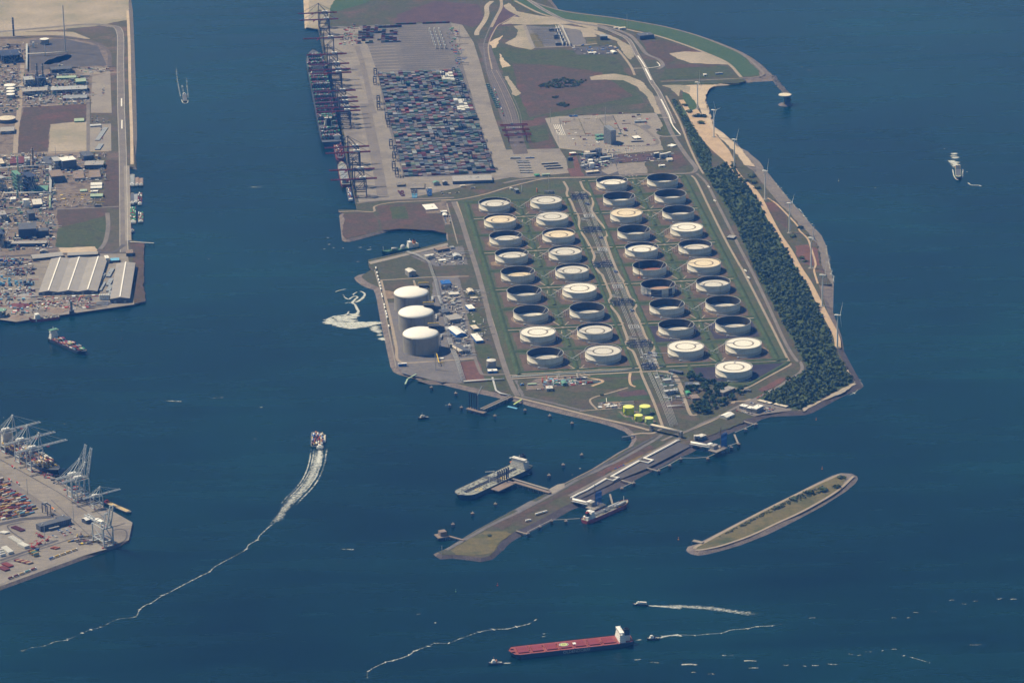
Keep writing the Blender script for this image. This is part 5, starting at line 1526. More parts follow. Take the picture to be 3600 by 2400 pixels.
 # far yard
mbY=MB();YPAL=['dark green','slate','maroon','tan','dark grey','sage','slate','maroon','sage','dull blue','grey','tan','slate','dull blue','dark grey','slate','dark green','brown red']
matsY=['box_'+k for k in CK]
for k in range(NL):
 base=rnd.choice((2,3,3,4))
 for i in range(20):
  if rnd.random()<.05:continue
  h=max(1,base+rnd.choice((-1,0,0,1)))
  bay=[rnd.choice(YPAL)for _ in range(3)]
  white=(k in (1,2,3)and 15<=i<=17)or (k in (11,12,13,14)and 16<=i<=18)
  for j in range(9):
   n=h-(rnd.random()<.25)
   p=Y0+YD*(k*LP-25+j*2.7)+YN*(8+i*12.75)
   for z in range(n):
    if z<n-1 and 0<j<8:continue
    c='white' if white else rnd.choice(bay)
    mbY.obox(p.x,p.y,GZ+z*2.62,12.2,2.4,2.58,ang_q+PI,CK.index(c))
for k in range(7):
 a=VQ0(1030+k*4,605-k*34)
 for i in range(11-(k%3)):
  if rnd.random()<.25:continue
  for j in range(rnd.choice((2,4,5))):
   p=a+YN*(i*12.75)+YD*(j*-2.7)
   for z in range(rnd.choice((1,2,3))):mbY.obox(p.x,p.y,GZ+z*2.62,12.2,2.4,2.58,ang_q+PI,CK.index(rnd.choice(['dark green','dark grey','maroon','grey','brown red','dark grey'])))
for i in range(16):
 if i in (6,7):continue
 p=VQ0(1560+i*46,345-i*1.6)
 for z in range(2):mbY.obox(p.x,p.y,GZ+z*2.62,12.2,2.4,2.58,ang_q+PI,CK.index(rnd.choice(['dark green','dark grey','maroon'])))
stuff(mbY.build('stacked_containers',matsY),'lanes of grey, green and maroon containers filling the far yard','containers')
for c0 in (2000,2065,2130):
 for k in range(6):
  p=VQ0(c0+k*17,440+k*46)
  t=thing('reefer_rack',f'pale upright reefer rack, {ROWN[k + 1]} from the back, {["left","middle","right"][(c0 - 2000) // 65]} line of the empty lanes','rack',(p.x,p.y,GZ),ang_q,'reefer racks in the far yard')
  mb=MB();mb.obox(0,0,0,3,14,11);mb.build('frame','offwhite',t)
  mb=MB();mb.obox(0,0,11,4,15,.6);mb.build('walkway','steel',t)
  # straddle of machines: reach stackers at the lower left
def stacker(p,ang,label):
 t=thing('reach_stacker',label,'machine',(p.x,p.y,GZ),ang,'container handling machines')
 mb=MB();mb.box(-4,3,-2,2,.8,2.6);mb.box(-1,1,-1,1,2.6,4.2);mb.build('chassis','red_paint',t)
 mb=MB();mb.bar((-3.5,0,3),(6,0,7),1,1.2);mb.bar((6,-5,6.8),(6,5,6.8),1,.8);mb.build('boom','red_paint',t)
 mb=MB()
 for x in (-3,2.4):
  for y in (-2,2):mb.tube([(x,y-.4,.9),(x,y+.4,.9)],.9,8)
 mb.build('wheels','hull_black',t)
for k,(x,y)in enumerate(((440,680),(470,690),(520,640),(555,635),(540,530),(580,545),(655,590))):
 stacker(V017(x,y),rnd.uniform(0,6),f'red reach stacker, {ROWN[k + 1]} of the seven standing below the terminal building')
lorry(V017(735,165),R(-60),'orange','orange terminal truck beside the dark gantry crane','terminal trucks')
lorry(V014(180,955),R(-60),'red_paint','red terminal truck on the apron left of the ship bow','terminal trucks')
lorry(V014(135,1135),R(-60),'red_paint','red terminal truck on the lane above the container stack','terminal trucks')
lorry(V014(245,1180),R(-60),'red_paint','red terminal truck ahead on the lane, right of another','terminal trucks')
p=V017(645,215)
t=thing('gantry_crane','dark rubber tyred gantry crane at the right end of the stack','crane',(p.x,p.y,GZ),angc+PI/2)
for x in (-11,11):
 for y in (-4,4):put('leg',A_LEG,t,(x,y,0))
mb=MB()
for y in (-4,4):mb.bar((-11,y,20.5),(11,y,20.5),1.6,2.2)
mb.build('girder','crane_navy',t)
mb=MB();mb.obox(2,0,21.5,6,7,3);mb.build('trolley','wall_grey',t)
# ------------------------------------------------------------------ buildings
def solve_h(p,v):
 """height above p that is seen at picture row v"""
 lo,hi=0.0,220.0
 for _ in range(40):
  m_=(lo+hi)/2
  if P((p.x,p.y,m_))[1]>v:lo=m_
  else:hi=m_
 return max(1.5,(lo+hi)/2)
def bl(V,xl,yl,xr,yr,ytop,yback,label,name='building',cat='building',wall='wall_grey',roof='roof_grey',style='flat',windows=0,doors=0,group=None,rise=None,pipes=0):
 """front wall foot from (xl, yl) to (xr, yr) in the view, front top at ytop, rear roof edge at yback"""
 a,b=V(xl,yl),V(xr,yr)
 d=b-a;L=d.length;ang=math.atan2(d.y,d.x)
 h=solve_h(a,V.oy+ytop/V.k)
 back=V(xl,yback,h)
 n=Vector((-d.y,d.x,0)).normalized()
 dep=max(3.0,min(400.0,(back-a).dot(n)))
 c=(a+b)/2+n*dep/2
 t=thing(name,label,cat,(c.x,c.y,GZ-.4),ang,group)
 mb=MB()
 if style=='flat':
  mb.obox(0,0,0,L,dep,h);mb.build('wall',wall,t)
  mb=MB();e=.35
  mb.obox(0,0,h+.02,L+.6,dep+.6,.45);rf=mb.build('roof',roof,t)
  for k in range(max(1,int(L*dep/900))):
   m2=MB();m2.obox(rnd.uniform(-.38,.38)*L,rnd.uniform(-.35,.35)*dep,h+.47,rnd.uniform(1.5,4),rnd.uniform(1.5,3),rnd.uniform(.8,2.2));m2.build('roof_unit','galv',rf)
 else:
  al='x' if style=='gable_x' else 'y'
  rs=rise if rise is not None else (dep if al=='x' else L)*.16
  mb.gable(0,0,0,L,dep,h,rs,0,0,0,al)
  mb.build('wall',wall,t)
  m2=MB()
  e=.4
  if al=='y':
   m2.add([(-L/2-e,-dep/2-e,h+.05),(0,-dep/2-e,h+rs+.15),(L/2+e,-dep/2-e,h+.05),(-L/2-e,dep/2+e,h+.05),(0,dep/2+e,h+rs+.15),(L/2+e,dep/2+e,h+.05)],[(0,1,4,3),(1,2,5,4)])
  else:
   m2.add([(-L/2-e,-dep/2-e,h+.05),(-L/2-e,0,h+rs+.15),(-L/2-e,dep/2+e,h+.05),(L/2+e,-dep/2-e,h+.05),(L/2+e,0,h+rs+.15),(L/2+e,dep/2+e,h+.05)],[(3,4,1,0),(4,5,2,1)])
  m2.build('roof',roof,t)
 if windows:
  m0=MB();m0.obox(0,0,0,min(2.2,L/windows*.5),.12,1.5,0,0,True);me=m0.mesh('window','glass')
  fl=max(1,int(h/3.6))
  for f in range(min(fl,4)):
   for k in range(windows):put('window',me,t,((k+.5)/windows*L-L/2,-dep/2-.05,1.4+f*h/fl))
 for k in range(doors):
  m0=MB();m0.obox((k+.5)/doors*L-L/2,-dep/2-.06,0,min(4,L/doors*.6),.14,min(4.2,h*.7),0,0,True);m0.build('door','wall_dark',t)
 return t
 # left bank: the two big sheds
def big_shed(V,xl,yl,xr,yr,ytop,yback,bays,label):
 a,b=V(xl,yl),V(xr,yr)
 d=b-a;L=d.length;ang=math.atan2(d.y,d.x)
 h=solve_h(a,V.oy+ytop/V.k)
 n=Vector((-d.y,d.x,0)).normalized()
 dep=(V(xl,yback,h)-a).dot(n)
 c=(a+b)/2+n*dep/2
 t=thing('warehouse',label,'warehouse',(c.x,c.y,GZ-.4),ang,'storage sheds on the left bank')
 bw=L/bays;rs=bw*.075
 mb=MB()
 for k in range(bays):mb.gable(-L/2+bw*(k+.5),0,0,bw,dep,h,rs,0,0,0,'y')
 mb.build('wall','blue_clad' if False else 'wall_dark',t)
 for k in range(bays):
  x=-L/2+bw*(k+.5)
  for s_ in (-1,1):
   m2=MB();m2.add([(x,-dep/2-.5,h+rs+.2),(x+s_*bw/2,-dep/2-.5,h+.12),(x+s_*bw/2,dep/2+.5,h+.12),(x,dep/2+.5,h+rs+.2)],[(0,1,2,3)]);rp=m2.build('roof_slope','roof_grey',t)
   mg=MB()
   for j in range(9):
    y=lerp(-dep/2,dep/2,(j+.5)/9);mg.add([(x+s_*.8,y-.15,h+rs+.28),(x+s_*bw*.49,y-.15,h+.24),(x+s_*bw*.49,y+.15,h+.24),(x+s_*.8,y+.15,h+rs+.28)],[(0,1,2,3)])
   mg.build('roof_seams','wall_grey',rp)
  m2=MB();m2.box(x-1.6,x+1.6,-dep/2+2,dep/2-2,h+rs,h+rs+1.3);m2.build('ridge_light','dome_white',t)
  for j in (-.25,.25):
   m2=MB();m2.obox(x+j*bw,-dep/2-.1,0,6,.2,6.5,0,0,True);m2.build('door','hull_grey',t)
 return t
big_shed(V08,533,935,1345,915,895,435,3,'large triple ridged grey warehouse on the left bank')
big_shed(V08,1520,1045,1793,1035,985,500,1,'narrow single ridged grey warehouse beside the tripled one')
bl(V08,455,465,880,420,430,375,'long grey low shed behind the left half of the triple warehouse',style='gable_x',wall='wall_dark',roof='wall_grey',rise=2)
bl(V08,930,415,1350,395,385,350,'long grey low shed behind the right half of the triple warehouse',style='gable_x',wall='wall_dark',roof='wall_grey',rise=2)
bl(V08,1520,487,1645,480,458,425,'bright blue roofed shed behind the narrow warehouse',wall='wall_dark',roof='light_blue')
bl(V08,1460,495,1510,490,425,385,'white hut with lean-to left of the blue roofed shed',wall='offwhite',roof='roof_white')
bl(V08,1740,400,1835,395,355,310,'dark square hut by the road junction',wall='wall_dark',roof='wall_brown')
for k,(y0,y1)in enumerate(((660,560),(780,700),(860,790),(945,870))):
 bl(V08,1460,y0+30,1516,y0+30,y0+12,y1,f'pale blue grey flat store, {ROWN[k + 1]} from the back, left of the narrow warehouse',wall='hull_grey',roof='hull_grey')
for k,(y0,y1)in enumerate(((735,640),(860,760))):
 bl(V08,1370,y0+20,1398,y0+20,y0+2,y1-10,f'thin pale store on the right flank of the triple warehouse, {["rear","front"][k]} one',wall='hull_grey',roof='hull_grey')
for k in range(5):
 p=V08(1382+k*30,995)
 t=thing('silo',f'white upright silo, {ROWN[k + 1]} from the left below the stores','silo',(p.x,p.y,GZ),0,'row of white silos')
 mb=MB();mb.lathe([(3,0),(3,13)],14);mb.build('wall','white_paint',t,True)
 mb=MB();mb.lathe([(3.1,13),(1.5,14.6),(.05,15)],14);mb.build('roof','roof_white',t,True)
 # yard clutter as single things
def heap(V,x,y,r,h,mat,label,cat='heap',name='material_heap'):
 p=V(x,y)
 t=MB();rr=random.Random(int(x*7+y))
 n,m_=14,4
 vs=[]
 for i in range(m_+1):
  f=1-i/m_
  for k in range(n):
   a=2*PI*k/n;q=r*f*rr.uniform(.75,1.15)
   vs.append((q*math.cos(a)*1.3,q*math.sin(a),h*(1-f**1.4)*rr.uniform(.85,1.1)))
 t.add(vs,[(i*n+k,i*n+(k+1)%n,(i+1)*n+(k+1)%n,(i+1)*n+k)for i in range(m_)for k in range(n)])
 o=t.build(name,mat);o.location=(p.x,p.y,GZ-.2)
 return tag(o,label,cat)
heap(V08,280,1080,26,6,'box_maroon','dark red scrap heap left of the sheds on the quay')
heap(V08,800,1140,24,4,'wall_brown','brown scrap heap behind the red supply ship')
heap(V08,850,1020,18,4,'wall_brown','brown heap between triple warehouse and supply ship')
heap(V08,1430,1050,20,5,'wall_dark','dark heap in front of the white silos')
heap(V08,340,940,22,4,'wall_grey','grey heap of pipes left of the triple warehouse')
heap(V08,250,1240,20,4,'wall_brown','brown heap on the quay beside the helideck vessel')
def crate_pile(V,x,y,w,d,h,n,mats,label,ang=0.0):
 """a pile of gear too small to pick apart"""
 p=V(x,y);mb=MB()
 for k in range(n):mb.obox(rnd.uniform(-w,w),rnd.uniform(-d,d),0,rnd.uniform(2,8),rnd.uniform(1.5,4),rnd.uniform(1,h),rnd.uniform(-.3,.3),rnd.randrange(len(mats)))
 o=mb.build('stored_goods',mats);o.location=(p.x,p.y,GZ);o.rotation_euler.z=ang
 return stuff(o,label,'goods')
crate_pile(V08,90,500,40,30,10,60,['wall_dark','blue_clad','box_maroon','hull_grey','wall_grey'],'dark crates and steel stacked at the left edge behind the quay')
crate_pile(V08,300,620,34,28,7,40,['wall_dark','box_maroon','wall_grey'],'dark goods stacked left of the triple warehouse')
crate_pile(V08,200,790,48,16,10,40,['wall_dark','hull_navy','light_blue'],'long dark stack of goods in the left quay yard')
crate_pile(V08,260,900,40,20,6,50,['box_maroon','wall_dark','white_paint','hull_grey'],'maroon and grey goods in the quay yard')
crate_pile(V08,640,1060,40,18,4,60,['red_paint','wall_grey','yellow','wall_dark','white_paint'],'coloured gear in front of the triple warehouse')
crate_pile(V08,900,955,90,4,3,50,['hull_grey','orange','wall_grey','pale_green'],'parked machines under the front of the triple warehouse')
p=V08(990,1180)
t=thing('harbour_crane','dark grey harbour crane tower standing on the left quay','crane',(p.x,p.y,GZ))
mb=MB();mb.obox(0,0,0,11,11,7);mb.build('base','wall_dark',t)
mb=MB();mb.obox(0,0,7,5,5,24);mb.build('tower','hull_grey',t)
mb=MB();mb.bar((0,0,26),(26,8,10),1.6,1.6);mb.build('jib','hull_grey',t)
# chemical works on the left bank ------------------------------------------------
PLANT=[
(V04,865,785,1060,760,655,600,'wall_dark','roof_white','flat','tall dark hall with a white roof end in the chemical works'),
(V04,1155,655,1290,640,590,520,'wall_dark','wall_dark','flat','dark cubic hall in front of the parking bays'),
(V04,1165,768,1425,760,712,655,'wall_dark','wall_grey','flat','wide dark workshop with a row of windows'),
(V04,715,960,880,945,870,780,'wall_dark','wall_brown','flat','brown roofed block with white pipes at its foot'),
(V04,1030,930,1170,920,895,795,'wall_grey','wall_brown','flat','brown roofed block, middle of the row of three'),
(V04,1250,905,1395,895,880,782,'wall_grey','wall_brown','flat','brown roofed block, right of the row of three'),
(V04,1250,1000,1405,995,985,950,'offwhite','roof_white','gable_x','white ridged shed, rear of the bright pair'),
(V04,1250,1042,1405,1035,1028,1000,'offwhite','roof_white','gable_x','white ridged shed, front of the bright pair'),
(V04,1250,1090,1350,1085,1075,1060,'offwhite','roof_white','flat','narrow white store below the bright pair'),
(V04,1245,1165,1415,1160,1140,1105,'green_clad','pale_green','gable_x','pale green arched store in the chemical works'),
(V04,1105,1085,1200,1080,1070,1045,'green_clad','pale_green','flat','small green store left of the arched one'),
(V04,460,1305,590,1295,1255,1180,'wall_dark','offwhite','flat','pale roofed block right of the white tower silo'),
(V04,155,1225,222,1220,1180,1150,'offwhite','roof_white','flat','small white cube left of the white tower silo'),
(V04,400,1480,490,1470,1380,1330,'wall_dark','wall_dark','flat','dark tower block at the front of the works'),
(V08,260,155,510,140,30,-60,'navy_steel','wall_dark','flat','dark blue process hall in front of the works'),
(V08,510,135,665,130,50,10,'navy_steel','wall_dark','flat','dark blue annex right of the process hall'),
(V08,155,270,640,262,225,190,'navy_steel','wall_grey','flat','long low dark blue shed with pale roof vents'),
(V04,550,710,750,705,690,590,'wall_dark','wall_dark','flat','dark flat roofed hall behind the pipe bridge'),
(V04,140,710,330,700,690,600,'wall_dark','box_maroon','flat','dark maroon flat hall at the left of the works'),
(V04,10,750,65,745,690,620,'wall_dark','wall_cream','flat','cream topped block at the left edge of the works'),
(V00,780,1105,1050,1095,1080,1055,'green_clad','pale_green','gable_x','long pale green shed below the steaming unit'),
(V00,1050,1170,1190,1160,1130,1090,'green_clad','pale_green','gable_x','four bay pale green shed in the far works'),
(V00,870,1385,1200,1375,1360,1320,'hull_grey','hull_grey','gable_x','long grey green shed in front of the pipe yard'),
(V04,1025,125,1160,118,105,70,'green_clad','pale_green','gable_x','green shed at the corner of the red field'),
(V04,1310,375,1370,375,365,190,'wall_dark','hull_grey','flat','grey office block among cars, rear of two'),
(V04,1310,505,1375,505,492,415,'wall_dark','hull_grey','flat','grey office block among cars, front of two'),
(V04,1245,190,1395,180,172,150,'hull_grey','galv','flat','long pale canopy above the grey office blocks'),
(V08,550,365,655,360,330,305,'wall_grey','roof_grey','gable_y','grey arched hut beside the sand lot'),
(V04,1310,1290,1400,1285,1265,1255,'wall_dark','wall_dark','flat','long dark hut at the edge of the contractors yard'),
]
for V,xl,yl,xr,yr,yt,yb,wl,rf,st_,lb in PLANT:
 bl(V,xl,yl,xr,yr,yt,yb,lb,'plant_building','building',wl,rf,st_,windows=8 if 'windows' in lb else 0,doors=1,group='buildings of the chemical works')
def column(V,x,y,ytop,r,mat,label,name='process_column',cat='column',plat=True):
 p=V(x,y);h=solve_h(p,V.oy+ytop/V.k)
 t=thing(name,label,cat,(p.x,p.y,GZ))
 mb=MB();mb.lathe([(r,0),(r,h),(r*.6,h+r*.4),(.05,h+r*.55)],14);mb.build('vessel',mat,t,True)
 if plat:
  for k in range(3):
   mb=MB();mb.lathe([(r+1.4,h*(.35+.28*k)),(r+1.4,h*(.35+.28*k)+1),(r,h*(.35+.28*k)+.9)],14);mb.build('platform','galv',t)
 return t
COLS=[(V04,250,790,590,2.2,'pale_green','slim pale green column with cross arm in the works'),(V04,460,740,475,3.0,'wall_brown','brown lattice stack in the centre of the works'),(V00,520,1160,880,2.6,'wall_dark','tall dark stack left of the steam plume'),(V00,560,1170,1040,3.0,'galv','silver column at the foot of the tall stacks'),(V00,600,1170,880,2.6,'wall_dark','tall dark stack right of its twin'),(V00,860,960,900,2.2,'white_paint','short white stack right of the steam plume'),(V00,822,965,890,3.4,'hull_grey','short grey stack beside the white one'),(V00,905,720,80,1.6,'steel','very tall thin mast at the far end of the works'),(V00,190,500,250,3.0,'wall_dark','dark chimney at the far left edge'),(V00,625,780,620,1.2,'steel','thin lamp mast in front of the ball tank'),(V04,765,560,460,.6,'steel','thin mast at the corner of the pale field'),(V04,245,1160,1060,2.6,'green_clad','green column beside the process frame'),(V04,300,1110,1000,2.2,'green_clad','second green column beside the process frame')]
for V,x,y,yt,r,mt,lb in COLS:column(V,x,y,yt,r,mt,lb,plat='mast' not in lb)
def cyl_tank(V,x,y,rpx,ytop,wall,roof,label,group=None):
 p=V(x,y);h=solve_h(p,V.oy+ytop/V.k)
 sc=(V(x+50,y)-p).length/50
 return small_tank(p,rpx*sc,h,wall,roof,label,group=group,n=24)
cyl_tank(V00,136,1230,78,1175,'offwhite','roof_white','largest white tank at the left edge of the far works')
for k,y in enumerate((1270,1310,1350)):cyl_tank(V00,148,y,58,y-50,'hull_grey','roof_white',f'smaller white topped tank, {ROWN[k + 1]} below the largest one','white topped tanks of the far works')
cyl_tank(V00,615,610,62,540,'wall_grey','roof_white','broad white topped tank behind the dark field')
cyl_tank(V04,365,1290,48,1180,'white_paint','roof_white','tall white tower silo in front of the works')
cyl_tank(V04,95,110,120,60,'wall_dark','wall_cream','wide dark tank with sandy top at the left edge')
cyl_tank(V00,462,660,14,585,'white_paint','roof_white','thin white silo left of the broad tank')
# open steel process frames: each a thing with floors, posts and vessels
def process_frame(V,xl,yl,xr,yr,ytop,yback,label,mat='green_clad',floors=5,group='process frames of the chemical works'):
 a,b=V(xl,yl),V(xr,yr)
 d=b-a;L=d.length;ang=math.atan2(d.y,d.x)
 h=solve_h(a,V.oy+ytop/V.k)
 n=Vector((-d.y,d.x,0)).normalized()
 dep=max(10,min(120,(V(xl,yback,h)-a).dot(n)))
 c=(a+b)/2+n*dep/2
 t=thing('process_frame',label,'plant',(c.x,c.y,GZ),ang,group)
 nx,ny=max(2,int(L/9)),max(2,int(dep/9))
 mb=MB()
 for i in range(nx+1):
  for j in range(ny+1):mb.obox(-L/2+L*i/nx,-dep/2+dep*j/ny,0,.9,.9,h)
 stuff(mb.build('steel_posts',mat,t))
 for f in range(1,floors+1):
  m2=MB();m2.obox(0,0,h*f/floors,L,dep,.5,0,0,True);m2.build('floor',mat,t)
 m3=MB()
 for k in range(int(nx*ny*1.2)+4):
  x,y=rnd.uniform(-.45,.45)*L,rnd.uniform(-.45,.45)*dep
  z=h*rnd.randrange(0,floors)/floors
  if rnd.random()<.5:m3.cyl(x,y,z,z+h/floors*rnd.uniform(.6,1.3),rnd.uniform(1,2.4),n=8)
  else:m3.obox(x,y,z,rnd.uniform(2,7),rnd.uniform(2,5),h/floors*.8)
 stuff(m3.build('vessels','wall_grey',t))
 m4=MB()
 for k in range(8):m4.tube([(rnd.uniform(-.5,.5)*L,-dep/2-.8,0),(rnd.uniform(-.5,.5)*L,-dep/2-.8,h*rnd.uniform(.5,1.1))],.5,5)
 stuff(m4.build('pipe_risers','galv',t))
process_frame(V04,235,1085,310,1075,850,780,'tall dark green process tower in the works, left of two')
process_frame(V04,400,1100,520,1080,880,800,'tall dark green process tower in the works, right of two','navy_steel')
process_frame(V04,430,1110,660,1100,1070,1000,'low wide green process frame right of the towers','green_clad',2)
process_frame(V04,345,745,420,740,625,600,'open pale frame behind the pipe bridge','galv',3)
process_frame(V00,340,1200,470,1190,1110,1060,'grey process frame left of the tall stacks','steel',3)
process_frame(V00,510,1200,640,1190,1090,1040,'process frame under the tall stacks','navy_steel',3)
process_frame(V00,700,1030,1000,1010,970,930,'wide dark process unit below the steam plume','wall_dark',2)
process_frame(V00,700,1300,1200,1280,1250,1200,'low grey pipe yard in the far works','steel',1)
process_frame(V00,310,1330,660,1310,1270,1220,'low cluttered unit left of the pipe yard','wall_grey',1)
process_frame(V00,20,880,280,860,780,700,'dark blue process unit at the left edge of the far works','navy_steel',3)
process_frame(V04,0,290,200,280,250,190,'small unit at the left edge above the dark yard','wall_grey',2)
process_frame(V04,0,1080,90,1060,900,830,'grey process frame at the left edge of the works','steel',3)
process_frame(V04,750,780,850,770,660,600,'grey process frame left of the white ended hall','steel',3)
process_frame(V04,0,1500,100,1490,1400,1340,'cooling frame at the left edge of the front works','wall_grey',2)
process_frame(V08,0,280,80,270,100,0,'blue grey process frame at the left front edge','navy_steel',3)
# pipe bridges of the works
def pipe_run(name,label,pts,n,r,z,mat='galv',gap=1.4,legs=18.0,cat='pipeline',group=None):
 """parallel pipes on trestles: every pipe its own part"""
 t=thing(name,label,cat,(pts[0].x,pts[0].y,GZ),0,group)
 base=[p-pts[0]for p in pts]
 for k in range(n):
  mb=MB();mb.tube([Vector((q.x,q.y,z))for q in offset_line(base,(k-(n-1)/2)*gap)],r,6);mb.build('pipe',mat,t,True)
 mb=MB()
 for i in range(len(base)-1):
  a,b=base[i],base[i+1]
  m_=max(1,int((b-a).length/legs))
  d=(b-a).normalized();nn=Vector((-d.y,d.x,0))
  for k in range(m_+1):
   q=lerp(a,b,k/m_)
   mb.bar(q-nn*(n*gap/2+.3)+Vector((0,0,max(.2,z-r-.2))),q+nn*(n*gap/2+.3)+Vector((0,0,max(.2,z-r-.2))),.4,.35)
   if z>2:
    for s_ in (-1,1):mb.bar(q+nn*s_*n*gap/2+Vector((0,0,0)),q+nn*s_*n*gap/2+Vector((0,0,z-r)),.4,.4)
 mb.build('trestles','steel',t)
 return t
pipe_run('pipe_bridge','long white pipe bridge running down through the works',V04.pts([(695,760),(700,960),(695,1120),(440,1125),(60,1130)]),5,.7,8)
pipe_run('pipe_bridge','white pipe bridge crossing the works behind the towers',V04.pts([(0,790),(350,770),(690,745)]),4,.7,9)
pipe_run('pipe_bridge','white pipe bridge at the far edge of the works',V00.pts([(370,780),(700,765),(930,745)]),3,.9,8,'offwhite')
pipe_run('pipe_bridge','pipe bridge going up the far left side of the works',V00.pts([(370,990),(372,640)]),4,.9,8)
pipe_run('pipe_bridge','twin green pipes at the front of the works',V04.pts([(690,1330),(690,1160)]),3,.8,6,'pale_green')
# ------------------------------------------------------------------ office tower and truck terminal
p=VX(1125,530);hT=solve_h(p,350+350/3.36)
a,b=VX(1085,515),VX(1170,540);c2=VX(1230,505)
t=thing('office_tower','grey office tower with a slanting roof and square windows','building',(p.x,p.y,GZ))
base=[a-p,b-p,c2-p,(a-p)+(c2-b)]
hts=[hT*1.12,hT*.94,hT*.80,hT*.98]
mb=MB();mb.add([(q.x,q.y,0)for q in base]+[(q.x,q.y,z)for q,z in zip(base,hts)],[(0,1,5,4),(1,2,6,5),(2,3,7,6),(3,0,4,7),(4,5,6,7)]);mb.build('wall','hull_grey',t)
mw=MB();mw.obox(0,0,0,1.9,.2,1.9,0,0,True);MW_=mw.mesh('window','glass')
for (q0,q1,h0,h1,nc)in ((base[0],base[1],hts[0],hts[1],7),(base[1],base[2],hts[1],hts[2],6)):
 ang=math.atan2((q1-q0).y,(q1-q0).x)
 for i in range(nc):
  f=(i+.5)/nc
  q=lerp(q0,q1,f);hh=lerp(h0,h1,f)
  for k in range(int((hh-3)/3.7)):put('window',MW_,t,(q.x,q.y,1.6+k*3.7),ang)
TB=[(1000,450,1085,440,430,412,'green_clad','green_clad','green covered stand left of the office tower'),(1010,490,1085,480,470,450,'green_clad','green_clad','second green stand at the foot of the office tower'),(1450,480,1525,472,462,432,'wall_dark','roof_white','white roofed canopy among the lorries'),(1410,508,1550,502,492,482,'wall_dark','wall_grey','long thin dark canopy below the white roofed one'),(1450,282,1590,275,262,248,'hull_grey','hull_grey','long grey hut in the truck park'),(1830,560,1890,572,545,515,'offwhite','roof_white','white flat building by the coast road'),(680,208,775,205,195,190,'blue_clad','blue_clad','blue hut at the far edge of the truck park'),(690,662,760,655,640,625,'red_paint','roof_white','white and red site huts beside the rusty strip'),(665,725,720,720,690,680,'navy_steel','wall_dark','dark blue cabin beside the rusty strip'),(940,680,1040,660,610,600,'navy_steel','wall_dark','dark process block behind the two white tanks'),(1050,720,1180,705,690,680,'hull_grey','galv','low grey hall right of the two white tanks'),(890,665,935,655,630,605,'wall_cream','wall_cream','cream cube behind the two white tanks'),(1755,700,1810,690,650,640,'hull_grey','roof_white','white arched hut at the right of the brown yards'),(1815,690,1880,670,640,630,'offwhite','roof_white','bright arched hut at the right end of the brown yards'),(1840,735,1900,730,715,690,'wall_cream','wall_cream','cream paved hut in front of the arched huts'),(1680,690,1740,680,640,630,'wall_dark','roof_white','small dark hut left of the arched huts'),(1740,800,1810,795,785,772,'offwhite','roof_white','white huts in the brown yard'),(885,885,1030,870,862,845,'wall_brown','wall_cream','pale flat roofed store in front of the two white tanks'),(1035,765,1110,755,745,738,'offwhite','roof_white','thin white hut in front of the process block')]
for xl,yl,xr,yr,yt,yb,wl,rf,lb in TB:bl(VX,xl,yl,xr,yr,yt,yb,lb,'building','building',wl,rf,'gable_x' if 'arched' in lb else 'flat',doors=1)
cyl_tank(VX,928,775,30,712,'white_paint','roof_white','rear of the two white tanks near the office tower','pair of white tanks')
cyl_tank(VX,943,815,30,750,'white_paint','roof_white','front of the two white tanks near the office tower','pair of white tanks')
process_frame(VX,850,700,1000,690,650,640,'grey pipe unit behind the two white tanks','steel',3,None)
process_frame(VX,1010,690,1060,680,590,585,'dark stack frame right of the process block','wall_dark',4,None)
process_frame(VX,840,820,900,800,790,770,'low pipe unit left of the two white tanks','steel',1,None)
# containers of the depot left of the rusty strip
for r_,(y0,xs)in enumerate(((735,(50,130)),(755,(60,200)),(785,(70,205)),(815,(78,215)),(845,(90,240)),(872,(98,245)))):
 for k in range(2):
  bl(VX,xs[0]+k*78,y0,xs[0]+k*78+72,y0-2,y0-8,y0-13,f'grey block of stacked boxes, {["left","right"][k]}, {ROWN[r_ + 1]} depot row from the back','container_block','containers','wall_dark','hull_grey',group='box blocks of the depot')
for r_,(y0,xs)in enumerate(((772,(350,470)),(800,(378,500)),(828,(405,520)))):
 for k in range(2):
  bl(VX,xs[0]+k*100,y0-k*6,xs[0]+k*100+95,y0-6-k*6,y0-16-k*6,y0-22-k*6,f'dark block of stacked boxes, {["left","right"][k]}, {ROWN[r_ + 1]} row by the lamp mast','container_block','containers','wall_dark','wall_grey',group='box blocks by the lamp mast')
bl(VX,360,905,450,898,890,880,'green roofed shed at the edge of the depot','building','building','green_clad','pale_green')
bl(VX,280,912,330,905,895,880,'bright green box shed at the edge of the depot','building','building','green_clad','box_green')
bl(VX,-20,705,100,700,690,682,'long grey hut at the top of the depot','building','building','hull_grey','hull_grey')
bl(VX,160,700,265,695,688,682,'long blue grey hut right of the grey one','building','building','blue_clad','hull_grey')
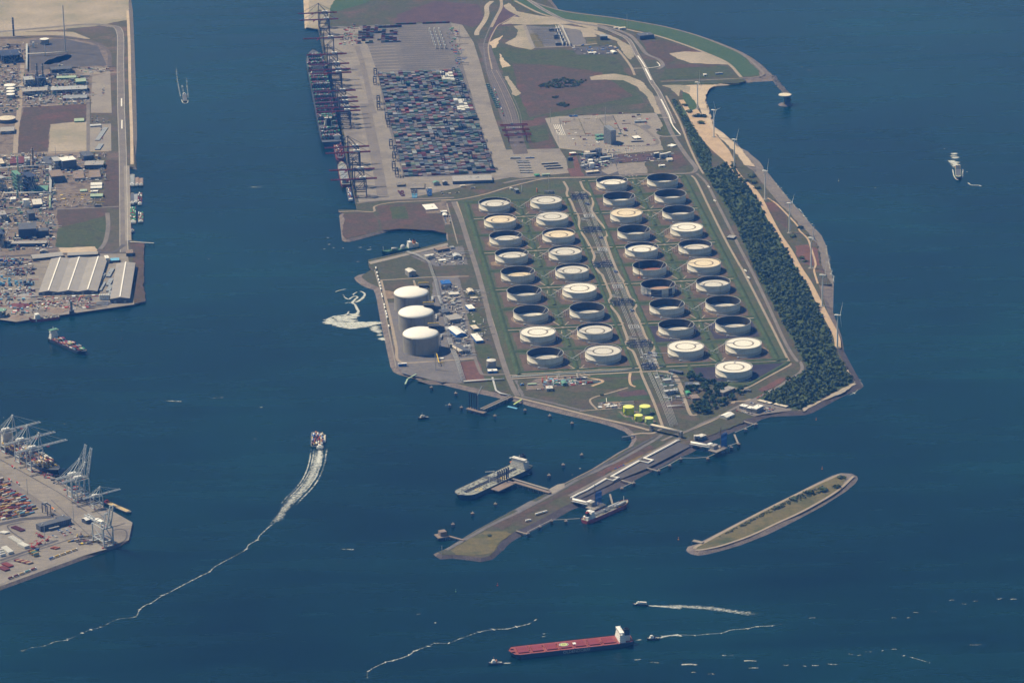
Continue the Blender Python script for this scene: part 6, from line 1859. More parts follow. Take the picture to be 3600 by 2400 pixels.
# terminal offices near the yard
bl(VB,165,190,710,170,150,75,'long low terminal office below the container lanes','building','building','wall_dark','wall_grey',windows=18,doors=2)
bl(VB,270,228,335,222,212,200,'small cream hut below the terminal office','building','building','wall_cream','wall_cream')
bl(VQ1,1555,1205,1660,1200,1180,1140,'dark flat shed at the corner of the quay apron','building','building','wall_dark','quay_paving')
bl(VQ1,1735,1240,1930,1235,1225,1150,'wide flat concrete platform shed on the apron','building','building','wall_dark','quay_paving')
bl(VQ1,2060,1190,2140,1180,1150,1130,'grey arched workshop near the yard foot','building','building','wall_grey','green_clad','gable_y')
bl(VQ1,2185,1185,2250,1180,1140,1120,'dark workshop right of the arched one','building','building','wall_dark','wall_grey','gable_y')
for k in range(5):bl(VQ1,1560+k*12,1270+k*16,1640+k*5,1268+k*16,1262+k*16,1256+k*16,f'maroon box row, {ROWN[k + 1]} from the back on the apron corner','container_block','containers','box_maroon','box_maroon',group='box rows on the apron corner')
for k in range(6):bl(VQ1,1745+k*3,1262+k*20,1830,1260+k*20,1252+k*20,1244+k*20,f'{"dark" if k < 3 else "blue"} box row, {ROWN[k + 1]} from the back in the middle of the apron foot','container_block','containers','wall_dark' if k<3 else 'blue_clad','wall_dark' if k<3 else 'light_blue',group='box rows on the apron corner')
for k in range(6):bl(VQ1,1950+k*5,1240+k*19,2030,1238+k*19,1228+k*19,1222+k*19,f'{"white" if k < 1 else "blue"} box row, {ROWN[k + 1]} from the back at the right of the apron foot','container_block','containers','wall_dark','offwhite' if k<1 else 'blue_clad',group='box rows on the apron corner')
# gas terminal ------------------------------------------------------------------
GB=[(VA,1365,165,1530,150,150,75,'wall_dark','roof_white','flat','bright white roofed depot hall north of the dock'),(VA,1570,200,1655,195,178,160,'wall_dark','roof_white','flat','small white hut right of the depot hall'),(VA,1595,250,1650,248,225,195,'offwhite','roof_white','gable_y','white gabled hut in the depot yard'),(VA,1525,740,1690,710,705,665,'wall_dark','wall_brown','flat','brown roofed pump house by the small dock'),(VA,1700,690,1755,685,670,650,'hull_grey','hull_grey','flat','grey hut right of the pump house'),(VA,1745,835,1840,828,790,755,'hull_grey','galv','gable_y','silver arched hall east of the pump house'),(VA,1548,870,1640,862,850,830,'offwhite','roof_white','flat','white cabin block west of the silver arched hall'),(VA,1130,1075,1230,1060,1010,960,'wall_grey','offwhite','gable_y','white gabled shed on the brown field'),(VG,1195,215,1320,205,190,140,'blue_clad','blue_clad','flat','bright blue compressor house'),(VG,1555,335,1635,328,300,255,'wall_grey','wall_cream','gable_y','cream arched store east of the domed tanks, rear'),(VG,1565,570,1650,560,535,475,'blue_clad','roof_white','flat','white roofed blue walled store'),(VG,1395,940,1525,920,890,775,'blue_clad','roof_white','gable_y','large white roofed blue walled hall beside the pipe racks'),(VG,1630,845,1705,835,810,755,'wall_dark','wall_cream','flat','cream roofed office east of the hall'),(VG,1665,1010,1760,1000,975,870,'blue_clad','roof_white','flat','long white roofed office east of the hall'),(VG,595,1330,705,1322,1292,1282,'blue_clad','roof_white','flat','blue hut with white roof by the shore, below the front domed tank'),(VG,1828,1420,1955,1412,1392,1365,'blue_clad','roof_white','flat','white and blue hut in front of the round grey tank'),(VG,1140,1235,1215,1230,1222,1208,'offwhite','roof_white','flat','thin white cabin below the front domed tank'),(VG,1585,400,1680,395,388,370,'offwhite','wall_cream','flat','pale fenced compound with small cabins')]
for V,xl,yl,xr,yr,yt,yb,wl,rf,st_,lb in GB:bl(V,xl,yl,xr,yr,yt,yb,lb,'building','building',wl,rf,st_,doors=1,group=None)
small_tank(VG(1872,1340),11,18,'wall_grey','offwhite','round grey tank with pale domed lid by the terminal corner',rise=.25)
column(VG,1835,1260,1200,2.0,'blue_clad','blue standpipe beside the round grey tank',plat=False)
process_frame(VG,1200,275,1320,265,225,200,'dark pipe frame in front of the blue compressor house','navy_steel',2,None)
process_frame(VG,1200,640,1320,620,590,540,'dark pipe racks right of the middle domed tank','wall_dark',2,None)
process_frame(VG,1300,740,1480,715,690,620,'pipe racks above the large blue walled hall','wall_grey',2,None)
process_frame(VG,1260,860,1380,845,820,780,'pipe racks left of the large blue walled hall','steel',2,None)
process_frame(VG,1420,1160,1480,1150,1120,1000,'long row of vaporisers, left of two','wall_cream',1,None)
process_frame(VG,1495,1160,1570,1145,1115,990,'long row of vaporisers, right of two','wall_dark',1,None)
process_frame(VG,1370,1000,1450,990,960,940,'small dark frame in front of the large hall','wall_dark',2,None)
process_frame(VG,1290,380,1430,370,340,310,'white vessels unit left of the cream store','offwhite',1,None)
process_frame(VA,1360,840,1480,820,790,770,'white pump unit beside the dock pump house','offwhite',2,None)
pipe_run('pipe_rack','silver pipe rack from the dock down to the domed tanks',VA.pts([(1100,750),(1250,800),(1390,880),(1410,910),(1460,1060)])+VG.pts([(1100,160),(1150,380),(1190,500),(1260,780),(1290,950)]),4,.4,6,'steel',2.0)
pipe_run('pipe_rack','silver pipe rack running south from the domed tanks to the road',VG.pts([(1290,950),(1340,1120),(1400,1250),(1490,1545)]),4,.5,4,'galv',2.8)
pipe_run('pipe_rack','silver pipe rack turning along the shore to the pier head',VG.pts([(1490,1548),(1800,1525),(2050,1515)]),4,.8,3)
pipe_run('pipe_rack','pipe rack linking the front domed tank with the racks',VG.pts([(1170,960),(1180,910),(1320,900)]),4,.7,5)
pipe_run('pipe_rack','pipe rack linking the middle domed tank with the racks',VG.pts([(1110,700),(1110,640),(1260,610)]),4,.7,5)
pipe_run('pipe_rack','pipe rack linking the rear domed tank with the racks',VG.pts([(1060,440),(1060,390),(1140,380),(1180,480)]),4,.7,5)
pipe_run('pipe_rack','short pipe run from the rack to the four armed pier',VJ.pts([(1690,310),(1740,490),(1800,530),(1940,560)]),3,.8,2)
# gantry mast and yellow pipe at the south end
p=VG(1105,1370);t=thing('vent_mast','grey lattice mast beside the yellow pipe','mast',(p.x,p.y,GZ))
mb=MB()
for x in (-1,1):
 for y in (-1,1):mb.bar((x,y,0),(x*.6,y*.6,42),.5,.5)
for k in range(10):mb.bar((-1,-1,k*4.2),(1,1,k*4.2+4.2),.4,.4)
mb.build('lattice','steel',t)
pipe_run('vent_pipe','yellow pipe on trestles below the front domed tank',VG.pts([(1215,1322),(1150,1322),(1120,1200)]),1,1.1,9,'yellow')
# white tank wagons on the sea wall
mb=MB();mb.tube([(-6.5,0,2.4),(6.5,0,2.4)],1.9,10);TW_=mb.mesh('drum','white_paint',True)
mb=MB();mb.obox(0,0,0,13,2.2,.8);TW2=mb.mesh('cradle','wall_dark')
wl_=[VA(675,965),VA(690,1030),VA(700,1078),VA(712,1125),VA(725,1170),VA(733,1212),VA(742,1252),VA(755,1330),VA(764,1360),VA(790,1470),VA(797,1510)]+VG.pts([(420,585),(428,620),(437,660),(460,785)])
for k,q in enumerate(wl_):
 d=wl_[min(k+1,len(wl_)-1)]-wl_[max(k-1,0)]
 t=thing('storage_drum',f'white drum lying on the sea wall, {ORD(k + 1)} from the dock','drum',(q.x,q.y,GZ),math.atan2(d.y,d.x),'white drums along the sea wall')
 put('drum',TW_,t);put('cradle',TW2,t)
 # oil pipes in the corridor ------------------------------------------------------
cA,cB=VB(1868,300),VD(2065,1365)
dA,dB=VB(1960,300),VD(2160,1365)
for nm,(a,b,n,g)in (('left',(cA,cB,3,3.6)),('right',(dA,dB,4,3.0))):
 pts=[a]
 for f in (.17,.37,.62,.84):
  q=lerp(a,b,f);d=(b-a).normalized();nn=Vector((-d.y,d.x,0))*(-1 if nm=='left' else 1)
  if nm=='left':pts+=[q,q+nn*12,q+nn*12+d*16,q+d*16]
 pts.append(b)
 pipe_run('pipeline',f'{nm} bundle of long silver oil pipes in the corridor',pts,n,.34,1.5,'galv',g,60)
pipe_run('pipeline','left bundle of silver pipes running on to the jetty',VK.pts([(1890,240),(1980,440),(2060,620),(2200,985)]),3,.36,1.5,'galv',3,60)
pipe_run('pipeline','right bundle of silver pipes running on to the jetty',VK.pts([(1970,240),(2060,440),(2140,640),(2255,960)]),4,.36,1.5,'galv',3,60)
pipe_run('pipeline','pair of pipes along the south bank of the oil tanks',VK.pts([(0,300),(500,268),(960,245),(1000,240),(1500,215),(1740,195)]),2,.8,1.2,'galv',2.4,30)
for k,(V,x,y,w)in enumerate(((VB,1910,370,260),(VB,2085,825,280),(VB,2225,1305,290),(VD,1718,455,310),(VD,1960,1025,330),(VD,2075,1335,170))):
 p=V(x,y)
 t=thing('pipe_manifold',f'dark blue pipe manifold across the corridor, {ROWN[k + 1]} from the back','manifold',(p.x,p.y,GZ),AX,'pipe manifolds in the corridor')
 hw=w/V.k/1.42/2
 for j in range(6):
  mb=MB();y_=-22+j*8.8;mb.tube([(-hw,y_,2.5+j%2),(hw,y_,2.5+j%2)],.6,6);mb.build('pipe','navy_steel',t)
 for j in range(8):
  mb=MB();x_=lerp(-hw,hw,(j+.5)/8);mb.tube([(x_,-24,1.4),(x_,24,1.4)],.5,6);mb.build('pipe','steel' if j%3==0 else 'navy_steel',t)
 mb=MB()
 for j in range(40):mb.obox(rnd.uniform(-hw,hw),rnd.uniform(-25,25),0,1.6,1.6,rnd.uniform(2,5))
 stuff(mb.build('valves','navy_steel',t))
for k,(V,x,y)in enumerate(((VB,2030,465),(VB,2215,930),(VC,655,1400),(VD,1860,560),(VD,2105,1145))):
 bl(V,x-18,y+18,x+22,y+14,y,y-26,f'small dark blue pump cabin, {ROWN[k + 1]} from the back in the corridor','pump_cabin','cabin','navy_steel','navy_steel',group='pump cabins in the corridor')
for k,(V,x,y)in enumerate(((VB,2035,628),(VB,2225,1095),(VD,1650,228),(VD,1875,785))):
 p=V(x,y)
 t=thing('pump_pit',f'pale concrete pump pit, {ROWN[k + 1]} from the back in the corridor','pit',(p.x,p.y,GZ-.3),AX,'pump pits in the corridor')
 mb=MB()
 for s_ in (-1,1):mb.obox(0,s_*13,0,24,1.5,1.6);mb.obox(s_*11.3,0,0,1.5,24.4,1.55)
 mb.build('kerb','galv',t)
 mb=MB()
 for j in range(4):mb.tube([(-8+j*5,-10,1.5),(-8+j*5,10,1.5)],.8,6)
 mb.build('pump_pipes','steel',t)
process_frame(VK,2090,370,2200,360,345,335,'small pipe rack beside the green arched hut','galv',1,None)
process_frame(VK,2110,545,2290,520,500,490,'pipe launcher unit right of the pipe bundles','galv',1,None)
pipe_run('pipe_bridge','grey pipe bridge joining the bundles from the right',VK.pts([(2140,715),(2352,705)]),3,.9,3,'galv')
# south stores, offices
SB_=[(VK,1510-1300+10,412,338,405,395,380,'green_clad','pale_green','gable_x','long pale green roofed store in the south yard'),(VK,700,418,765,410,385,350,'green_clad','green_clad','gable_y','dark green arched hut in the south yard'),(VK,475,495,565,490,455,420,'wall_grey','offwhite','flat','grey concrete block in the south yard'),(VK,575,400,650,395,385,375,'green_clad','green_clad','flat','low green store left of the arched hut'),(VK,685,358,745,352,345,335,'light_blue','light_blue','flat','bright blue cabin in the south yard'),(VK,755,352,790,350,342,332,'light_blue','light_blue','flat','second bright blue cabin in the south yard'),(VK,1045,385,1115,378,368,358,'red_paint','box_brown red','flat','red store in the south yard'),(VK,890,340,985,330,318,305,'wall_dark','wall_dark','flat','dark machine shed in the south yard'),(VK,120,415,165,410,400,390,'blue_clad','blue_clad','flat','blue cabin at the west end of the south yard'),(VK,1310,722,1380,716,705,692,'hull_grey','roof_white','flat','white cabin left of the lime coloured tanks'),(VK,1385,712,1450,706,696,684,'hull_grey','roof_white','flat','second white cabin left of the lime coloured tanks'),(VK,2160,235,2330,265,205,180,'navy_steel','wall_dark','flat','long dark shed beside the corridor end'),(VL,430,835,540,830,800,760,'wall_dark','wall_dark','flat','dark flat roofed house among the trees'),(VL,545,825,625,820,795,765,'wall_grey','hull_grey','flat','grey annex right of the dark house among trees'),(VL,448,940,505,935,910,870,'green_clad','box_green','gable_y','green arched shelter beside the trees'),(VL,525,1010,630,1000,985,930,'wall_brown','wall_brown','flat','brown roofed house left of the trees'),(VL,950,950,1120,880,905,840,'wall_brown','roof_grey','flat','long grey roofed house at the edge of the trees'),(VL,1000,1275,1105,1225,1245,1175,'offwhite','roof_white','gable_x','bright white tent hall on the south meadow'),(VL,1270,1160,1410,1190,1110,1075,'wall_grey','roof_white','flat','grey office block with white roof, middle wing'),(VL,1170,1120,1255,1140,1080,1045,'wall_grey','roof_white','flat','grey office block with white roof, left wing'),(VL,1412,1190,1508,1140,1130,1070,'wall_grey','roof_white','flat','grey office block with white roof, tall right wing'),(VL,1420,1025,1595,1070,1010,985,'hull_grey','wall_cream','flat','long pale cabin row behind the office, left'),(VL,1645,1080,1815,1120,1060,1035,'hull_grey','wall_cream','flat','long pale cabin row behind the office, right'),(VL,555,1560,625,1555,1505,1485,'wall_grey','offwhite','flat','pale square hut by the shore path'),(VL,628,1555,718,1520,1520,1475,'wall_grey','offwhite','flat','pale hut right of the square one by the shore'),(VL,1235,885,1320,895,868,850,'wall_dark','wall_dark','flat','dark gate hut on the meadow road')]
for V,xl,yl,xr,yr,yt,yb,wl,rf,st_,lb in SB_:bl(V,xl,yl,xr,yr,yt,yb,lb,'building','building',wl,rf,st_,windows=10 if 'office block' in lb or 'cabin row' in lb else 0,doors=1)
# lower left terminal house
bl(V017,560,465,985,355,395,340,'long dark terminal building in the lower left yard','building','building','wall_dark','wall_dark',windows=16,doors=2)
bl(V017,800,330,920,300,285,255,'dark raised block on the terminal building','building','building','wall_dark','wall_dark',windows=5)
bl(V017,685,455,820,420,425,400,'low dark annex in front of the terminal building','building','building','wall_dark','wall_grey')
bl(V017,1190,360,1300,325,310,260,'white tent roofed hall behind the corner crane','building','building','wall_dark','roof_white','gable_x')
# substation and coast huts
t=None
for k in range(5):
 bl(VY,1780+k*26,445+k*45,1835+k*26,440+k*45,405+k*45,395+k*45,f'dark transformer cell, {ROWN[k + 1]} from the back in the substation','transformer_cell','building','wall_dark','wall_dark',group='transformer cells of the substation')
bl(VY,1690,440,1760,435,405,395,'dark control hut left of the transformer cells','building','building','wall_dark','wall_dark')
bl(VY,1760,545,1820,540,490,480,'dark block in the middle of the substation','building','building','wall_dark','wall_dark')
bl(VY,1780,635,1860,630,600,590,'dark block at the near edge of the substation','building','building','wall_dark','wall_dark')
mb=MB()
for i in range(26):
 for j in range(9):
  p=VY(1430+i*13+j*20,410+j*27)
  if 1770<1430+i*13+j*20-(j*20-20)*.0<1800:continue
  mb.bar((p.x,p.y,0),(p.x,p.y,9),.5,.5)
  if i%3==0:mb.bar((p.x,p.y,9),(p.x+16,p.y,9),.5,.5)
stuff(mb.build('switchgear','hull_grey'),'field of grey masts and busbars in the substation','switchgear')
for k in range(3):
 p,q=VY(1780+k*55-(25 if k else 0),390),VY(1880+k*50,640)
 t=thing('blast_wall',f'long pale wall beside the transformers, {["left","middle","right"][k]} of three','wall',tuple((p+q)/2+Vector((0,0,GZ))),math.atan2((q-p).y,(q-p).x),'pale walls of the substation')
 mb=MB();mb.obox(0,0,0,(q-p).length,1.4,9);mb.build('panel','offwhite',t)
 mb=MB();mb.obox(0,0,9.01,(q-p).length,1.8,.4);mb.build('coping','galv',t)
NB=[(735,415,880,400,375,345,'wall_dark','wall_dark','flat','dark block house behind the sea dike'),(325,418,400,415,380,362,'wall_dark','hull_grey','flat','dark grey hall right of the substation'),(205,562,285,558,550,540,'offwhite','roof_white','flat','white hut in the paved compound'),(455,560,500,555,545,525,'offwhite','roof_white','gable_y','white gabled hut at the compound edge'),(1395,790,1425,788,775,765,'offwhite','roof_white','flat','white cabin in the dike garden plot'),(1520,775,1590,770,762,755,'blue_clad','hull_grey','flat','blue cabin in the dike garden plot'),(470,300,520,296,290,282,'offwhite','wall_cream','flat','pale huts at the foot of the sea dike'),(525,312,590,305,295,285,'offwhite','wall_cream','flat','cream hut at the foot of the tall mast')]
for xl,yl,xr,yr,yt,yb,wl,rf,st_,lb in NB:bl(VN,xl,yl,xr,yr,yt,yb,lb,'building','building',wl,rf,st_,doors=1)
bl(VB,1035,318,1080,312,270,245,'dark cabin in the small compound behind the oil tanks','building','building','wall_dark','hull_grey')
column(VB,1118,290,205,1.2,'galv','silver stack in the small compound behind the oil tanks',plat=False)
bl(VB,955,270,985,268,245,235,'white cabin in the small compound behind the oil tanks','building','building','offwhite','roof_white')
column(VB,1325,300,248,2.0,'orange','orange and white vessel behind the oil tanks',plat=False)
process_frame(VB,1430,320,1550,318,290,275,'dark pipe unit under the lamp mast behind the oil tanks','wall_dark',1,None)
bl(VC,2175,945,2270,955,920,885,'dark blue walled pump house on the perimeter road','building','building','navy_steel','wall_grey')
# masts
for V,x,y,yt,lb in ((V017,625,640,365,'lamp mast in the lower left yard, nearest the reach stackers'),(V017,1020,370,105,'lamp mast beside the corner crane'),(V014,380,1320,1110,'lamp mast beside the container stack'),(VB,1488,300,60,'lamp mast behind the oil tanks'),(VX,455,280,110,'lamp mast at the truck park corner'),(VX,545,515,355,'lamp mast at the truck park foot'),(VX,1105,320,90,'lamp mast behind the office tower'),(VN,602,305,150,'tall thin mast on the sea dike'),(VY,455,580,385,'lamp mast in the far container yard'),(VT,213,1555,1440,'light pole with a white lamp at the dam head')):
 column(V,x,y,yt,.55,'steel',lb,'light_mast','mast',False)
 # ------------------------------------------------------------------ jetties
def deck_run(name,label,pts,w,z,mat='concrete',piles=14.0,cat='jetty',parts=None):
 t=thing(name,label,cat,(pts[0].x,pts[0].y,0))
 base=[p-pts[0]for p in pts]
 mb=MB();l,r=offset_line(base,w/2),offset_line(base,-w/2);n=len(base)
 mb.add([(q.x,q.y,zz)for zz in (z,z-1.2)for q in l+r],[(n+i,n+i+1,i+1,i)for i in range(n-1)]+[(i,i+1,2*n+i+1,2*n+i)for i in range(n-1)]+[(n+i+1,n+i,3*n+i,3*n+i+1)for i in range(n-1)]+[(0,2*n,3*n,n),(n-1,2*n-1,4*n-1,3*n-1)])
 mb.build('deck',mat,t)
 for i in range(n-1):
  m_=max(1,int((base[i+1]-base[i]).length/piles))
  for k in range(m_+1):
   q=lerp(base[i],base[i+1],k/m_)
   d=(base[i+1]-base[i]).normalized();nn=Vector((-d.y,d.x,0))
   mp_=MB()
   for s_ in (-1,1):mp_.cyl((q+nn*s_*w*.38).x,(q+nn*s_*w*.38).y,SEA-3,z-1.1,.7,n=8)
   mp_.build('pile_pair','wall_dark',t)
 return t
def loading_arms(t,p,d,n,h,mat,gap=6.5):
 for k in range(n):
  q=p+d*(k*gap)
  mb=MB();mb.bar((q.x,q.y,0),(q.x,q.y,h*.62),2.2,2.2);mb.bar((q.x,q.y,h*.62),(q.x-.6,q.y+.6,h),1.5,1.5);mb.bar((q.x,q.y,h*.55),(q.x+1.6,q.y-.6,h*.95),1.2,1.2);mb.build('loading_arm',mat,t)
  # pier with four dark arms
a,b=VJ(1940,570),VJ(1545,750)
t=deck_run('pier','dark pier with four tall loading arms west of the south yard',[a,b],12,3)
h0,h1=VJ(1350,735)-a,VJ(1590,800)-a
mb=MB();mb.bar((h0.x,h0.y,2.5),(h1.x,h1.y,2.5),14,1.6);mb.build('jetty_head','wall_brown',t)
for k in range(5):
 q=lerp(h0,h1,k/4);m2=MB();m2.cyl(q.x,q.y,SEA-3,1.6,1.5,n=10);m2.build('pile','wall_dark',t)
loading_arms(t,VJ(1375,735)-a,(h1-h0).normalized(),4,42,'navy_steel',7)
q=VJ(1492,770)-a
mb=MB();mb.bar((q.x,q.y,3),(q.x,q.y,40),2.6,2.6);mb.bar((q.x,q.y,40),(q.x+11,q.y+8,58),1.6,1.6);mb.build('gangway_tower','hull_grey',t)
mb=MB()
for k in range(3):mb.tube([Vector((0,0,3.6))+Vector((k*.9,k*1.2,0)),(b-a)+Vector((k*.9,k*1.2,3.6))],.6,6)
mb.build('pipes','dark_steel',t)
# finger jetty of the tanker
a,b=VT(1700,730),VT(1200,580)
t=deck_run('pier','long twin rail pier leading out to the crude tanker',[a,b],9,4,'wall_brown')
t2a=VT(1680,690)
off=t2a-a
mb=MB();mb.bar((off.x,off.y,4),((b-a)+off).to_tuple()[:2]+(4,),6,1.4);mb.build('pipe_deck','concrete',t)
q=VT(1060,640)-a
mb=MB();mb.obox(q.x,q.y,2.4,60,22,1.8,math.atan2((VT(1372,372)-VT(430,812)).y,(VT(1372,372)-VT(430,812)).x),0,True);mb.build('jetty_head','wall_brown',t)
loading_arms(t,VT(985,600)-a,(VT(1372,372)-VT(430,812)).normalized(),6,30,'navy_steel',7)
mb=MB();q2=VT(1110,590)-a;mb.bar((q2.x,q2.y,3),(q2.x,q2.y,34),2,2);mb.build('gangway_tower','navy_steel',t)
# gas jetties
for nm,(V,r0,r1,hd,armx,mast)in (('north',(VU,(1440,385),(1690,430),(1760,460),(1800,440),(1805,230))),('south',(VP,(640,450),(900,510),(960,540),(955,545),(985,290)))):
 a,b=V(*r0),V(*r1)
 t=deck_run('gas_jetty',f'gas jetty with blue loading arms, {nm} one of two along the dam',[a,b],14,5,'concrete')
 mb=MB()
 for k in range(3):mb.tube([(0,k*3-3,7.5),((b-a).x,(b-a).y+k*3-3,7.5)],1.1,8)
 mb.build('gas_pipes','dome_white',t,True)
 mb=MB();mb.bar((0,-8,5.5),((b-a).x,(b-a).y-8,5.5),3,1.2);mb.build('walkway','galv',t)
 q=V(*hd)-a
 dd=(V(hd[0]+100,hd[1]-45)-V(*hd)).normalized()
 an=math.atan2(dd.y,dd.x)
 mb=MB();mb.obox(q.x,q.y,5,40,24,1.6,an,0,True);mb.build('jetty_head','concrete',t)
 mb=MB()
 for i in (-1,0,1):
  for j in (-1,1):
   c_,s_=math.cos(an),math.sin(an);x_,y_=i*16,j*9
   mb.cyl(q.x+x_*c_-y_*s_,q.y+x_*s_+y_*c_,SEA-3,5,1.3,n=8)
 mb.build('piles','wall_dark',t)
 mb=MB();mb.obox(q.x-8,q.y+4,6.6,16,10,8,an);mb.build('control_house','wall_grey',t)
 loading_arms(t,V(*armx)-a,dd,5,36,'blue_clad',4.5)
 mq=V(armx[0]-5,armx[1]+20)-a
 mb=MB();mb.bar((mq.x,mq.y,5),(mq.x,mq.y,58),1.5,1.5);mb.build('flare_mast','wall_brown',t)
 mb=MB();mb.obox((b-a).x*.9,(b-a).y*.9,8,13,8,4,an);mb.build('pipe_head','dome_white',t)
 # white gas line with loops along the dam
gl=VU.pts([(30,1015),(110,970),(210,925),(440,790),(520,815),(590,775),(500,765),(830,580),(935,605),(995,572),(890,548),(1210,380),(1270,345),(1310,335)])
pipe_run('pipeline','bright white gas line with square loops along the dam',gl,2,1.3,1.8,'dome_white',3.2,12)
# big pipe bridge over the road
a,b=VK(1925,1030),VK(2325,1125)
d=(b-a);L=d.length;ang=math.atan2(d.y,d.x)
t=thing('pipe_bridge','high covered pipe bridge with towers crossing the dam road','bridge',(a.x,a.y,GZ),ang)
for x in (0,L):
 mb=MB();mb.obox(x,0,0,6,9,14);mb.build('tower','wall_grey',t)
mb=MB();mb.box(0,L,-5,5,11.5,12.5);mb.bar((0,-5,8),(L,-5,8),.8,.8);mb.bar((0,5,8),(L,5,8),.8,.8)
for k in range(12):mb.bar((L*k/12,-5,8),(L*(k+.5)/12,-5,12),.5,.5);mb.bar((L*(k+.5)/12,-5,12),(L*(k+1)/12,-5,8),.5,.5)
mb.build('truss','wall_dark',t)
for k in range(3):
 mb=MB();mb.tube([(0,-3+3*k,13.6),(L,-3+3*k,13.6)],1.1,8);mb.build('pipe','wall_cream',t,True)
 # small landing stages
for nm,(V,l,w,mt,lb)in enumerate(((VJ,[(640,262),(520,330),(488,400)],3.4,'pale_green','pale green cranked landing stage below the gas terminal'),(VJ,[(2090,615),(1985,680)],3.4,'lime_pale','yellow green gangway east of the dark pier'),(VJ,[(1900,675),(2030,705)],6,'light_blue','blue floating stage at the foot of the yellow green gangway'),(VK,[(1690,1108),(1520,1130)],6,'wall_dark','dark landing stage in the inner corner of the harbour'),(VT,[(520,1375),(260,1305)],5,'wall_brown','brown pier near the dam head'),(VI,[(380,970),(270,945)],10,'concrete','short landing at the west tip of the island'),(VU,[(2070,110),(2200,150)],4,'concrete','thin walkway to a dolphin by the office shore'),(VU,[(1955,265),(2000,375)],4,'concrete','thin walkway to a dolphin right of the north gas jetty'),(VU,[(920,660),(1055,698)],4,'concrete','thin walkway in the middle of the dam'),(VU,[(620,805),(760,845)],4,'concrete','thin walkway above the red gas carrier bow'),(VU,[(485,970),(515,1085)],4,'concrete','thin walkway beside the red gas carrier'),(VT,[(1235,1245),(1385,1290)],4,'concrete','thin walkway near the bend of the dam'),(V08,[(1790,205),(1940,213),(2120,222)],3.4,'offwhite','white gangway sticking out from the left bank'))):
 deck_run('landing_stage',lb,V.pts(l),w,2.2 if 'float' not in lb else -3.6,mt,12,'jetty')
q=VT(205,1310)
t=thing('mooring_platform','brown cube on a platform at the end of the brown pier','platform',(q.x,q.y,0))
mb=MB();mb.obox(0,0,.8,24,24,1.4,.4,0,True);mb.build('deck','wall_brown',t)
mb=MB()
for x in (-8,8):
 for y in (-8,8):mb.cyl(x,y,SEA-3,1,1.2,n=8)
mb.build('piles','wall_dark',t)
mb=MB();mb.obox(2,2,2.2,14,14,9,.4);mb.build('fender_house','wall_brown',t)
# dolphins and catwalks
mb=MB()
for k in range(6):mb.cyl(2.6*math.cos(k*1.05),2.6*math.sin(k*1.05),SEA-3,.4,.7,n=6)
DO1=mb.mesh('pile_cluster','wall_dark')
mb=MB();mb.cyl(0,0,.4,1.8,4,n=8);DO2=mb.mesh('cap','wall_brown')
mb=MB();mb.bar((0,0,1.8),(0,0,6),.5,.5);mb.obox(1.4,0,1.8,1.4,1.4,1.8);DO3=mb.mesh('bollard','offwhite')
DOL=[(VT,2135,222,'off the inner dam, nearest the harbour corner'),(VT,1882,360,'off the inner dam, second from the corner'),(VT,1685,505,'right of the tanker stern'),(VT,948,900,'off the tanker bow, right one'),(VT,632,1030,'off the tanker bow, left one'),(VT,362,1180,'left of the brown pier'),(VJ,1262,745,'at the left end of the four armed pier'),(VJ,1100,712,'left of the four armed pier, far one'),(VJ,1725,862,'in front of the four armed pier'),(VJ,848,468,'in the water below the gas terminal'),(VJ,1185,550,'between gas terminal shore and four arms'),(VK,178,780,'off the south dike, first from the left'),(VK,520,860,'off the south dike, second from the left'),(VK,828,962,'off the south dike, third from the left'),(VU,2212,165,'at the office shore walkway'),(VU,2088,225,'second along the office shore'),(VU,2005,400,'at the walkway right of the north gas jetty'),(VU,1918,440,'right of the north gas jetty head'),(VU,1640,572,'below the north gas jetty head'),(VU,1320,575,'at the bend of the outer catwalk'),(VU,1190,655,'between bend and middle walkway'),(VU,1060,715,'at the end of the middle walkway'),(VU,765,860,'above the red gas carrier bow'),(VU,625,925,'above the red gas carrier mast'),(VT,1720,1135,'behind the red gas carrier stern'),(VT,1560,1215,'second behind the red gas carrier stern'),(VT,1395,1305,'at the walkway near the dam bend'),(VP,548,745,'on the catwalk behind the red stern')]
for V,x,y,lb in DOL:
 p=V(x,y,SEA)
 t=thing('mooring_dolphin','dark mooring dolphin '+lb,'dolphin',(p.x,p.y,0),rnd.uniform(0,3),'mooring dolphins')
 put('pile_cluster',DO1,t);put('cap',DO2,t);put('bollard',DO3,t)
def catwalk(label,pts):
 t=thing('catwalk',label,'catwalk',(pts[0].x,pts[0].y,0))
 for i in range(len(pts)-1):
  mb=MB();a,b=pts[i]-pts[0],pts[i+1]-pts[0];mb.bar((a.x,a.y,2),(b.x,b.y,2),1.6,1.0);mb.build('span','wall_grey',t)
catwalk('thin catwalk linking dolphins north of the red gas carrier',[VU(x,y,SEA)for x,y in ((625,922),(765,855))])
catwalk('thin bent catwalk linking dolphins below the north gas jetty',[VU(x,y,SEA)for x,y in ((1060,705),(1190,645),(1320,570),(1480,572),(1640,560),(1740,515))])
catwalk('thin catwalk from dolphins to the red gas carrier stern',[VT(x,y,SEA)for x,y in ((1395,1290),(1560,1205),(1720,1128),(1920,1120),(2110,1108))])
catwalk('thin catwalk along the office shore dolphins',[VU(x,y,SEA)for x,y in ((2212,155),(2088,215),(1960,268))])
catwalk('thin catwalk right of the north gas jetty head',[VU(x,y,SEA)for x,y in ((1880,430),(2000,390))])
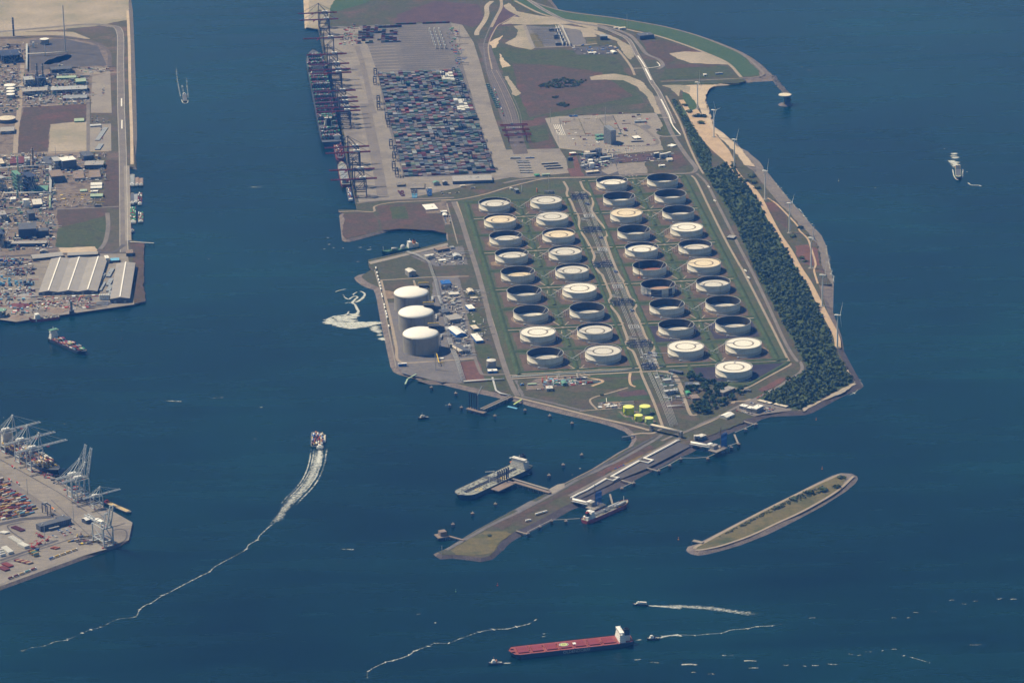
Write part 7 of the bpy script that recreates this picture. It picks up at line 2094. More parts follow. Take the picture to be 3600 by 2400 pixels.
# radar tower on the spur
p=VW0(1400,465,SEA)
t=thing('radar_tower','mushroom shaped radar tower on a stone islet','tower',(p.x,p.y,SEA))
mb=MB();mb.lathe([(26,-3),(20,2),(12,4.5)],20,4,0,0,False,True);mb.build('stone_base','riprap',t)
mb=MB();mb.lathe([(10,3),(9,22),(13,30)],14,10,6);mb.build('shaft','wall_dark',t)
mb=MB();mb.cyl(2,2,29,31,19,n=28);mb.build('deck','wall_cream',t)
mb=MB();mb.cyl(-3,-6,3,17,1.3,n=8);mb.build('light_pole','pale_green',t)
def rocks(name,label,pts,n,w,z,s0,s1,mat='stone'):
 mb=MB()
 tot=len(pts)-1
 for k in range(n):
  f=rnd.uniform(0,tot-1e-6);i=int(f)
  q=lerp(pts[i],pts[i+1],f-i)
  d=(pts[i+1]-pts[i]).normalized();nn=Vector((-d.y,d.x,0))
  g=rnd.uniform(-1,1)
  c_=q+nn*g*w
  s=rnd.uniform(s0,s1);a=rnd.uniform(0,6)
  zz=z+rnd.uniform(-.6,.6)
  ring=[(c_.x+s*math.cos(a+j*1.25)*rnd.uniform(.7,1.2),c_.y+s*math.sin(a+j*1.25)*rnd.uniform(.7,1.2),zz-s*.4)for j in range(5)]
  mb.add(ring+[(c_.x,c_.y,zz+s*rnd.uniform(.4,.9))],[(j,(j+1)%5,5)for j in range(5)])
 return stuff(mb.build(name,mat),label,'rocks')
rocks('rock_spur','line of dark rocks from the sea dike to the radar tower',VW0.pts([(1235,60),(1300,160),(1380,250),(1430,310)],SEA),420,9,SEA+.6,1.5,3.4,'stone')
# rail gantries and a container train at the end of the railway yard
for k,y in enumerate((385,440,500)):
 p=VX(25+k*22,y)
 t=thing('rail_gantry',f'dark red gantry crane over the rail tracks, {ROWN[k + 1]} from the back','crane',(p.x,p.y,GZ),ang_q,'rail gantry cranes')
 for x in (-26,26):
  for y_ in (-7,7):
   mb=MB();mb.bar((x,y_,0),(x,y_,20),1.6,1.6);mb.build('leg','crane_red',t)
 mb=MB()
 for y_ in (-7,7):mb.bar((-40,y_,21),(40,y_,21),2,2.6)
 mb.bar((-26,-7,20),(-26,7,20),1.4,1.4);mb.bar((26,-7,20),(26,7,20),1.4,1.4);mb.build('girder','crane_red',t)
 mb=MB();mb.obox(6,0,22.5,8,10,4);mb.build('trolley','wall_dark',t)
ta,tb=VY(930,1230),VY(1060,1600)
dt=(tb-ta);at_=math.atan2(dt.y,dt.x)
for k in range(18):
 p=lerp(ta,tb,k/17)
 c=('blue','white','maroon','green','brown red','dark grey')[k%6]
 t=thing('rail_wagon',f'{c} box on a rail wagon, {ORD(k + 1)} wagon from the far end of the train','wagon',(p.x,p.y,GZ),at_,'wagons of the container train')
 mb=MB();mb.obox(0,0,.3,18,2.6,.9);mb.build('chassis','wall_dark',t)
 mb=MB();mb.obox(0,0,1.22,12.2,2.44,2.6);mb.build('load','box_'+c,t)
for k in range(14):
 bl(VY,815+k*11,1178+k*24,868+k*11,1176+k*24,1168+k*24,1160+k*24,f'dark green box row, {ORD(k + 1)} from the far end beside the train','container_block','containers','box_dark green','box_dark green',group='box rows beside the train')
 # ------------------------------------------------------------------ trees
def leaf_material(name,c0,c1,c2):
 m,nt,b=newmat(name)
 pos=nt.nodes.new('ShaderNodeNewGeometry').outputs['Position']
 col=_ramp(nt,_noise(nt,pos,.035,4,.6),[(.32,c0),(.5,c1),(.68,c2)])
 g=_ramp(nt,_noise(nt,pos,.5,3,.7),[(.3,(.72,)*3),(.7,(1.3,)*3)])
 nt.links.new(_mix(nt,1,col,g,'MULTIPLY'),b.inputs['Base Color'])
 b.inputs['Roughness'].default_value=.85
 b.inputs['Specular IOR Level'].default_value=.15
leaf_material('wood_leaves',(.058,.088,.040),(.078,.112,.050),(.105,.138,.072))
leaf_material('park_leaves',(.026,.054,.024),(.036,.068,.028),(.048,.082,.034))
leaf_material('shrub_leaves',(.045,.07,.035),(.06,.085,.04),(.07,.08,.045))
def crown(mb,cx,cy,z0,r,h,n,rr,s=1.6):
 """leaf clumps spread through the crown's volume"""
 lob=[(rr.uniform(-.45,.45)*r,rr.uniform(-.45,.45)*r,rr.uniform(.45,.85)*h,rr.uniform(.45,.75)*r)for _ in range(4)]
 for k in range(n):
  lx,ly,lz_,lr=lob[k%4]
  u,v=rr.uniform(0,6.283),rr.uniform(-.55,1)
  c=math.sqrt(max(0,1-v*v))
  d=Vector((c*math.cos(u),c*math.sin(u),v))
  q=lr*rr.uniform(.72,1.12)
  p=Vector((cx+lx,cy+ly,z0+lz_))+Vector((d.x*q,d.y*q,d.z*q*.8))
  nn=(d+Vector((rr.uniform(-.6,.6),rr.uniform(-.6,.6),rr.uniform(-.3,.6)))).normalized()
  a=nn.cross(Vector((.3,.2,1))).normalized();b=nn.cross(a)
  w=s*rr.uniform(.7,1.4)
  mb.add([p+a*w,p+b*w*.8,p-a*w*.9,p-b*w],[(0,1,2,3)])
def in_poly_pts(poly,n,rr,mind=0):
 us=[p[0]for p in poly];vs=[p[1]for p in poly]
 out=[]
 tries=0
 while len(out)<n and tries<n*30:
  tries+=1
  u,v=rr.uniform(min(us),max(us)),rr.uniform(min(vs),max(vs))
  if inside(u,v,poly):out.append((u,v))
 return out
def src(V,l):return [(V.ox+x/V.k,V.oy+y/V.k)for x,y in l]
wood=src(VC,[(1870,20),(1960,180),(2060,330),(2230,620),(2352,860)])+src(VE,[(1800,60),(1960,340),(2120,640),(2330,1010)])+src(VL,[(1990,330),(2110,560),(2120,610),(1850,740),(1690,850),(1500,960),(1460,985),(1640,1050),(1860,1115),(1930,1120)])+src(VM,[(1210,555),(1450,430),(1700,300),(1930,160),(1900,80),(1850,0)])+src(F,[(1928,830),(1912,790),(1890,730)])+src(VW1,[(1280,1540),(1180,1370),(1080,1190),(980,1030),(880,850),(760,650),(670,480),(600,340),(420,110),(290,-90)])
rr=random.Random(11)
mb=MB()
for u,v in in_poly_pts(wood,2100,rr):
 p=G(u,v)
 r=rr.choice((rr.uniform(2.4,4.2),rr.uniform(4,7.5)))
 crown(mb,p.x,p.y,0,r,r*rr.uniform(1.1,1.7),36,rr,2.4)
stuff(mb.build('coastal_wood','wood_leaves'),'dense dark green wood between perimeter road and beach track','wood')
patch('wood_floor',[G(*q)for q in wood],'berm_grass',2)
dune=src(VX,[(1880,0),(1990,200),(2100,480),(2230,780),(2280,880),(2352,980),(2352,640),(2250,480),(2150,330),(2000,120),(1930,0)])
mb=MB()
for u,v in in_poly_pts(dune,620,rr):
 p=G(u,v);r=rr.uniform(2.2,4.2)
 crown(mb,p.x,p.y,-.5,r,r*.7,14,rr,1.8)
stuff(mb.build('dune_scrub','wood_leaves'),'low green scrub beside the coast road','scrub')
patch('wood_floor',[G(*q)for q in dune],'dike_grass',2)
# single trees round the old house
CR=[]
for k in range(4):
 m_=MB();r2=random.Random(40+k);crown(m_,0,0,1.5,5.2,9,150,r2,1.5);CR.append(m_.mesh('crown','park_leaves'))
m_=MB();m_.lathe([(.55,0),(.38,3),(.22,6.5),(.05,9)],7)
for a in range(4):m_.tube([(0,0,3.2+a*.6),(1.9*math.cos(a*1.7),1.9*math.sin(a*1.7),6.2+a*.5)],[.2,.06],5)
TRK=m_.mesh('trunk','bark')
def tree(p,s,label,group,k=0):
 t=thing('tree',label,'tree',(p.x,p.y,GZ-.3),k*1.3,group)
 put('trunk',TRK,t);put('crown',CR[k%4],t)
 t.scale=(s,s,s*.95)
areas=[('north of the dark house',[(370,670),(640,690),(640,740),(380,740)],12),('in the middle of the grove',[(640,760),(800,770),(1040,830),(940,930),(700,960),(640,860)],34),('at the south side of the grove',[(500,1060),(720,1010),(940,960),(800,1090),(620,1200),(520,1150)],30),('in the row along the meadow',[(640,1200),(1100,950),(1120,975),(660,1230)],16),('beside the green shelter',[(410,850),(640,850),(620,900),(430,900)],8),('near the grey roofed house',[(1120,890),(1200,880),(1190,940),(1130,930)],4)]
kk=0
for nm,pl,n in areas:
 sz=('small','mid sized','large')
 for i,(u,v)in enumerate(in_poly_pts(src(VL,pl),n,rr)):
  s=rr.uniform(.8,1.45);kk+=1
  tree(G(u,v),s,f'{sz[0 if s < 1 else 1 if s < 1.22 else 2]} dark green tree {nm}','trees of the old grove',kk)
mb=MB()
for u,v in in_poly_pts(src(VY,[(1520,1210),(1560,1180),(1750,1110),(1900,1070),(2000,1110),(2220,1100),(2100,1190),(1800,1220),(1640,1215)]),130,rr)+in_poly_pts(src(VY,[(1780,1450),(1850,1420),(1980,1450),(1900,1480)]),26,rr)+in_poly_pts(src(VY,[(1720,1350),(1810,1340),(1780,1365)]),10,rr):
 p=G(u,v);crown(mb,p.x,p.y,-.3,4.0,4.0,20,rr,1.9)
stuff(mb.build('meadow_thicket','wood_leaves'),'dark thicket spread over the purple meadow','thicket')
SH=[]
for k in range(3):
 m_=MB();crown(m_,0,0,-.4,5,4,60,random.Random(90+k),1.6);SH.append(m_.mesh('shrub','shrub_leaves'))
SHP=[(VW0,85,565,2.1,'round shrub at the near side of the sand path'),(VW0,30,480,1.8,'shrub on the sand path at the dune foot'),(VW0,215,630,2.6,'big shrub on the sand, left half of the pair'),(VW0,285,640,2.4,'big shrub on the sand, right half of the pair'),(VW0,255,725,2.2,'shrub below the big pair on the sand'),(VW1,470,150,2.0,'oval shrub enclosed by the forked sand track'),(VW1,560,80,2.4,'shrub right of the sand track, upper'),(VW1,580,170,2.2,'shrub right of the sand track, lower'),(VW1,650,250,1.9,'shrub above the fourth turbine'),(VW1,1230,800,1.9,'shrub beside the fork of the thin track'),(VW1,1250,1210,1.6,'shrub at the left of the red heath'),(VW1,1290,1255,1.5,'shrub below another at the red heath'),(VW1,1130,910,1.8,'shrub right of the sand track by the fifth turbine'),(VI,1700,390,2.2,'dark bush on the island, right of centre'),(VI,1560,420,2.0,'dark bush on the island north side'),(VI,1850,360,1.8,'dark bush near the east tip of the island'),(VI,1380,490,1.8,'dark bush halfway along the island'),(VI,1900,250,1.8,'bush at the east tip of the island'),(VI,1200,580,1.5,'dark bush in the island middle, north edge'),(VT,865,1305,.9,'lone bush on the dam head'),(VK,1240,545,1.0,'lone bush by the sandy loop')]
for k,(V,x,y,s,lb)in enumerate(SHP):
 p=V(x,y)
 t=thing('shrub',lb,'shrub',(p.x,p.y,.2),k,'scattered shrubs')
 put('foliage',SH[k%3],t);t.scale=(s,s*1.2,s*.6)
mb=MB()
for u,v in in_poly_pts(src(VI,[(560,900),(900,710),(1500,410),(1700,340),(1720,400),(1500,480),(1100,640),(700,850)]),240,rr):
 p=G(u,v);crown(mb,p.x,p.y,-.8,rr.uniform(1.6,3),1.6,8,rr,1.5)
stuff(mb.build('island_scrub','shrub_leaves'),'green scrub along the north side of the island','scrub')
# ------------------------------------------------------------------ rubble on the slopes
def slope_rocks(name,label,pts_top,n,width,mat,s0=1.0,s1=2.4):
 mb=MB();tot=len(pts_top)-1
 for k in range(n):
  f=rr.uniform(0,tot-1e-6);i=int(f)
  a,b=pts_top[i],pts_top[i+1]
  q=lerp(a,b,f-i);g=rr.random()
  d=(b-a).normalized();nn=Vector((d.y,-d.x,0))
  c_=q+nn*g*width
  z=lerp(0,SEA,g)+.2
  s=rr.uniform(s0,s1);t0=rr.uniform(0,6)
  ring=[(c_.x+s*math.cos(t0+j*1.57)*rr.uniform(.7,1.2),c_.y+s*math.sin(t0+j*1.57)*rr.uniform(.7,1.2),z-s*.3)for j in range(4)]
  mb.add(ring+[(c_.x,c_.y,z+s*rr.uniform(.3,.7))],[(j,(j+1)%4,4)for j in range(4)])
 return stuff(mb.build(name,mat),label,'rocks')
def near_edge(polyname_pts,V,a,b,width,n,label,mat):
 pass
 # ------------------------------------------------------------------ cars
def car_mesh(mat):
 mb=MB();mb.box(-2.2,2.2,-.9,.9,.35,1.0);mb.add([(-1.6,-.82,1.0),(1.0,-.82,1.0),(1.0,.82,1.0),(-1.6,.82,1.0),(-1.2,-.7,1.55),(.4,-.7,1.55),(.4,.7,1.55),(-1.2,.7,1.55)],[(4,5,6,7),(0,1,5,4),(1,2,6,5),(2,3,7,6),(3,0,4,7)]);return mb.mesh('body',mat)
CARC={'white':'white_paint','silver':'galv','black':'hull_black','dark grey':'wall_dark','blue':'blue_clad','red':'red_paint'}
CARM={k:car_mesh(v)for k,v in CARC.items()}
mb=MB()
for x in (-1.4,1.4):
 for y in (-.85,.85):mb.tube([(x,y-.1,.35),(x,y+.1,.35)],.35,8)
WH=mb.mesh('wheels','hull_black')
mb=MB();mb.add([(1.02,-.72,1.02),(1.02,.72,1.02),(.45,.62,1.52),(.45,-.62,1.52)],[(0,1,2,3)]);WS=mb.mesh('windscreen','glass')
def car(p,ang,label,group,c):
 t=thing('parked_car',label,'car',(p.x,p.y,GZ+.05),ang,group)
 put('body',CARM[c],t);put('wheels',WH,t);put('windscreen',WS,t)
def car_rows(V,rows,where,group,pal=('white','silver','black','dark grey','blue','white','silver','red'),skip=.2,ang=None):
 for (x0,y0,x1,y1,n)in rows:
  a,b=V(x0,y0),V(x1,y1)
  an=math.atan2((b-a).y,(b-a).x)+PI/2 if ang is None else ang
  for k in range(n):
   if rr.random()<skip:continue
   c=rr.choice(pal);car(lerp(a,b,k/max(1,n-1)),an,f'{c} car {where}',group,c)
car_rows(VL,[(1520,1090,1680,1130,9),(1520,1110,1640,1145,8),(1510,1140,1600,1165,6),(1530,1170,1580,1150,4),(1320,1045,1410,1065,7)],'in the car park beside the office','cars at the office')
car_rows(VL,[(1140,1155,1350,1200,10)],'in the row below the office','cars at the office')
car_rows(VL,[(1380,1000,1640,855,14)],'parked along the road above the office','cars along the office road',ang=R(60))
car_rows(V017,[(805,445,900,520,9),(830,440,925,515,9),(905,430,990,495,8),(960,395,1050,440,5),(730,520,780,540,4)],'in the car park beside the terminal building','cars at the lower left terminal')
car_rows(VX,[(860,550,970,545,9),(1110,560,1330,552,16),(1340,560,1530,552,12),(1185,595,1230,625,5),(1260,600,1300,598,4),(1340,585,1440,580,7),(1350,605,1450,600,6),(880,518,920,516,3),(1105,598,1150,604,4)],'in the car park below the office tower','cars at the office tower')
car_rows(V04,[(1270,30,1275,130,8),(1340,40,1350,130,9),(1325,60,1335,130,6),(1425,80,1430,130,6),(1490,85,1495,120,4),(1395,190,1400,260,7),(1410,300,1412,370,6)],'in the works car park on the left bank','cars at the chemical works',ang=R(5))
car_rows(V00,[(1280,1270,1285,1340,6),(1420,1190,1410,1320,10),(1435,1200,1430,1300,8)],'on the far pale car park of the works','cars at the chemical works',ang=R(5))
car_rows(VA,[(1625,270,1640,345,9),(1685,230,1700,330,10)],'in the depot yard north of the dock','cars at the depot',ang=R(10))
car_rows(VL,[(380,970,420,1090,9),(480,980,500,1000,3)],'beside the track left of the old grove','cars by the grove',ang=R(10))
car_rows(VK,[(425,370,450,430,5),(470,400,560,395,6),(340,470,420,468,6),(360,375,362,400,2)],'in the south yard','cars in the south yard')
car_rows(VU,[(545,668,590,650,4),(600,640,650,622,5)],'blue or red, parked on the dam','cars on the dam',('blue','blue','red'),0)
car_rows(VB,[(10,290,35,340,6),(80,325,130,315,5),(200,312,280,300,6)],'near the terminal gate behind the oil tanks','cars at the terminal gate')
# lorries
lr_=[(VX,700,205,0,'blue_clad','blue'),(VX,860,480,0,'box_maroon','maroon'),(VX,1340,355,-20,'red_paint','red'),(VX,1350,375,-20,'box_maroon','dark red'),(VX,1010,520,-60,'white_paint','white'),(VX,1500,190,15,'wall_dark','dark'),(VX,1440,212,0,'box_maroon','maroon'),(VX,1285,172,0,'box_maroon','second maroon'),(VX,1340,435,0,'wall_dark','black'),(VX,1280,415,0,'green_clad','green'),(VX,1730,365,10,'wall_dark','dark grey'),(VB,440,250,12,'hull_grey','grey'),(VT,1400,1105,28,'white_paint','white site'),(VC,2012,430,-65,'white_paint','small white'),(VE,1650,20,-65,'white_paint','white road'),(VE,1692,115,-65,'white_paint','second white road'),(VC,1930,240,-65,'white_paint','white coast')]
PLN={VX:'in the truck park near the office tower',VB:'below the long terminal office',VT:'on the dam near the red gas carrier',VC:'on the road beside the wood',VE:'on the perimeter road by the wood'}
for V,x,y,a,m_,c in lr_:lorry(V(x,y),R(a),m_,f'{c} lorry {PLN[V]}','lorries on site')
for k in range(3):
 lorry(VT(1530+k*48,1015-k*14),R(38),'white_paint',f'white site trailer, {ROWN[k + 1]} from the left on the dam','site trailers on the dam')
 # ------------------------------------------------------------------ buoys
def buoy(V,x,y,mat,label):
 p=V(x,y,SEA)
 t=thing('buoy',label,'buoy',(p.x,p.y,SEA),0,'navigation buoys')
 mb=MB();mb.lathe([(1.2,-.6),(1.7,.2),(1.5,1.1),(.5,1.4)],12,0,0,0,True,True);mb.build('float',mat,t)
 mb=MB();mb.bar((0,0,1.3),(0,0,4.6),.7,.7);mb.obox(0,0,4.6,1.2,1.2,1.1);mb.build('topmark',mat,t)
for V,x,y,m_,lb in ((VM,1448,688,'orange','orange buoy off the office shore'),(VM,1530,1365,'orange','orange buoy north of the island'),(VP,2098,965,'orange','orange buoy west of the island'),(View(1200,1980,2.94),1615,228,'red_paint','red buoy in the open water above the bulk carrier'),(View(1200,1980,2.94),1183,292,'green_clad','green buoy in the open water left of the red one'),(V08,1598,1280,'wall_dark','dark buoy off the left quay'),(V08,1682,1425,'wall_dark','dark post right of the feeder ship, upper'),(V08,1682,1540,'wall_dark','dark post right of the feeder ship, lower'),(VW1,1758,145,'offwhite','pale beacon off the fourth turbine'),(View(1080,1000,7.127),1110,1460,'wall_dark','dark buoy below the outfall foam')):buoy(V,x,y,m_,lb)
# ------------------------------------------------------------------ containers on the feeder ship (near enough to tell apart)
fm=FEED.matrix_basis.copy()if False else Matrix.Translation(FEED.location)@Matrix.Rotation(FEED.rotation_euler.z,4,'Z')
L=FEED_L
mbF=MB()
for i in range(8):
 x=lerp(-L*.31,L*.36,i/7)
 for j in range(8):
  y=(j-3.5)*2.75
  if i==7 and abs(y)>7:continue
  n=(2,3,1,2,3,0,3,2)[i]if rr.random()<.8 else 1
  for z in range(max(1,n)):
   c=rr.choice(['brown red','maroon','sand','white','green','magenta red','grey','brown red','light blue'])
   p=fm@Vector((x,y,6.4+z*2.62))
   if z<n-1 and 0<j<7:continue
   if NCONT[0]>=300:mbF.obox(p.x,p.y,p.z,12.2,2.44,2.6,FEED.rotation_euler.z,CK.index(c))
   else:
    container(p,FEED.rotation_euler.z,p.z,c,f'{c} container on the feeder ship, {ROWN[i + 1]} bay from the bridge','containers on the feeder ship under way')
if mbF.v:stuff(mbF.build('stacked_containers',['box_'+k for k in CK]),'remaining containers on the feeder ship','containers')
# ------------------------------------------------------------------ foam and wakes
def foam_material():
 m,nt,b=newmat('foam_film')
 pos=nt.nodes.new('ShaderNodeNewGeometry').outputs['Position']
 at=nt.nodes.new('ShaderNodeAttribute');at.attribute_name='dens'
 n1=_noise(nt,pos,.16,7,.72)
 k=nt.nodes.new('ShaderNodeMath');k.operation='MULTIPLY_ADD'
 nt.links.new(at.outputs['Fac'],k.inputs[0]);k.inputs[1].default_value=.62;nt.links.new(n1,k.inputs[2])
 r=_ramp(nt,k.outputs[0],[(.62,(0,0,0)),(1.22,(.72,.72,.72))])
 tr=nt.nodes.new('ShaderNodeBsdfTransparent');mx=nt.nodes.new('ShaderNodeMixShader')
 nt.links.new(r,mx.inputs[0]);nt.links.new(tr.outputs[0],mx.inputs[1]);nt.links.new(b.outputs[0],mx.inputs[2])
 nt.links.new(mx.outputs[0],nt.nodes['Material Output'].inputs['Surface'])
 b.inputs['Base Color'].default_value=(.66,.68,.63,1);b.inputs['Roughness'].default_value=.9
foam_material()
S.cycles.transparent_max_bounces=48
class Foam:
 """thin films of foam on the water, dense in the middle and frayed at the rim"""
 def __init__(s):s.mb=MB();s.d=[];s.z=0
 def rib(s,pts,w,d,gap=0.0):
  q=smooth_line(pts,5)if len(pts)>2 else list(pts)
  st=[]
  for i in range(len(q)-1):
   m_=max(1,int((q[i+1]-q[i]).length/5))
   st+=[lerp(q[i],q[i+1],k/m_)for k in range(m_)]
  st.append(q[-1]);n=len(st)
  if n<3:st=[lerp(q[0],q[-1],k/3)for k in range(4)];n=4
  s.z=(s.z+.013)%.5
  wob,lev=0.0,rr.random()
  base=len(s.mb.v)
  for i,p in enumerate(st):
   t_=(st[min(i+1,n-1)]-st[max(i-1,0)]).normalized();nn=Vector((-t_.y,t_.x,0))
   f=i/(n-1)
   wob=wob*.8+rr.uniform(-.35,.35);lev=min(1.0,max(-gap*.7,lev+rr.uniform(-.42,.46)))
   ww=lerp(w[0],w[1],f)*(1+.35*wob)
   end=min(1,f*8+.25,(1-f)*8+.1)
   dd=lerp(d[0],d[1],f)*(1 if gap==0 else .55+.45*lev)*end
   for g,e in ((-1,0),(-.55,.75),(0,1),(.55,.75),(1,0)):
    c=p+nn*(g*ww+wob*ww*.3)
    s.mb.v.append((c.x,c.y,SEA+.2+s.z));s.d.append(dd*e)
  for i in range(n-1):
   for k in range(4):s.mb.f.append((base+i*5+k,base+i*5+k+1,base+i*5+6+k,base+i*5+5+k));s.mb.m.append(0)
 def blob(s,p,r,d,stretch=1.5,a=0.0):
  s.z=(s.z+.013)%.5
  n=9;base=len(s.mb.v)
  s.mb.v.append((p.x,p.y,SEA+.2+s.z));s.d.append(d)
  for f,e in ((.6,.7),(1,0)):
   for k in range(n):
    t_=2*PI*k/n;q=r*f*rr.uniform(.7,1.25)
    x,y=q*stretch*math.cos(t_),q*math.sin(t_)
    s.mb.v.append((p.x+x*math.cos(a)-y*math.sin(a),p.y+x*math.sin(a)+y*math.cos(a),SEA+.2+s.z));s.d.append(d*e)
  for k in range(n):
   k1=(k+1)%n
   s.mb.f.append((base,base+1+k,base+1+k1));s.mb.m.append(0)
   s.mb.f.append((base+1+k,base+1+n+k,base+1+n+k1,base+1+k1));s.mb.m.append(0)
 def path(s,pts,w,n,s0,s1,stretch=2.0,edge=False,fade=0.0):
  L=sum((pts[i+1]-pts[i]).length for i in range(len(pts)-1))
  cov=n*3.14*((s0+s1)/2)**2*stretch/max(1,L*(w[0]+w[1]))
  d=min(.86,.42+cov*.34)
  if edge:
   for g in (-1,1):s.rib(offset_line(pts,g*w[0]),(2.6,2.2),(.8,.55),.25)
  else:s.rib(pts,(max(2.2,w[0]*1.15),max(2.0,w[1]*1.1)),(d,d*(1-.5*min(1,fade))),.15 if n<60 else 0)
 def area(s,poly,n,s0,s1,stretch=1.5,a=0.0):
  for u,v in in_poly_pts(poly,max(6,n//6),rr):s.blob(G(u,v,SEA),rr.uniform(4,8),rr.uniform(.6,.95),stretch,a or 0.0)
 def done(s,label,name='foam'):
  o=s.mb.build(name,'foam_film')
  at=o.data.attributes.new('dens','FLOAT','POINT');at.data.foreach_set('value',s.d)
  return stuff(o,label,'foam')
f=Foam()
w1=VBQ.pts([(868,500),(850,640),(820,760),(760,900),(650,1050),(520,1180),(420,1300),(330,1430),(210,1560)],SEA)
f.rib(w1,(13,12),(.66,.5))
for g_ in (-.5,0,.4):f.rib(offset_line(w1[:7],g_*22),(2.5,2.5),(.75,.6),.3)
f.path(w1[:7],(17,22),260,.5,1.3,3,True,.4)
f.path(VBQ.pts([(880,520),(868,640),(860,720)],SEA),(4,6),160,.8,1.8,2)
def streak(f,pts,n,s0=.8,s1=2.2,w=3.0,gaps=.45):
 """a thin wandering foam line with knots"""
 q=[]
 for i in range(len(pts)-1):
  m_=max(1,int((pts[i+1]-pts[i]).length/22))
  q+=[lerp(pts[i],pts[i+1],k/m_)+Vector((rr.uniform(-4,4),rr.uniform(-7,7),0))for k in range(m_)]
 q.append(pts[-1])
 if len(q)>2:f.rib(q,(w*.62,w*.5),(.66,.56),.6)
 for p in q:
  if rr.random()>gaps:f.blob(p,rr.uniform(1.6,3.4),rr.uniform(.5,.85),rr.uniform(1.5,3.5),rr.uniform(0,3))
streak(f,F.pts([(640,1188),(612,1215),(600,1228),(575,1250),(548,1270),(520,1283),(490,1302),(478,1310),(440,1330),(415,1342),(385,1358),(370,1365),(345,1382),(335,1388),(310,1415),(270,1424),(235,1438),(190,1452),(150,1468),(100,1480),(20,1505)],SEA),9)
f.done('long foaming wake of the coupled barges curving to the lower left')
f=Foam()
streak(f,F.pts([(1235,1422),(1190,1437),(1130,1446),(1100,1452),(1060,1466),(1030,1474),(1000,1477),(985,1486),(950,1497),(935,1502),(905,1515),(880,1522),(850,1538),(840,1555),(835,1575)],SEA),14,.7,2.0,3.5,.2)
streak(f,F.pts([(1247,1462),(1250,1455)],SEA),10,.7,1.6,3,0)
f.done('broken foam line in the water left of the bulk carrier')
f=Foam()
f.rib(VS.pts([(1968,86),(2150,98),(2352,118)],SEA),(3.5,7),(.8,.6))
f.rib(F.pts([(1530,1390),(1600,1394),(1660,1400),(1740,1412)],SEA),(7,12),(.55,.42))
f.done('white straight wake of the tour boat')
f=Foam()
f.path(VS.pts([(2085,445),(2200,418),(2300,412),(2352,425)],SEA),(3,5),90,.4,1.0,3)
f.path(VS.pts([(365,722),(470,718)],SEA),(2,2),30,.4,.9,3)
f.path(VS.pts([(1820,470),(1920,458)],SEA),(3,3),30,.4,.9,3)
VR_=View(2200,2050,.96)
for x,y,n,w in ((345,242,26,8),(420,262,40,9),(432,285,22,7),(215,275,34,12),(290,308,14,5),(230,300,10,4),(98,268,18,7),(40,255,14,5),(700,272,30,8),(640,276,14,5),(600,280,10,5),(540,274,10,4),(820,230,20,5),(792,243,10,4),(760,238,8,4),(630,116,10,5),(905,222,8,4),(980,100,10,4),(1040,95,10,4),(1100,57,8,4),(1140,70,8,4),(1180,60,6,3),(1310,54,16,5),(1260,50,8,4),(1180,206,14,8),(955,116,6,3),(905,118,6,3)):
 a=VR_(x-w*2.6,y-rr.uniform(-3,3),SEA);b=VR_(x+w*2.6,y,SEA)
 f.rib([a,lerp(a,b,.5)+Vector((0,rr.uniform(-4,4),0)),b],(w*.3+.8,w*.25+.6),(.5+n*.007,.45+n*.006),.4)
streak(f,VR_.pts([(865,222),(930,240),(975,253),(1025,268)],SEA),5,.5,1.3,2,.2)
streak(f,VR_.pts([(120,180),(230,172),(360,160),(490,142),(560,130)],SEA),5,.3,.9,2.5,.3)
f.done('scattered whitecaps and foam lines at the lower right')
f=Foam()
VO=View(1080,1000,7.127)
S_=lambda l:src(VO,l)
f.area(S_([(420,910),(520,880),(700,940),(1080,950),(1500,945),(1960,945),(1960,960),(1700,1000),(1350,1070),(1100,1100),(850,1075),(700,1030),(480,970)]),900,.6,1.9,2.2,0)
f.path(VO.pts([(420,930),(560,975),(720,1025),(860,1075),(1050,1095),(1360,1080),(1560,1060)],SEA),(2.5,2),420,.8,2.0,2)
f.path(VO.pts([(430,915),(600,830),(700,800),(900,775),(1000,740),(1050,660)],SEA),(5,3),380,.8,2.0,2)
f.area(S_([(520,890),(700,800),(980,780),(1100,740),(1180,720),(1250,720),(1240,840),(1170,930),(900,920),(650,930)]),420,.7,2.0,2)
f.path(VO.pts([(1190,900),(1230,760),(1280,680),(1230,580),(1190,500),(1130,460),(1200,380),(1260,320),(1180,300),(1080,350),(1040,375),(950,330),(890,230)],SEA),(5,2.5),760,.8,2.0,2)
f.path(VO.pts([(1190,460),(1330,390),(1420,300),(1425,220),(1300,160)],SEA),(6,3),360,.7,1.8,2)
f.path(VO.pts([(1150,270),(1180,230),(1260,190)],SEA),(2,2),60,.7,1.4,2)
f.path(VO.pts([(700,190),(800,155),(990,115)],SEA),(2,1.5),90,.7,1.5,2)
f.path(VO.pts([(940,480),(1030,455),(1110,470)],SEA),(1.5,1.5),40,.5,1.2,2)
f.area(S_([(1540,1080),(1780,1030),(1760,1100),(1880,1280),(1800,1290),(1700,1180)]),120,.6,1.7,2)
f.area(S_([(1820,1350),(1900,1330),(1940,1400),(1900,1390)]),50,.8,1.8,2)
f.done('white foam curling off the outfall beside the domed tanks')
f=Foam()
f.area(src(V8,[(330,560),(420,470),(480,460),(470,620),(540,820),(420,880),(360,800)]),170,.6,1.7,2)
f.path(V8.pts([(380,900),(420,1080),(480,1180),(560,1210)],SEA),(2,2),120,.7,1.6,2)
f.path(V8.pts([(660,900),(650,1080),(640,1150)],SEA),(3,2),80,.6,1.5,2)
f.path(V8.pts([(800,1270),(900,1340),(1100,1350),(1180,1380)],SEA),(3,3),60,.6,1.6,2)
for x,y in ((160,345),(720,795),(785,980)):f.path([V8(x-30,y,SEA),V8(x+30,y,SEA)],(2,2),12,.6,1.6,2)
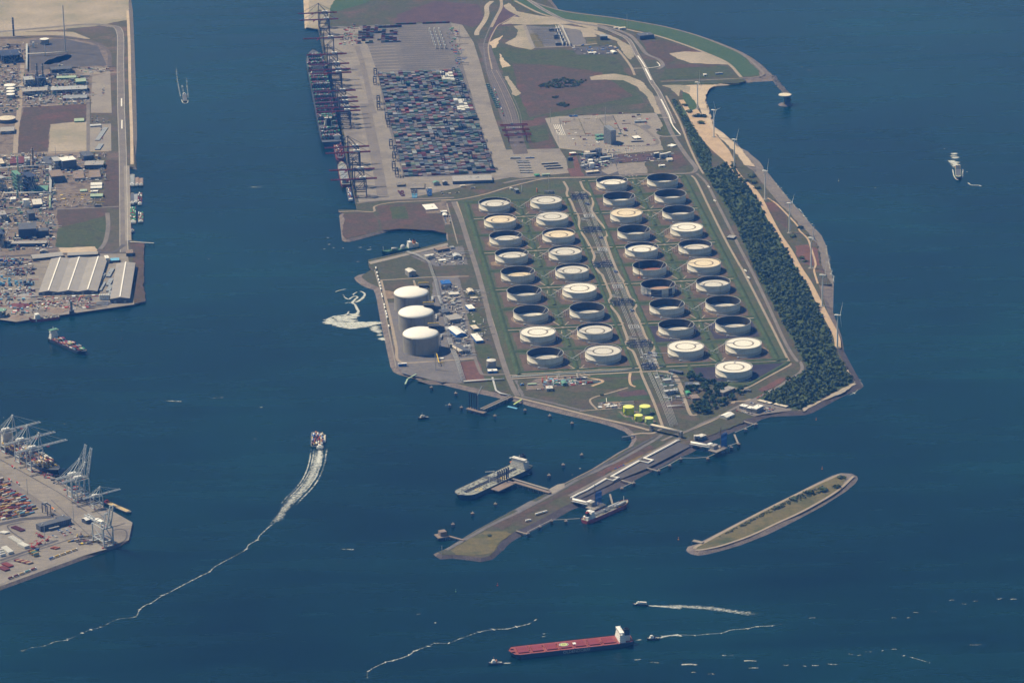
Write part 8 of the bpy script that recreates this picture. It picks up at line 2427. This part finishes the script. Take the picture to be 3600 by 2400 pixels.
f.done('foaming wake behind the coaster at the right')
f=Foam()
f.path(V7.pts([(300,1330),(330,1410),(390,1440),(460,1420),(480,1330)],SEA),(2,2),130,.8,1.8,2)
f.path(V7.pts([(290,1320),(230,1050),(190,830),(160,600),(150,400)],SEA),(2,3),110,.4,1.2,2,False,.8)
f.path(V7.pts([(478,1300),(465,1100),(445,950),(435,700)],SEA),(2,3),80,.4,1.2,2,False,.8)
f.path(V7.pts([(370,1190),(340,1080),(310,930)],SEA),(3,4),50,.5,1.4,2)
f.done('bow wave and wake lines of the barge in the upper channel')
f=Foam()
for V,x,y,n,w in ((VA,15,530,30,30),(VA,30,620,24,26),(VA,90,672,10,26),(VA,220,676,10,16),(VA,450,665,26,40),(VA,580,692,26,44),(VA,595,660,8,10),(VA,420,860,34,40),(VA,350,1010,10,16),(VJ,1050,682,14,18),(VT,1412,455,60,30),(VT,1622,182,8,12),(VT,2115,380,12,18),(VT,2005,465,8,14),(V014,888,352,10,14),(V014,52,265,8,8),(F,590,430,26,14),(F,752,545,40,5),(F,745,572,14,6),(F,1842,155,14,2),(F,1910,150,20,5),(F,1860,162,10,8),(F,2010,432,3,2),(F,500,912,20,18),(F,400,922,12,20),(F,600,935,6,5),(F,585,1008,8,4),(F,800,1262,16,16),(F,780,1290,8,4),(F,480,595,6,8),(F,1000,1430,5,3),(F,960,1410,6,6)):
 a,b=V(x-w,y+w*rr.uniform(-.25,.25),SEA),V(x+w,y,SEA)
 d=(b-a).length
 f.path([a,b],(d*.06+1,d*.05+1),n,.5,1.6,2.2)
for l in ([(1690,1568),(1640,1300),(1590,1040)],[(1520,890),(1400,770),(1250,590),(1080,400),(900,180)]):
 streak(f,VW1.pts(l,SEA),4,.5,1.3,2,.4)
streak(f,VM.pts([(1850,352),(2060,265),(2100,225),(2050,140)],SEA),8,.6,1.4,2,.2)
f.done('small patches of foam over the harbour and along the shores')
# ------------------------------------------------------------------ steam
def steam():
 m=bpy.data.materials.new('steam');m.use_nodes=True
 nt=m.node_tree;nt.nodes.remove(nt.nodes['Principled BSDF'])
 v=nt.nodes.new('ShaderNodeVolumePrincipled')
 v.inputs['Color'].default_value=(.95,.95,.95,1)
 v.inputs['Density'].default_value=.035
 nt.links.new(v.outputs['Volume'],nt.nodes['Material Output'].inputs['Volume'])
 p=V00(610,950);z0=solve_h(p,880/3.92)
 mb=MB()
 pts=[Vector((p.x+d_,p.y+d_*.2,z0+d_*.22))for d_ in (0,8,18,30,44,58,72,86)]
 mb.tube(pts,[2,5,8,7,10,8,9,3],10)
 o=mb.build('steam_plume',m,None,True)
 stuff(o,'white steam drifting right from the tall stacks','steam')
steam()
# ------------------------------------------------------------------ small plant too fine to pick apart
def clutter(V,poly,n,mats,label,hmax=9.0,ang=.04):
 mb=MB()
 for u,v in in_poly_pts(src(V,poly),n,rr):
  p=G(u,v);k=rr.random();mi=rr.randrange(len(mats));h=rr.uniform(1.2,hmax)*(.5+.5*rr.random())
  if k<.5:mb.obox(p.x,p.y,.3,rr.uniform(2,11),rr.uniform(2,7),h,ang,mi)
  elif k<.7:mb.cyl(p.x,p.y,.3,h*1.5,rr.uniform(1,3),n=8,mi=mi)
  elif k<.85:mb.tube([(p.x,p.y,h*.6+1),(p.x+rr.uniform(12,40),p.y+rr.uniform(-1,2),h*.6+1)],.7,5,mi)
  else:mb.tube([(p.x,p.y,h*.5+1),(p.x+rr.uniform(-1,1),p.y+rr.uniform(10,34),h*.5+1)],.7,5,mi)
 return stuff(mb.build('plant_clutter',mats),label,'plant')
GR=['wall_grey','galv','wall_dark','offwhite','hull_grey','wall_cream','green_clad','white_paint','box_maroon','navy_steel']
clutter(V00,[(310,1050),(700,1020),(1200,1050),(1220,1440),(300,1480)],520,GR,'dense small pipes and vessels of the far works')
clutter(V00,[(1040,950),(1500,930),(1500,1000),(1200,1030)],40,GR,'small sheds and bins beside the far pale lot',5)
clutter(V00,[(-60,900),(280,880),(270,1560),(-60,1560)],220,GR,'pipes and sheds at the left edge of the far works',8)
clutter(V00,[(-60,620),(380,620),(380,880),(-60,880)],90,GR[:4]+['navy_steel'],'dark units at the far left edge',10)
clutter(V04,[(-60,570),(760,560),(760,1340),(-60,1360)],620,GR,'dense small pipes and vessels of the near works')
clutter(V04,[(760,560),(1460,530),(1460,950),(760,960)],190,GR,'small plant between the halls of the works',6)
clutter(V04,[(780,1120),(1430,1060),(1440,1280),(780,1290)],90,['wall_brown','wall_grey','yellow','wall_dark','wall_cream'],'gear strewn over the contractors yard',3)
clutter(V04,[(-60,1360),(760,1330),(760,1568),(-60,1568)],170,GR,'small plant in front of the works',8)
clutter(V08,[(-60,-20),(760,-40),(760,300),(-60,330)],150,GR,'small plant around the dark blue process hall',8)
clutter(V08,[(-40,440),(430,420),(480,1180),(120,1240),(-40,1060)],260,['wall_dark','box_maroon','hull_grey','wall_grey','red_paint','light_blue','wall_brown','white_paint'],'goods and scrap in the left quay yard',6)
clutter(V08,[(490,960),(1300,940),(1280,1120),(520,1180)],150,['box_maroon','wall_brown','wall_grey','red_paint','wall_dark','white_paint'],'gear on the quay before the warehouses',4)
clutter(VG,[(1200,250),(1420,250),(1600,1180),(1420,1190),(1180,480)],330,GR[:6]+['wall_brown'],'pipes and vessels between the domed tanks and the halls',6)
clutter(VG,[(1480,280),(1700,280),(1840,1000),(1640,1010)],60,GR[:5],'cabins and bins along the gas terminal road',4)
clutter(VA,[(1350,770),(1850,720),(1900,900),(1560,920)],90,GR[:6],'pumps and cabins by the small dock',4)
clutter(VX,[(790,640),(1200,620),(1210,760),(860,860)],150,GR,'pipes round the two white tanks',8)
clutter(VX,[(1230,640),(1900,620),(1900,740),(1240,760)],50,GR[:6],'pipes in the brown yard',3)
clutter(VX,[(420,200),(1680,160),(1760,540),(560,560)],60,['box_maroon','wall_dark','white_paint','wall_grey','red_paint'],'trailers and bins over the truck park',3)
clutter(VK,[(400,310),(1020,290),(1040,400),(420,440)],110,GR+['red_paint','light_blue'],'bins, vans and gear of the south yard',4)
clutter(VK,[(1170,640),(1520,640),(1500,730),(1200,730)],40,['white_paint','wall_dark','wall_grey'],'gear left of the lime coloured tanks',3)
clutter(VD,[(1960,1130),(2180,1120),(2200,1350),(2010,1350)],60,['steel','galv','navy_steel'],'pump gear at the foot of the corridor',3)
clutter(VK,[(1960,260),(2240,260),(2320,640),(2120,640)],70,['steel','galv','wall_dark','green_clad'],'valves and racks beside the pipe bundles',3)
clutter(V017,[(1020,540),(1280,520),(1300,640),(1080,660)],50,['yellow','wall_brown','box_maroon','wall_dark','wall_grey'],'lifting gear beside the corner crane',4)
clutter(V014,[(420,1000),(620,900),(1150,1280),(1050,1340)],50,['wall_brown','wall_grey','red_paint','wall_dark'],'lashing gear and trucks under the grey cranes',4)
clutter(VQ0,[(850,350),(960,350),(1010,620),(760,620)],70,['red_paint','box_maroon','wall_dark','offwhite','green_clad'],'machines at the far end of the apron',5)
clutter(VY,[(250,380),(420,400),(520,900),(420,940)],70,['wall_dark','blue_clad','green_clad','wall_grey','red_paint'],'trailers beside the far yard',4)
clutter(VN,[(20,470),(500,470),(510,560),(80,570)],50,['wall_dark','white_paint','wall_grey','blue_clad'],'vehicles in the paved compound',3)
# ------------------------------------------------------------------ the air
def make_haze():
 m=bpy.data.materials.new('haze')
 m.use_nodes=True
 nt=m.node_tree
 nt.nodes.remove(nt.nodes['Principled BSDF'])
 v=nt.nodes.new('ShaderNodeVolumePrincipled')
 v.inputs['Color'].default_value=HAZE_COL
 v.inputs['Density'].default_value=HAZE_D
 v.inputs['Absorption Color'].default_value=(1,1,1,1)
 v.inputs['Anisotropy'].default_value=0.0
 nt.links.new(v.outputs['Volume'],nt.nodes['Material Output'].inputs['Volume'])
 mb=MB()
 mb.box(-29000,29000,-29000,29000,SEA-5.5,CAMH+60)
 o=mb.build('haze',m)
 o['kind']='stuff'
HAZE_COL,HAZE_D=(.07,.31,1.0,1),2.7e-5
make_haze()
